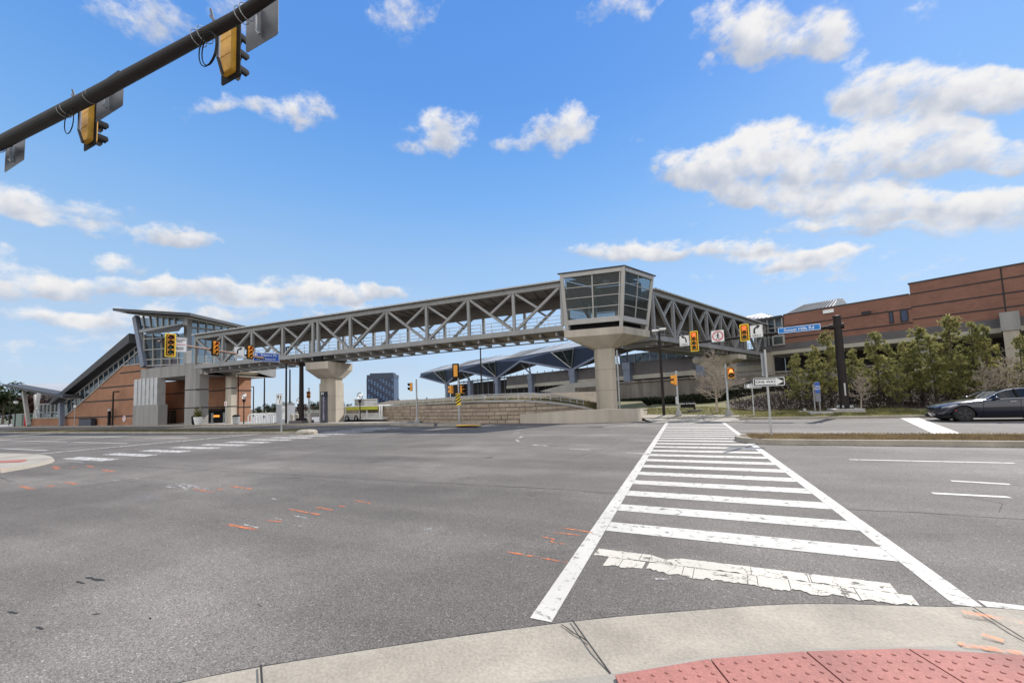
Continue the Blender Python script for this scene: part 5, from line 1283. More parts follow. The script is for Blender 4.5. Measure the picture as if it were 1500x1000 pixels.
def near_signal(label, c, l, r, top, bot, px_pipe, loops):
    Y = AY+.42; C0 = gy(*c, Y); w = abs(gy(r, c[1], Y).x-gy(l, c[1], Y).x); h = gy(c[0], top, Y).z-gy(c[0], bot, Y).z
    sc = h/(3*.34+.25); root = signal_head('traffic_signal', label, C0, math.pi, 3, None, border=False, body=YEL, sc=sc, group='signals on the near mast arm', visor_mat=BLACKM)
    W2 = Matrix.Translation(C0) @ Matrix.Rotation(math.pi, 4, 'Z'); I = W2.inverted()
    pz = gy(px_pipe[0], px_pipe[1], AY+.14)
    x = pz.x; za = arm_z(x); zt = za+.42; zb = C0.z - h*.38
    m = MB(); yq = AY+.0
    m.tube((x, yq+.14, zb), (x, yq+.14, za+.05), .026); m.tube((x, yq+.14, za-.02), (x, yq+.02, zt), .018); m.tube((x, yq+.14, zb), (C0.x-.06, Y-.10, C0.z-h*.42), .026); m.tube((x, yq+.02, zt-.12), (x+.22, yq, za+.05), .02)
    m.build('bracket', GALV if False else ALU, root)
    for dx in (-.22, -.12):
        b_ = MB()
        for i in range(16):
            t0, t1 = 6.283*i/16, 6.283*(i+1)/16; xx = x+dx*1.6+.1; R0 = .118
            b_.tube((xx+dx*.1, AY+R0*math.cos(t0), arm_z(xx)+R0*math.sin(t0)), (xx+dx*.1, AY+R0*math.cos(t1), arm_z(xx)+R0*math.sin(t1)), .006, n=5)
        b_.build('strap', GALV, root)
    lp = MB()
    for k in range(loops):
        pts = []
        for i in range(21):
            t = R_(-30+240*i/20+180-90); pts.append(Vector((x+.10-.18*0+(.20+.02*k)*math.cos(R_(90+360*i/20)), AY-.04-.03*k, za-.36-.02*k+(.25+.02*k)*math.sin(R_(90+360*i/20)))))
        lp.path(pts, .009, 5)
    lp.build('cable_loop', BLACKM, root)
near_signal('yellow backed signal on the near arm seen from behind, nearest the arm tip', (339, 75), 322, 356, 31, 119, (320, 60), 2)
near_signal('yellow backed signal on the near arm seen from behind, farther left', (133.5, 180), 118, 147, 143, 216, (116.5, 170), 1)
def sign_back(label, pts, cat='road sign'):
    Y = AY+.26; P = [gy(*p, Y) for p in pts]; x0 = (P[0].x+P[3].x)/2; x1 = (P[1].x+P[2].x)/2; z0 = (P[2].z+P[3].z)/2; z1 = (P[0].z+P[1].z)/2
    c = Vector(((x0+x1)/2, Y, (z0+z1)/2)); w = x1-x0; h = z1-z0
    root = thing('road_sign', label, cat, c, math.pi, 'sign backs on the near mast arm'); plate(root, 'panel', w, h, ALU, 0, .006, .05)
    m = MB(); x = c.x-.02; za = arm_z(x)
    m.bar((x, Y-.05, c.z-h*.30), (x, Y-.05, c.z+h*.30), .05, .04, (1, 0, 0)); m.bar((x, Y-.05, c.z+h*.3), (x, AY, za-.05), .05, .04, (1, 0, 0))
    m.tube((x, Y-.09, c.z-h*.28), (x+.03, Y-.05, c.z-h*.34), .022); m.build('bracket', GALV, root)
    for dx in (-.06, .06):
        b_ = MB()
        for i in range(16):
            t0, t1 = 6.283*i/16, 6.283*(i+1)/16; R0 = .112
            b_.tube((x+dx, AY+R0*math.cos(t0), za+R0*math.sin(t0)), (x+dx, AY+R0*math.cos(t1), za+R0*math.sin(t1)), .006, n=5)
        b_.build('strap', GALV, root)
sign_back('largest grey sign back on the near arm, at the top edge right of the signals', [(361, 14), (408, -12), (408, 54), (361, 75)])
sign_back('grey sign back on the near arm just right of the farther signal', [(142, 135), (182, 112), (180, 161), (142, 174)])
sign_back('small grey sign back on the near arm at the left edge', [(9, 214), (37, 201), (36, 236), (7, 251)])

# ---------------------------------------------------------------- one way signs and posts on the right
def one_way(label, base, px, py, w, h, left, topy, twist=0):
    ztop = zat(base, topy); P = Vector((base.x, base.y, zat(base, py)))
    post = thing('sign_post', ('galvanised post of the ' + ('smaller left pointing' if left else 'large right pointing') + ' ONE WAY sign'), 'sign post', base)
    m = MB(); m.box(base.x-.028, base.x+.028, base.y-.028, base.y+.028, base.z-.1, ztop)
    m.build('post', GALV, post)
    d = gy(px, py, base.y-.04); root = rect_sign('one_way_sign', label, d, twist, w, h, SBLACK, 'road sign', .02, SWHITE)
    s = -1 if left else 1; m = MB(); L_ = w*.46
    m.prism([(s*-L_*.92, -.005, h*.28), (s*L_*.48, -.005, h*.28), (s*L_*.48, -.005, h*.40), (s*L_*.98, -.005, 0), (s*L_*.48, -.005, -h*.40), (s*L_*.48, -.005, -h*.28), (s*-L_*.92, -.005, -h*.28)], (0, .002, 0)); m.build('arrow', SWHITE, root, local=True)
    text('ONE WAY', h*.40, SBLACK, root, TR(-s*L_*.2, -.007, 0), sx=1.02)
    return root
ob = Vector((2.66, 15.5, .13)); ob = gy(1130.3, 641, 15.6); ob.z = .13
one_way('large black ONE WAY sign with arrow pointing right on the median post', ob, 1126, 559, .93, .31, False, 512, R_(0))
o = thing('keep_right_sign', 'edge on white sign plate at the top of the median ONE WAY post', 'road sign', (ob.x, ob.y, zat(ob, 531))); z0, z1 = zat(ob, 551), zat(ob, 518)
m = MB(); d = Vector((.13, .30, 0)); p = Vector((ob.x-.16, ob.y-.20, 0)); m.prism([p+Vector((0, 0, z0)), p+d+Vector((0, 0, z0)), p+d+Vector((0, 0, z1)), p+Vector((0, 0, z1))], (.012, -.003, 0)); m.build('panel', GALV, o)
ob2 = gy(1104.8, 611, 27.9); ob2.z = bank(ob2.x, ob2.y)
one_way('smaller ONE WAY sign pointing left, partly behind the large one', ob2, 1103, 565, .93, .31, True, 560)
def ped_pole(label, base, topy, rbase=.2, mat=None):
    root = thing('signal_post', label, 'signal post', base); zt = zat(base, topy)
    m = MB(); m.tube(base, (base.x, base.y, zt), .065, .06, 12); m.lathe([(.065, 0), (.07, .03), (.0, .06)], (base.x, base.y, zt-.02), 12); m.build('pole', mat or GALV, root)
    m = MB(); m.lathe([(rbase, -.1), (rbase, .16), (rbase*.8, .3), (rbase*.5, .42), (.07, .46)], base, 8); m.build('base', CONC_G, root); return root
pb = gy(1068, 613, 28.2); pb.z = bank(pb.x, pb.y); ped_pole('white signal post with the lit orange hand at the right end of the crosswalk', pb, 533.5)
P_ = gy(1070.5, 546, 27.95); sh = signal_head('pedestrian_signal', 'pedestrian signal with lit orange symbol on the right post of the crosswalk', P_, ang_to_cam(P_, .12), 2, None, border=False, bplate=False, body=AMBER, sc=1.0, visor_mat=BLACKM, cat='pedestrian signal')
m = MB(); 
for i in range(5): m.box(-.10+i*.04, -.07+i*.04, -.115, -.11, .1, .26-abs(i-2)*.02)
m.box(-.10, .10, -.115, -.111, .04, .13); m.build('hand_symbol', L_HAND, sh, local=True)
pb = gy(994.5, 613, 28.2); pb.z = bank(pb.x, pb.y); r_ = ped_pole('white signal post at the left end of the crosswalk by the small dark sign', pb, 544)
m = MB(); z = zat(pb, 586); m.box(pb.x-.13, pb.x+.06, pb.y-.13, pb.y+.05, z-.25, z+.25); m.build('push_button_box', GALV, r_)
P_ = gy(988.5, 556.5, 28.2); signal_head('pedestrian_signal', 'orange pedestrian signal turned away on the left post of the crosswalk', P_, R_(-80), 2, None, border=False, bplate=False, body=AMBER, sc=1.0, cat='pedestrian signal')
# small dark direction sign by the grass bank
p = gy(1018, 607, 30.5); p.z = bank(p.x, p.y); root = thing('direction_sign', 'small dark low sign with white lettering on the grass bank', 'sign', p); zt, zb = zat(p, 587), zat(p, 596.5)
a = gy(996.5, 592, 30.45); c = gy(1016.5, 590, 30.45); m = MB(); m.prism([(a.x, 30.45, zb), (c.x, 30.45, zb), (c.x, 30.45, zt), (a.x, 30.45, zt)], (0, .06, 0)); m.build('panel', BLACKM, root)
m = MB(); m.tube(p-Vector((0, 0, .1)), (p.x, p.y, zt+.1), .06); m.build('post', DARKM, root); m = MB(); m.lathe([(.5, -.1), (.5, .05)], p, 10); m.build('base', BASEB, root)
text('Station & Parking', .16, SWHITE, root, TR((a.x+c.x)/2-p.x, 30.44-p.y, (zt+zb)/2-p.z+.06))
# information sign on two legs by the pines
p = gy(1197, 601, 30.3); p.z = bank(p.x, p.y); root = thing('information_sign', 'narrow grey information sign on two legs beside the mast arm pole', 'sign', p)
for px in (1194, 1201.5): q = gy(px, 600, 30.3); m = MB(); m.bar((q.x, q.y, p.z-.1), (q.x, q.y, zat(q, 562 if px < 1197 else 588)), .07, .06, (1, 0, 0)); m.build('leg', STEEL, root)
a, c = gy(1193.5, 575, 30.28), gy(1201.5, 575, 30.28); m = MB(); m.box(a.x, c.x, 30.24, 30.28, zat(p, 588), zat(p, 559)); m.build('panel', M('grey_panel', (.20, .20, .23), .5, .1), root)
m = MB(); m.box(a.x+.03, c.x-.02, 30.225, 30.235, zat(p, 575.5), zat(p, 560)); m.build('photo_panel', SBLUE2, root); text('OPEN\nTO THE\nPUBLIC', .10, SWHITE, root, TR((a.x+c.x)/2-p.x, -.082, zat(p, 568)-p.z))
# utility covers and a concrete block on the verge
for px, py, l in ((1180, 603.5, 'low concrete utility box in the grass left of the information sign'), (1203, 604.5, 'flat pale concrete pad at the foot of the information sign')):
    q = gz(px, py, .25); o = thing('utility_box' if px == 1180 else 'concrete_pad', l, 'utility box' if px == 1180 else 'concrete pad', q); m = MB()
    if px == 1180: m.box(q.x-.35, q.x+.35, q.y-.2, q.y+.2, -.1, .32); m.box(q.x-.12, q.x+.02, q.y-.15, q.y+.1, .32, .48)
    else: m.box(q.x-.6, q.x+.5, q.y-.3, q.y+.3, -.1, .33)
    m.build('body', CONC, o, bevel=.02)
# tall light pole right of the pier
def light_pole(label, base, topy, r=.09, head=0, armw=.9, mat=None, group=None):
    root = thing('light_pole', label, 'light pole', base, 0, group); zt = zat(base, topy)
    m = MB(); m.tube(base-Vector((0, 0, .2)), (base.x, base.y, zt), r, r*.75, 10); m.build('pole', mat or DARKM, root)
    if head:
        m = MB(); m.bar((base.x, base.y, zt-.1), (base.x+head*armw*.5, base.y, zt-.05), .06, .06); m.build('bracket', mat or DARKM, root)
        m = MB(); m.box(min(base.x+head*armw*.3, base.x+head*armw), max(base.x+head*armw*.3, base.x+head*armw), base.y-.18, base.y+.18, zt-.14, zt); m.build('luminaire', mat or DARKM, root, bevel=.02)
    return root
p = gy(973, 612, 28.3); p.z = bank(p.x, p.y); light_pole('tall dark light pole between the tall pier and the crosswalk post', p, 486, .10, -.01, .9)
q = Vector((p.x, p.y, zat(p, 484))); o = thing('floodlight_pair', 'two pale lamp heads on top of the pole beside the tall pier', 'lamp', q); 
for s in (-1, 1): m = MB(); m.box(q.x+(.02 if s > 0 else -.45), q.x+(.45 if s > 0 else -.02), q.y-.15, q.y+.15, q.z-.02+.03*s, q.z+.10+.03*s); m.build('lamp_head', SWHITE, o, bevel=.02)
p = gy(706, 590, 29.5); p.z = 1.5; light_pole('slim dark light pole behind the stone wall under the bridge', p, 509, .07, 0)
o = thing('pole_footing', 'pale concrete footing of the slim pole on the stone wall', 'footing', p); m = MB(); m.box(p.x-.28, p.x+.28, p.y-.3, p.y+.3, p.z-.4, zat(p, 580)); m.build('block', CONC, o, bevel=.03)

# ---------------------------------------------------------------- signal posts by the stone wall
pb = gz(611, 620.5); ped_pole('slim grey signal post standing left of the chevron post by the stone wall', pb, 556, .25)
P_ = gd(602, 566.5, (pb-CAMP).dot(CW)); signal_head('pedestrian_signal', 'pedestrian signal hanging left of the slim grey post by the stone wall', P_, R_(-60), 2, None, border=False, bplate=False, body=AMBER, visor_mat=BLACKM, sc=.98, cat='pedestrian signal')
pb = gz(673, 621.5); D0 = (pb-CAMP).dot(CW); r_ = ped_pole('signal post with a yellow and black chevron board before the stone wall', pb, 533, .12)
zb, zt = zat(pb, 593), zat(pb, 576); o = thing('hazard_board', 'yellow board with black diagonal stripes on the signal post', 'hazard board', Vector((pb.x, pb.y-.1, (zb+zt)/2))); w, h = .42, zt-zb; plate(o, 'panel', w, h, YELB, 0, .006, .02)
m = MB()
for i in range(4):
    z = -h/2+h*(i+.15)/4; m.prism([(-w/2, -.004, max(-h/2, z-.03)), (w/2, -.004, min(h/2, z+.22)), (w/2, -.004, min(h/2, z+.34)), (-w/2, -.004, min(h/2, z+.09))], (0, .002, 0))
m.build('black_stripes', SBLACK, o, local=True)
P_ = gd(667.5, 543, D0); signal_head('traffic_signal', 'amber signal on top of the chevron post seen from behind', P_, ang_to_cam(P_, math.pi-.2), 3, None, border=False, body=AMBER, sc=.85)
P_ = gd(661, 570.5, D0); signal_head('pedestrian_signal', 'left amber pedestrian signal of the pair on the chevron post', P_, R_(-90), 2, None, border=False, bplate=False, body=AMBER, sc=.85, cat='pedestrian signal', group='pedestrian signals on the chevron post')
P_ = gd(677.5, 570, D0); signal_head('pedestrian_signal', 'right amber pedestrian signal of the pair on the chevron post', P_, R_(75), 2, None, border=False, bplate=False, body=AMBER, sc=.85, visor_mat=BLACKM, cat='pedestrian signal', group='pedestrian signals on the chevron post')
pb2 = gz(672, 621)
# kerb islands at their feet
b = MB(); b.prism([gz(*q, .0) for q in ((572, 623.2), (636, 624.2), (636, 622.0), (600, 621), (575, 621.8))], (0, 0, .12)); b.prism([gz(*q, .0) for q in ((640, 624.2), (706, 624.2), (702, 622.2), (665, 621.2), (642, 622))], (0, 0, .12)); struct('kerb_islands', b, KERB)
b = MB(); b.prism([gz(*q, .121) for q in ((668, 623.3), (704, 623.2), (700, 621.6), (668, 621.6))], (0, 0, .012)); struct('yellow_kerb_paint', b, YEL)
pb = gy(452.5, 615, 28.1); pb.z = .13; ped_pole('signal post with a two lamp signal left of the middle pier', pb, 568, .3)
P_ = gy(452, 578, 27.9); signal_head('pedestrian_signal', 'two lamp signal in the gap left of the middle pier', P_, R_(45), 2, None, border=False, bplate=False, body=AMBER, visor_mat=BLACKM, sc=1.0, cat='pedestrian signal')

# ================================================================ plaza furniture on the left
def on(px, py, Y, z=.135): p = gy(px, py, Y); p.z = z; return p
p = on(419, 620, 27.2); light_pole('tall dark red light pole in front of the long span left of the kiosk cabinet', p, 508, .10, .9, 1.0)
p = on(424.5, 618, 29.5); light_pole('second dark pole just right of the tall red light pole', p, 541, .09)
p = on(387, 614, 44); light_pole('distant dark pole with a short lamp arm beyond the bike racks', p, 551.5, .13, -.9, 1.6, group='distant lamp poles beyond the racks')
p = on(371, 614, 52); light_pole('farther lamp pole nearest the sunlit brick wall', p, 565.5, .12, -.9, 1.4, group='distant lamp poles beyond the racks')
p = on(348.5, 620, 26.9); light_pole('slim dark pole against the sunlit brick end of the pavilion', p, 549, .06)
p = on(164.5, 622, 26.8); light_pole('dark parking light pole with arm in front of the long brick wall', p, 573, .11, .9, 1.3)
def ring_lamp(label, p, topy, ringpx, group='ring lamps of the plaza'):
    root = thing('street_lamp', label, 'street lamp', p, 0, group); zt = zat(p, topy); r = .34
    m = MB(); m.tube(p-Vector((0, 0, .1)), (p.x, p.y, zt-2*r-.25), .06, .05, 8); m.lathe([(.05, -.3), (.2, 0), (.05, .05)], (p.x, p.y, zt-2*r-.05), 8); m.build('post', DARKM, root)
    m = MB()
    for i in range(16): a, c = 6.283*i/16, 6.283*(i+1)/16; m.tube((p.x+r*math.cos(a), p.y, zt-r+r*math.sin(a)), (p.x+r*math.cos(c), p.y, zt-r+r*math.sin(c)), .05, n=6)
    m.build('ring', GALV, root); m = MB(); m.lathe([(.02, -.16), (.16, -.05), (.16, .08), (.02, .18)], (p.x, p.y, zt-r), 10); m.build('globe', SWHITE, root)
ring_lamp('ring topped street lamp in front of the sunlit brick pavilion end', on(357, 620, 27.0), 575.5, 8)
ring_lamp('ring topped street lamp before the white trailer', gz(527.5, 618.3), 575, 8)
ring_lamp('ring topped street lamp between the mast pole and the red light pole', on(437.5, 614, 33), 583, 6)
p = on(21.5, 625, 26.8); root = thing('street_lamp', 'short dark street lamp with white globe at the far left edge', 'street lamp', p); zt = zat(p, 587)
m = MB(); m.tube(p, (p.x, p.y, zt-.5), .07, n=8); m.build('post', DARKM, root); m = MB(); m.lathe([(.1, -.5), (.26, -.35), (.28, -.1), (.05, 0)], (p.x, p.y, zt), 12); m.build('globe', SWHITE, root)
p = on(13, 622, 31); light_pole('thin pole with two pale lamp heads beyond the canopy at far left', p, 576, .07, .9, 1.2)
p = on(109, 622, 26.9); root = thing('street_lamp', 'pale slim lamp in front of the escalator wall', 'street lamp', p); zt = zat(p, 595)
m = MB(); m.tube(p, (p.x, p.y, zt), .04, n=8); m.build('post', GALV, root); m = MB(); m.lathe([(.05, 0), (.17, .05), (.17, .3), (.1, .38)], (p.x, p.y, zt-.2), 10); m.build('globe', SWHITE, root)
# bike racks
proto = None
for i, px in enumerate((369.5, 374, 378.3, 382.5, 386.5, 390.5, 394.3, 398, 401.5, 404.5)):
    p = on(px, 621, 27.6)
    if proto is None:
        proto = thing('bike_rack', 'white inverted U bike rack in the row beside the pavilion', 'bike rack', p, R_(62), 'row of bike racks'); m = MB(); pts = []
        for k in range(11): a = R_(180-18*k); pts.append((.36*math.cos(a), 0, .72+.3*math.sin(a)))
        m.path([(-.36, 0, 0)]+pts+[(.36, 0, 0)], .055, 7); m.build('hoop', SWHITE, proto, local=True)
        m = MB(); m.lathe([(.11, 0), (.11, .02)], (-.36, 0, 0), 8); m.lathe([(.11, 0), (.11, .02)], (.36, 0, 0), 8); m.build('foot_plates', GALV, proto, local=True)
    else: dup(proto, p)
# bollards
proto = None; bl = ['pale concrete bollard beside the red light pole', 'pale concrete bollard left of the mast arm pole', 'pale concrete bollard right of the mast arm pole']
for i, px in enumerate((427.5, 434.5, 453.5)):
    p = on(px, 618.5, 27.5)
    if proto is None:
        proto = thing('bollard', bl[0], 'bollard', p, 0, 'concrete bollards'); m = MB(); m.lathe([(.19, 0), (.19, .62), (.17, .66), (.2, .68), (.2, .8), (.14, .9), (.04, .93)], n=14); m.build('shaft', CONC, proto, local=True)
        m = MB(); m.lathe([(.172, .62), (.172, .67)], n=14); m.build('groove', CONC_D, proto, local=True)
    else: dup(proto, p, label=bl[i])
# control cabinet and keep right sign
p = on(411.5, 619.5, 27.9); root = thing('control_cabinet', 'pale grey control cabinet behind the keep right sign', 'cabinet', p); a, c = gy(404.5, 600, 27.6), gy(419, 600, 27.6); zt = zat(p, 592); xm = a.x+(c.x-a.x)*.55
m = MB(); m.box(a.x, c.x, 27.6, 28.6, .1, zt); m.build('body', M('cabinet_grey', (.36, .38, .41), .5, .08), root, bevel=.03)
m = MB(); m.box(xm, c.x-.08, 27.57, 27.6, .5, zt-.2); dr = m.build('door', SWHITE, root); m = MB()
for i in range(5): m.box(xm+.12, c.x-.2, 27.555, 27.57, zt-.5-i*.09, zt-.46-i*.09)
m.build('vent', GALV, dr); m = MB(); m.box(a.x-.1, c.x+.1, 27.5, 28.7, .0, .22); m.build('plinth', CONC_G, root)
m = MB(); m.box(a.x-.05, c.x+.05, 27.55, 28.65, zt, zt+.06); m.build('lid', GALV, root)
pb = gz(411.5, 632.5, .13); zt = zat(pb, 576.5); o = thing('sign_post', 'slim post of the keep right sign on the far median', 'sign post', pb); m = MB(); m.box(pb.x-.04, pb.x+.04, pb.y, pb.y+.06, 0, zt); m.build('post', GALV, o)
z1, z0 = zt, zat(pb, 592.5); c = Vector((pb.x, pb.y-.03, (z0+z1)/2)); w = .42*(10.2/10.2)
w = gy(411.3, 585, pb.y).x-gy(402.8, 585, pb.y).x; sg = rect_sign('keep_right_sign', 'white keep right sign with black curved arrow on the far median', c-Vector((w*.25, 0, 0)), 0, w, z1-z0, SWHITE, 'road sign', .015, SBLACK); h = z1-z0
m = MB(); m.prism([(-w*.36, -.004, h*.36), (-w*.02, -.004, h*.36), (-w*.18, -.004, -h*.08)], (0, .002, 0)); m.build('median_symbol', SBLACK, sg, local=True)
m = MB()
for a, c2 in (((.12, -.38), (.10, -.18)), ((.10, -.18), (.24, .04)), ((.24, .04), (.22, .22))): m.bar((w*a[0], -.004, h*a[1]), (w*c2[0], -.004, h*c2[1]), .004, w*.12, (1, 0, 0))
m.prism([(w*.10, -.004, h*.18), (w*.36, -.004, h*.18), (w*.22, -.004, h*.40)], (0, .002, 0)); m.build('curved_arrow', SBLACK, sg, local=True)
# information pylon by the middle pier
p = on(472.5, 620, 27.0, .02); root = thing('station_pylon', 'tall dark station pylon with white letter M in front of the middle pier', 'pylon', p); zt = zat(p, 573); a, c = gy(469, 600, 27), gy(475.8, 600, 27); w = c.x-a.x
m = MB(); m.box(a.x, c.x, 27.0, 27.35, 0, zt-.02); m.build('slab', M('pylon_dark', (.03, .035, .045), .35, .2), root, bevel=.02)
m = MB(); m.box(a.x+.02, c.x-.02, 26.985, 26.999, zt-.42, zt-.06); m.build('head_panel', BLACKM, root); text('M', .40, SWHITE, root, TR(0, -.02-(p.y-27.0), zt-.25-p.z), sx=1.2)
m = MB(); m.box(a.x+w*.58, c.x-.05, 26.985, 26.999, .4, zt-.55); m.build('map_panel', M('map_panel', (.22, .18, .26), .4, .5, 1.5, 7, .5), root)
# trailer / café stand behind the pier
def trailer():
    p = gz(530, 617.2); root = thing('mesh_trailer', 'white mesh sided trailer with yellow roof parked before the stone wall', 'trailer', p)
    L0, L1 = gz(502, 617.3), gz(559, 617.6); u = L1-L0; Lw = u.length; u.normalize(); v = Vector((-u.y, u.x, 0)); T = fr(L0, u, v)
    def z(py): return zat(p, py)
    zf, zr_, zd, zm = z(616), z(594), z(614), z(606)
    m = MB(T); m.box(.3, Lw, .1, 2.3, zd, zd+.14); m.box(Lw*.55, Lw+.1, .05, 2.4, zd+.1, zd+.2); m.build('chassis', SWHITE, root)
    m = MB(T); m.box(.2, Lw*.93, 0, 2.4, zr_-.1, zr_); m.build('roof', SWHITE, root, bevel=.03)
    m = MB(T); m.box(.6, Lw*.92, -.03, .0, zr_-.42, zr_-.1); m.build('roof_fascia', M('yellow_green_panel', (.50, .50, .05), .5, .1), root)
    for x in (.35, Lw*.43, Lw*.62, Lw*.93, Lw*.98):
        for y in (.05, 2.25): m = MB(T); m.box(x, x+.1, y, y+.1, zd+.14, zr_-.1); m.build('post', SWHITE, root)
    m = MB(T)
    for x in range(int(Lw/.16)): m.box(.3+x*.16, .3+x*.16+.05, .02, .05, zd+.14, zm)
    m.box(.3, Lw, .0, .07, zm, zm+.07); m.box(.3, Lw, .0, .06, (zd+zm)/2+.05, (zd+zm)/2+.1); m.build('mesh_side', SWHITE, root)
    m = MB(T); m.box(.3, Lw*.98, 2.35, 2.38, zm, zr_-.4); m.build('back_panel', M('smoked_panel', (.07, .08, .04), .4, .3, 1.2), root)
    for x in (.75, Lw*.36):
        for y in (.1, 2.1):
            w = MB(T @ Matrix.Translation((x, y, .34)) @ Matrix.Rotation(R_(90), 4, 'X')); w.lathe([(.2, -.1), (.33, -.1), (.34, 0), (.33, .1), (.2, .1)], n=16); wh = w.build('wheel', BLACKM, root)
            w = MB(T @ Matrix.Translation((x, y, .34)) @ Matrix.Rotation(R_(90), 4, 'X')); w.lathe([(.19, -.11), (.19, .11)], n=12); w.build('rim', GALV, wh)
trailer()
# bins, planter, small signs round the pavilion
for px, l in ((285.5, 'dark litter bin beside the front column of the pavilion'), (346, 'dark litter bin at the sunlit pavilion column')):
    p = on(px, 620.5, 26.75); root = thing('litter_bin', l, 'litter bin', p, 0, 'litter bins of the plaza'); m = MB(); m.lathe([(.22, 0), (.3, .1), (.34, .75), (.3, .8)], p, 14); m.build('body', BLACKM if px < 300 else GALV, root); m = MB(); m.lathe([(.36, .8), (.37, .88), (.2, 1.0)], p, 14); m.build('lid', BLACKM, root)
p = on(290, 620.5, 26.7); root = thing('planter', 'round white planter with a small green shrub by the front column', 'planter', p); m = MB(); m.lathe([(.3, 0), (.42, .6), (.45, .85), (.38, .86)], p, 14); m.build('pot', SWHITE, root)
m = MB(); rnd = random.Random(8)
for _ in range(260):
    q = p+Vector((rnd.gauss(0, .2), rnd.gauss(0, .2), .9+abs(rnd.gauss(0, .4)))); a = rnd.uniform(0, 6.3); s = .09; e = rnd.uniform(-1, 1)
    m.sheet([q+Vector((math.cos(a+t)*s, math.sin(a+t)*s, e*s*math.cos(t))) for t in (0, 1.57, 3.14, 4.71)])
m.build('shrub', PINE, root)
p = on(330.5, 620.5, 26.85); root = thing('notice_sign', 'small white notice on a thin post before the pavilion entrance', 'sign', p); zt = zat(p, 588); m = MB(); m.tube(p, (p.x, p.y, zt), .035, n=6); m.build('post', GALV, root); m = MB(); m.box(p.x-.2, p.x+.2, p.y-.06, p.y-.04, zat(p, 594), zt); m.build('panel', SWHITE, root); m = MB(); m.box(p.x-.12, p.x+.12, p.y-.065, p.y-.06, zat(p, 592.6), zat(p, 590)); m.build('red_mark', SRED, root)
p = gy(182, 613, PY_-.04); root = thing('wall_emblem', 'round red and white emblem sign on the long brick wall', 'sign', p); m = MB(); 
Tm = Matrix.Translation(p) @ Matrix.Rotation(R_(90), 4, 'X'); m = MB(Tm); m.lathe([(.4, -.02), (.4, .03)], n=20); m.build('disc', SWHITE, root)
m = MB(Tm); 
for i in range(5): a = 6.283*i/5+.3; m.lathe([(.10, .03), (.10, .036)], (.24*math.cos(a), .24*math.sin(a), 0), 8)
m.build('emblem', SRED, root)
p = on(123.5, 622.5, 26.9); root = thing('utility_cabinet', 'dark blue low cabinet in front of the brick wall', 'cabinet', p); a, c = gy(115, 618, 26.9), gy(133, 618, 26.9); m = MB(); m.box(a.x, c.x, 26.9, 27.4, .1, zat(p, 613.5)); m.build('body', M('dark_blue_box', (.03, .035, .06), .5, .2), root, bevel=.03); m = MB(); m.box(a.x-.05, c.x+.05, 26.85, 27.45, zat(p, 613.5), zat(p, 612.6)); m.build('lid', BLACKM, root)
p = on(158, 622, 26.95); root = thing('call_box', 'dark slim call box pedestal left of the parking light pole', 'call box', p); m = MB(); m.box(p.x-.18, p.x+.12, 26.95, 27.2, .1, zat(p, 602)); m.build('pedestal', BLACKM, root); m = MB(); m.box(p.x-.2, p.x+.6, 26.93, 27.2, zat(p, 601.5), zat(p, 599)); m.build('head', GALV, root)
p = on(28, 624, 28.5); root = thing('recycling_shelter', 'green panelled kiosk with red post under the left canopy', 'kiosk', p); a, c = gy(18.5, 615, 28.5), gy(37.5, 615, 28.5); zt = zat(p, 607)
m = MB(); m.box(a.x, c.x-1.6, 28.5, 29.5, .1, zt); m.build('green_panel', M('green_panel', (.16, .22, .18), .5, .1), root); m = MB(); m.box(c.x-1.5, c.x-.6, 28.5, 29.5, .1, zt-.1); m.build('dark_panel', SGREEN, root); m = MB(); m.box(c.x-.55, c.x-.3, 28.45, 28.7, .1, zt); m.build('red_post', SRED, root); m = MB(); m.box(a.x-.1, c.x-.2, 28.4, 29.6, zt, zt+.12); m.build('roof', ROOFL, root)

# ================================================================ trees
def pine_mesh(seed, H=5.5, tufts=230, spread=1.25):
    rnd = random.Random(seed); tr = MB(); cr = MB(); k = Vector((0, 0, 1)); lean = Vector((rnd.uniform(-.25, .25), rnd.uniform(-.25, .25), 0))
    def ax(t): return lean*t*t + k*(H*t)
    for i in range(8): tr.tube(ax(i/8), ax((i+1)/8), .085*(1-i/9), .085*(1-(i+1)/9), 6, False)
    sp = []
    nb = 52
    for i in range(nb):
        t = .16+.82*i/nb; a = rnd.uniform(0, 6.283); L_ = spread*(1.02-t)**.75*rnd.uniform(.45, 1.15)+.12
        if rnd.random() < .12: continue
        p = ax(t); d = Vector((math.cos(a), math.sin(a), rnd.uniform(.15, .6))); q = p+d*L_; tr.tube(p, q, .022, .008, 4, False)
        m = max(3, int(L_*8))
        for j in range(m):
            f = .30+.70*(j+rnd.random())/m; sp.append((p+d*L_*f+Vector((rnd.gauss(0, .12), rnd.gauss(0, .12), rnd.gauss(0, .10))), d))
        sp.append((q, d))
    sp.append((ax(1.0), k)); sp.append((ax(.96)+Vector((.1, 0, 0)), k))
    for c, d in sp:
        L_ = rnd.uniform(.16, .30); ax_ = (d*.5+k*.9).normalized()
        for _ in range(22):
            v = (ax_*rnd.uniform(.1, 1.0)+Vector((rnd.gauss(0, .6), rnd.gauss(0, .6), rnd.gauss(0, .5)))).normalized()*L_*rnd.uniform(.7, 1.1)
            s = v.cross(Vector((rnd.uniform(-1, 1), rnd.uniform(-1, 1), rnd.uniform(-1, 1)))).normalized()*.024
            b0 = c-ax_*rnd.uniform(0, .12); cr.sheet([b0-s, b0+s, b0+v])
    return tr, cr
TWIG = M('pale_twigs', (.38, .32, .25), .9, .2, 5, 40, .2)
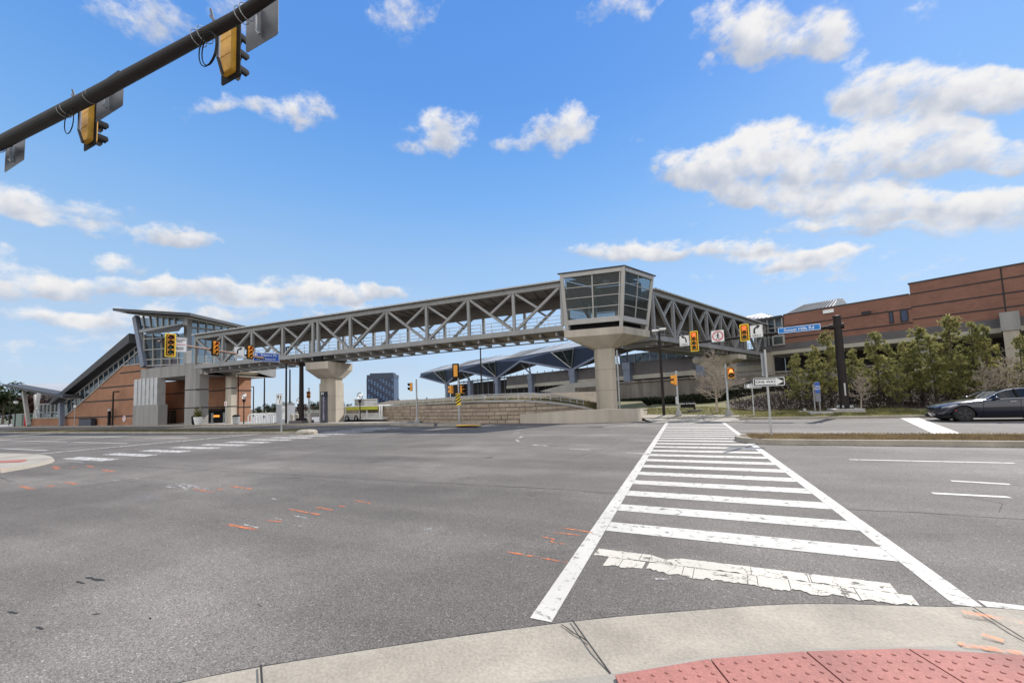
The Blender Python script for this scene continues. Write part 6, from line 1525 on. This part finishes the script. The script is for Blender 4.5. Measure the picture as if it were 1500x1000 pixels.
def put_tree(name, label, cat, tr, cr, bark, leaf, P, sc, rz, group):
    root = thing(name, label, cat, P, rz, group); root.scale = (sc, sc, sc)
    tr.build('trunk', bark, root, local=True); 
    if cr: cr.build('crown', leaf, root, local=True)
    return root
pines = []
spec = [  # px of trunk, base Y, top py, group member description
 (1168, 32.5, 519, 'small sparse yellowish pine at the left end of the row'), (1190, 33.5, 507, 'yellowish pine behind the information sign'), (1211, 33.0, 483, 'tall pine just left of the mast arm pole'),
 (1246, 35.0, 512, 'pine half hidden behind the mast arm pole'), (1283, 33.0, 487, 'tall slender pine right of the mast arm pole'), (1303, 34.5, 503, 'bushy pine between two taller pines'),
 (1328, 33.0, 500, 'pine left of the tall pointed pine cluster'), (1345, 34.0, 478, 'tall pine in the middle of the row'), (1365, 32.5, 492, 'bushy dark pine over the stop line'),
 (1391, 33.5, 463, 'tallest pine, above the front of the car'), (1421, 33.5, 473, 'tall pine right of the tallest one'), (1443, 33.0, 477, 'pine with pointed tip above the car roof'), (1492, 33.0, 490, 'pine at the right edge of the picture'),
 (1312, 31.8, 535, 'low young pine at the front of the row'), (1408, 32.0, 520, 'low young pine in front of the tallest pine'), (1265, 36, 525, 'thin low pine behind a bare sapling')]
for i, (px, Y, top, lab) in enumerate(spec):
    b = gy(px+ (600-top)*.07*(px-560)/700, 600, Y); b.z = bank(b.x, b.y)-.1; H = zat(b, top)-b.z
    if i < 5: tr, cr = pine_mesh(40+i, 5.5, 0, 1.35); r_ = put_tree('pine_tree', lab, 'pine tree', tr, cr, BARK, PINE, b, H/5.5, i*1.1, 'young pines on the bank'); pines.append(r_)
    else: r_ = dup(pines[i % 5], b, i*1.7, lab, (H/5.5*(1.0+.1*math.sin(i)),)*2+(H/5.5,))
def bare_mesh(seed, H, levels=3, spread=1., r0=.07, n0=26, low=.28, rmin=.010):
    """leafless tree: a central leader with ascending side branches that fork into twigs"""
    rnd = random.Random(seed); m = MB()
    def twig(p, d, L_, r, lv):
        n = 3; q = p
        for i in range(n):
            d = (d+Vector((rnd.gauss(0, .13), rnd.gauss(0, .13), rnd.uniform(-.02, .14)))).normalized(); q2 = q+d*L_/n; m.tube(q, q2, max(r*(1-.28*i), rmin), max(r*(1-.28*(i+1)), rmin*.7), 5 if lv == 0 else 3, False)
            if lv < levels:
                for _ in range(2 if lv < 2 else 1 + (rnd.random() < .5)):
                    u = d.cross(Vector((rnd.uniform(-1, 1), rnd.uniform(-1, 1), rnd.uniform(-1, 1)))).normalized()
                    twig(q.lerp(q2, rnd.random()), (d*.75+u*.75+Vector((0, 0, .1))).normalized(), L_*rnd.uniform(.32, .6), r*.55, lv+1)
            q = q2
    top = Vector((rnd.uniform(-.15, .15), rnd.uniform(-.15, .15), H*.8))
    for i in range(6): m.tube(top*(i/6), top*((i+1)/6), r0*(1-i/7.), r0*(1-(i+1)/7.), 7, False)
    for i in range(n0):
        t = low+(1-low)*(i+rnd.random())/n0; a = i*2.4+rnd.uniform(-.4, .4); el = rnd.uniform(.25, .85)+.5*max(0, t-.6)
        d = Vector((math.cos(a), math.sin(a), el)).normalized(); twig(top*t, d, H*.36*spread*(1.15-t)**.6*rnd.uniform(.7, 1.15), r0*.38*(1.2-t), 1)
    twig(top, Vector((0, 0, 1)), H*.2, r0*.2, 1)
    return m
b = gy(1051, 611, 29.6); b.z = bank(b.x, b.y)-.05; H = zat(b, 512)-b.z
tr = bare_mesh(5, H, 3, 1.15, .085, 34, .26, .013); r_ = put_tree('bare_tree', 'leafless pale twiggy tree behind the lit hand signal post', 'bare tree', tr, None, TWIG, None, b, 1, 0, 'leafless trees')
rest = [(1262, 31.2, 545, 'leafless sapling just right of the mast arm pole'), (1450, 31.6, 528, 'leafless grey tree behind the car roof'), (1478, 31.8, 512, 'taller leafless tree by the concrete pier on the right')]
for i, (px, Y, top, lab) in enumerate(rest):
    b = gy(px, 603, Y); b.z = bank(b.x, b.y)-.05; H = zat(b, top)-b.z; tr = bare_mesh(20+i, H, 3, .95, .05, 22, .3); put_tree('bare_tree', lab, 'bare tree', tr, None, TWIG, None, b, 1, 0, 'leafless trees')
# brown undergrowth under the pines
rnd = random.Random(77); b = MB(); st = MB()
def thick(x): return .5+.5*smooth((x-3.5)/2)
for _ in range(30000):
    x = 3.2+ (rnd.random()**.9)*29; y = rnd.uniform(31.2, 36.5); h = (1.25*thick(x)+.45*math.sin(x*1.7+y))*smooth((y-31.0)/1.2); z = bank(x, y)+rnd.random()**1.3*max(h, .15); a = rnd.uniform(0, 6.283); s = rnd.uniform(.03, .075); e = rnd.uniform(-1, 1)
    p = Vector((x, y, z)); b.sheet([p+Vector((math.cos(a+t)*s, math.sin(a+t)*s*.8, e*s*math.cos(t))) for t in (0, 1.7, 3.3)])
for _ in range(2600):
    x = 3.2+rnd.random()*29; y = rnd.uniform(31.4, 36.5); z = bank(x, y); p = Vector((x, y, z)); q = p+Vector((rnd.gauss(0, .35), rnd.gauss(0, .3), rnd.uniform(.5, 1.5)*thick(x))); b.tube(p, q, .012, .004, 3, False)
stuff('undergrowth', b, BROWN, 'dark tangled brown undergrowth below the pine trees', 'undergrowth')
b = fine_sheet(3.0, 60, 31.3, 37, .03, 60, 12, lambda x, y: bank(x, y)+.06*math.sin(7*x)*math.cos(5*y)); struct('leaf_litter_ground', b, SOIL)
# dark hedge at the foot of the retaining wall behind the grass bank
rnd = random.Random(78); b = MB()
for _ in range(9000):
    f = rnd.random(); p0 = wl(905, 600).lerp(wl(1160, 592), f)+Vector((0, -1.2*rnd.random(), 0)); z = bank(p0.x, p0.y) if p0.x > -3 else .7; p = Vector((p0.x, p0.y, z+rnd.random()**1.2*(.6+.7*f))); a = rnd.uniform(0, 6.3); s = rnd.uniform(.06, .13); e = rnd.uniform(-1, 1)
    b.sheet([p+Vector((math.cos(a+t)*s, math.sin(a+t)*s*.8, e*s*math.cos(t))) for t in (0, 1.7, 3.3)])
stuff('low_hedge', b, PINE_D, 'dark low shrubs along the foot of the stained retaining wall', 'shrubs')
# distant trees on the left and between the pavilion and the pier
def crown_mesh(seed, H, W, n=1500, leafs=.42):
    rnd = random.Random(seed); tr = MB(); cr = MB(); tr.tube((0, 0, 0), (0, 0, H*.6), .22, .1, 6, False)
    cl = [(Vector((rnd.gauss(0, W*.25), rnd.gauss(0, W*.25), H*(.32+.6*rnd.random()))), rnd.uniform(.5, 1.0)*W*.34) for _ in range(13)]
    for c, r in cl: tr.tube((0, 0, H*.35), c, .06, .02, 4, False)
    for _ in range(n):
        c, r = rnd.choice(cl); v = Vector((rnd.gauss(0, 1), rnd.gauss(0, 1), rnd.gauss(0, .8))); v = v.normalized()*r*rnd.random()**.4; p = c+v; a = rnd.uniform(0, 6.3); s = leafs*rnd.uniform(.5, 1.1); e = rnd.uniform(-1, 1)
        cr.sheet([p+Vector((math.cos(a+t)*s, math.sin(a+t)*s, e*s*math.cos(t))) for t in (0, 1.8, 3.5)])
    return tr, cr
protos = []
for i in range(3): tr, cr = crown_mesh(60+i, 9, 6.5); protos.append((tr, cr))
far = [(-14, 620, 95, 559, 0), (4, 620, 92, 563, 0), (14, 620, 100, 571, 1), (-40, 620, 95, 556, 0), (30, 620, 96, 575, 1), (44, 620, 105, 570, 2), (60, 620, 108, 568, 2), (76, 620, 105, 573, 1), (88, 618, 102, 577, 2),
       (377, 614, 105, 595, 0), (392, 614, 100, 590.5, 0), (403, 614, 110, 592, 0), (424, 613, 115, 588, 0), (436, 612, 118, 592, 1), (447, 611, 112, 590, 1), (459, 610, 116, 587, 0), (468, 610, 118, 589, 1), (489, 610, 140, 589, 0), (499, 609, 140, 587.5, 0), (510, 609, 145, 591, 0)]
wh = {0: 'green', 1: 'reddish brown', 2: 'bare grey'}
seen = {}; cnt = 0
lf = {0: PINE_D, 1: leaf_mat('russet_leaves', (.06, .03, .025), (.17, .085, .06), .5), 2: leaf_mat('grey_twigs', (.10, .085, .08), (.22, .19, .18), .6)}
for i, (px, py, d, top, kd) in enumerate(far):
    b = gd(px, py, d); b.z = -.1; H = zat(b, top)-b.z
    where = 'beyond the left canopy' if px < 100 else 'between the pavilion and the middle pier' if px < 480 else 'right of the middle pier'
    nth = seen.get((where, kd), 0); seen[(where, kd)] = nth+1
    near = {(0): 'leftmost', 1: 'second', 2: 'third', 3: 'fourth', 4: 'fifth', 5: 'sixth'}[nth]
    lab = 'distant %s tree %s, %s of its colour there' % (wh[kd], where, near)
    if kd not in [k_ for k_ in seen if isinstance(k_, int)]:
        tr, cr = protos[kd]; r_ = put_tree('broadleaf_tree' if kd else 'evergreen_tree', lab, 'tree', tr, cr, BARK, lf[kd], b, H/9, i*1.3, 'distant trees'); seen[kd] = r_
    else: dup(seen[kd], b, i*1.3, lab, (H/9*1.15, H/9*1.15, H/9))
# bare far trees along the stone wall skyline
for i, (px, top) in enumerate(((585, 583), (597, 585), (612, 583), (625, 582), (638, 583))):
    b = gd(px, 596, 90+i*3); b.z = 1; H = zat(b, top)-1; tr = bare_mesh(90+i, H, 2, 1.1, .14, 18, .3, .05); put_tree('bare_tree', 'faint leafless tree on the skyline above the stone wall, %s from the left of five' % ('first', 'second', 'third', 'fourth', 'fifth')[i], 'bare tree', tr, None, BARK, None, b, 1, 0, 'skyline trees')
# concrete parapet of the side road seen beyond the pier
a, c = gd(430, 604, 62), gd(520, 603, 60); o = thing('road_parapet', 'long grey concrete parapet of the side road beyond the middle pier', 'wall', Vector(((a.x+c.x)/2, (a.y+c.y)/2, 0))); m = MB(); m.prism([(a.x, a.y, -.1), (c.x, c.y, -.1), (c.x, c.y, zat(c, 598)), (a.x, a.y, zat(a, 607))], (.1, .5, 0)); m.build('wall', CONC_G, o)
m = MB(); m.bar((a.x, a.y, zat(a, 604)), (c.x, c.y, zat(c, 595.5)), .1, .1); 
for i in range(16): t = i/15; q = a.lerp(c, t); m.bar((q.x, q.y, zat(q, 606-t*8)), (q.x, q.y, zat(q, 604-t*8.5)), .08, .08, (1, 0, 0))
m.build('handrail', GALV, o)

# ================================================================ the car
def car():
    W0, L = .925, 4.69
    fx = gy(1364, 607, 24.3).x + .28
    root = thing('parked_car', 'dark blue grey fastback sedan waiting behind the stop line on the right', 'car', (fx, 24.95, 0))
    # profile stations: x, half width at belt, sill z, belt z, roof z, roof half width
    xs = [0, .05, .14, .30, .48, .56, .64, .74, .84, .94, 1.04, 1.14, 1.22, 1.32, 1.5, 1.75, 2.0, 2.25, 2.5, 2.75, 3.0, 3.25, 3.36, 3.44, 3.54, 3.64, 3.74, 3.84, 3.94, 4.02, 4.12, 4.3, 4.5, 4.62, 4.69]
    def itp(T, x):
        for (a, ya), (c, yc) in zip(T, T[1:]):
            if x <= c: t = (x-a)/(c-a); t = t*t*(3-2*t)*.35+t*.65; return ya+(yc-ya)*t
        return T[-1][1]
    hw = [(0, .34), (.05, .52), (.14, .66), (.30, .79), (.6, .885), (1.2, .925), (2.4, .93), (3.6, .925), (4.3, .88), (4.6, .80), (4.69, .72)]
    belt = [(0, .60), (.1, .66), (.35, .755), (.8, .85), (1.2, .905), (1.6, .945), (2.4, .975), (3.4, 1.0), (4.1, 1.04), (4.5, 1.05), (4.69, 1.0)]
    roof = [(0, .62), (.1, .70), (.35, .81), (.8, .91), (1.2, .965), (1.42, 1.0), (1.7, 1.14), (2.0, 1.30), (2.3, 1.40), (2.65, 1.443), (3.0, 1.435), (3.4, 1.385), (3.8, 1.28), (4.15, 1.16), (4.45, 1.10), (4.62, 1.06), (4.69, 1.0)]
    rhw = [(0, .28), (.1, .48), (.35, .62), (.8, .70), (1.42, .70), (1.7, .64), (2.3, .575), (3.0, .57), (3.6, .58), (4.15, .62), (4.69, .60)]
    sill = [(0, .34), (.1, .25), (.3, .20), (.5, .185), (2.4, .18), (4.2, .2), (4.5, .26), (4.69, .40)]
    wx = (.73, 3.605); RA_ = .37
    rows = []; 
    for x in xs:
        w, zb, zr, rw, zs = itp(hw, x), itp(belt, x), itp(roof, x), itp(rhw, x), itp(sill, x)
        arch = 0
        for c in wx:
            d = abs(x-c)
            if d < RA_: arch = max(arch, .335+math.sqrt(RA_**2-d*d))
        z0 = max(zs, arch); zr = max(zr, zb+.01)
        zm = max(.56, z0+.02)
        zm = min(zm, zb-.03)
        pts = [(0, min(zs, .2)), (w*.86, z0), (w*.975, max(z0+.01, min(.34, zm))), (w*1.0, zm), (w*.992, (zm+zb)/2+.02), (w*.95, zb), (w*.93, zb+.012 if zr-zb > .05 else zb+.004), (rw+.03, zr-.055 if zr-zb > .12 else zb+.02 if zr-zb > .05 else zb+(zr-zb)*.5), (rw*.92, zr-.018 if zr-zb > .05 else zr-.004), (rw*.5, zr), (0, zr+.006)]
        rows.append([(x, -y, z) for y, z in pts] + [(x, y, z) for y, z in pts[-2::-1]])
    n = len(rows[0]); body = MB(); gl = MB(); ws = MB(); rg = MB()
    allv = [p for r in rows for p in r]
    parts = {'body': [], 'side': [], 'wind': [], 'rear': []}
    for i in range(len(xs)-1):
        xm = (xs[i]+xs[i+1])/2
        for j in range(n-1):
            f = (i*n+j, i*n+j+1, (i+1)*n+j+1, (i+1)*n+j); jj = min(j, n-2-j)
            if jj == 6 and 1.55 < xm < 3.95 and not (2.42 < xm < 2.5): parts['side'].append(f)
            elif jj >= 8 and 1.3 < xm < 2.1: parts['wind'].append(f)
            elif jj >= 8 and 3.3 < xm < 4.3: parts['rear'].append(f)
            elif jj >= 8 and 2.1 < xm < 3.3: parts['rear'].append(f)
            else: parts['body'].append(f)
    def mk(nm, fs, mat, sub=True):
        used = sorted({v for f in fs for v in f}); mp = {v: k for k, v in enumerate(used)}; m = MB(); m.v = [allv[v] for v in used]; m.f = [tuple(mp[v] for v in f) for f in fs]
        return m.build(nm, mat, root, smooth=True, local=True)
    PAINT = M('car_paint', (.014, .016, .032), .2, .05, .5, 400, .06, metal=.35, coat=1.0); CG = glass_mat('car_glass', (.008, .01, .011), .12, .03)
    bd = mk('body', parts['body'], PAINT)
    bm = bmesh.new(); bm.from_mesh(bd.data); 
    for lay in (0, n-1): pass
    c = bm.verts.new((-.035, 0, .47)); bm.verts.ensure_lookup_table(); c2 = bm.verts.new((4.70, 0, .7))
    for e in [e for e in bm.edges if e.is_boundary]:
        if all(v.co.x < .001 for v in e.verts): bm.faces.new((e.verts[0], e.verts[1], c))
        elif all(v.co.x > 4.689 for v in e.verts): bm.faces.new((e.verts[0], e.verts[1], c2))
    bmesh.ops.recalc_face_normals(bm, faces=bm.faces)
    (lambda *a, **k: None)(bm, edges=[e for e in bm.edges if e.is_boundary and all(v.co.x < .001 or v.co.x > 4.689 for v in e.verts)], sides=40); bm.to_mesh(bd.data); bm.free()
    for p in bd.data.polygons: p.use_smooth = True
    sub = bd.modifiers.new('soft', 'EDGE_SPLIT'); sub.split_angle = R_(42)
    mk('side_windows', parts['side'], CG); mk('windscreen', parts['wind'], CG); mk('glass_roof', parts['rear'], CG)
    def add(nm, m, mat, par=root, **k): return m.build(nm, mat, par, local=True, **k)
    for s in (-1, 1):
        m = MB(); y = s*.885
        pts = [(1.55, .985), (1.75, 1.115), (2.0, 1.255), (2.3, 1.352), (2.65, 1.392), (3.0, 1.382), (3.4, 1.33), (3.8, 1.225), (4.0, 1.16)]
        def yo(x, z): t = (z-itp(belt, x))/(itp(roof, x)-.055-itp(belt, x)+1e-6); t = max(0, min(1, t)); return s*(itp(hw, x)*.93*(1-t)+(itp(rhw, x)+.03)*t+.008)
        for (a, za), (c, zc) in zip(pts, pts[1:]): m.tube((a, yo(a, za), za+.01), (c, yo(c, zc), zc+.01), .011, n=6)
        q = [1.55, 2.0, 2.45, 3.0, 3.5, 4.0]
        for a, c in zip(q, q[1:]): m.tube((a, s*(itp(hw, a)*.94+.012), itp(belt, a)+.012), (c, s*(itp(hw, c)*.94+.012), itp(belt, c)+.012), .011, n=6)
        add('window_trim', m, M('chrome_trim', (.55, .55, .56), .15, .05, metal=1.0) if 'chrome_trim' not in MATS else MATS['chrome_trim'])
        m = MB(); m.prism([(2.43, s*.88, .99), (2.52, s*.88, .99), (2.50, s*.63, 1.385), (2.43, s*.63, 1.385)], (0, s*.012, .004)); add('door_pillar', m, BLACKM)
        m = MB(); m.lathe([(.02, -.06), (.075, -.05), (.085, .0), (.075, .06), (.03, .08)], (1.74, s*1.0, 1.0), 10); mi = add('wing_mirror', m, PAINT, smooth=True); mm = MB(); mm.bar((1.72, s*.9, .97), (1.74, s*.98, .99), .06, .03); add('mirror_stalk', mm, BLACKM, mi)
        for xx in (2.15, 3.1): m = MB(); m.box(xx, xx+.21, s*.925-.012, s*.925+.012, .845, .868); add('door_handle', m, MATS['chrome_trim'])
        m = MB()
        for xx in (1.32, 2.47, 3.42): m.bar((xx, s*.928, .30), (xx+.03, s*.926, .95), .006, .006, (1, 0, 0))
        add('door_gaps', m, BLACKM)
        m = MB(); m.box(1.28, 3.3, s*.80-.05, s*.80+.08, .155, .23); add('sill_trim', m, BLACKM)
        m = MB(); m.prism([(.11, s*.60, .60), (.30, s*.765, .62), (.56, s*.865, .735), (.50, s*.84, .765), (.28, s*.74, .70), (.13, s*.62, .655)], (0, s*.022, .012)); add('headlight', m, M('headlight_lens', (.5, .52, .55), .08, .1) if 'headlight_lens' not in MATS else MATS['headlight_lens'])
        m = MB(); m.box(.42, .5, s*.895-.01, s*.895+.012, .49, .52); add('side_marker', m, SRED)
        m = MB(); m.prism([(4.45, s*.80, .86), (4.66, s*.66, .88), (4.64, s*.66, 1.0), (4.42, s*.82, .98)], (.02, s*.02, 0)); add('tail_light', m, L_RED_OFF)
        for c in wx:
            T = Matrix.Translation((c, s*.80, .335)) @ Matrix.Rotation(R_(90), 4, 'X')
            m = MB(T); m.lathe([(.22, -.11), (.31, -.11), (.333, -.08), (.335, 0), (.333, .08), (.31, .11), (.22, .11)], n=36); wh = m.build('wheel', M('tyre', (.018, .018, .018), .85, .2) if 'tyre' not in MATS else MATS['tyre'], root, smooth=False, local=True)
            m = MB(T); m.lathe([(.235, -.10), (.235, .10)], n=30); add('rim_well', m, BLACKM, wh)
            m = MB(T); o = -s*.108
            zz = [o, o+(.012 if o > 0 else -.012)]
            for i in range(5):
                a = 6.283*i/5+.2
                m.prism([(r*math.cos(a+da), r*math.sin(a+da), zz[0]) for r, da in ((.05, -.5), (.232, -.30), (.232, .30), (.05, .5))], (0, 0, zz[1]-zz[0]))
            m.lathe([(.06, zz[0]-.012), (.06, zz[1]+.006)], n=14)
            add('rim', m, M('dark_alloy', (.05, .052, .06), .4, .15, metal=.7) if 'dark_alloy' not in MATS else MATS['dark_alloy'], wh)
            m = MB(T)
            m.lathe([(.385, .12), (.385, -.28 if s < 0 else .12)], n=4) if False else None
            w = MB(Matrix.Translation((c, s*.62, .36)) @ Matrix.Rotation(R_(90), 4, 'X')); w.lathe([(.36, -.14), (.36, .14)], n=24); w.build('wheel_well', BLACKM, root, local=True)
    m = MB(); m.box(.1, 4.5, -.78, .78, .16, .3); add('underbody', m, BLACKM)
    m = MB(); m.prism([(.07, -.5, .22), (.07, .5, .22), (-.012, .36, .36), (-.012, -.36, .36)], (.05, 0, 0)); add('lower_grille', m, BLACKM)
    m = MB(); m.box(2.0, 2.3, -.62, -.16, .5, 1.2); m.box(2.05, 2.2, -.5, -.28, 1.2, 1.34); m.box(2.0, 2.3, .16, .62, .5, 1.2); m.box(3.0, 3.3, -.62, .62, .5, 1.15); add('seats', m, BLACKM)
    m = MB(); m.box(1.35, 1.7, -.75, .75, .8, .95); add('dashboard', m, BLACKM)
car()
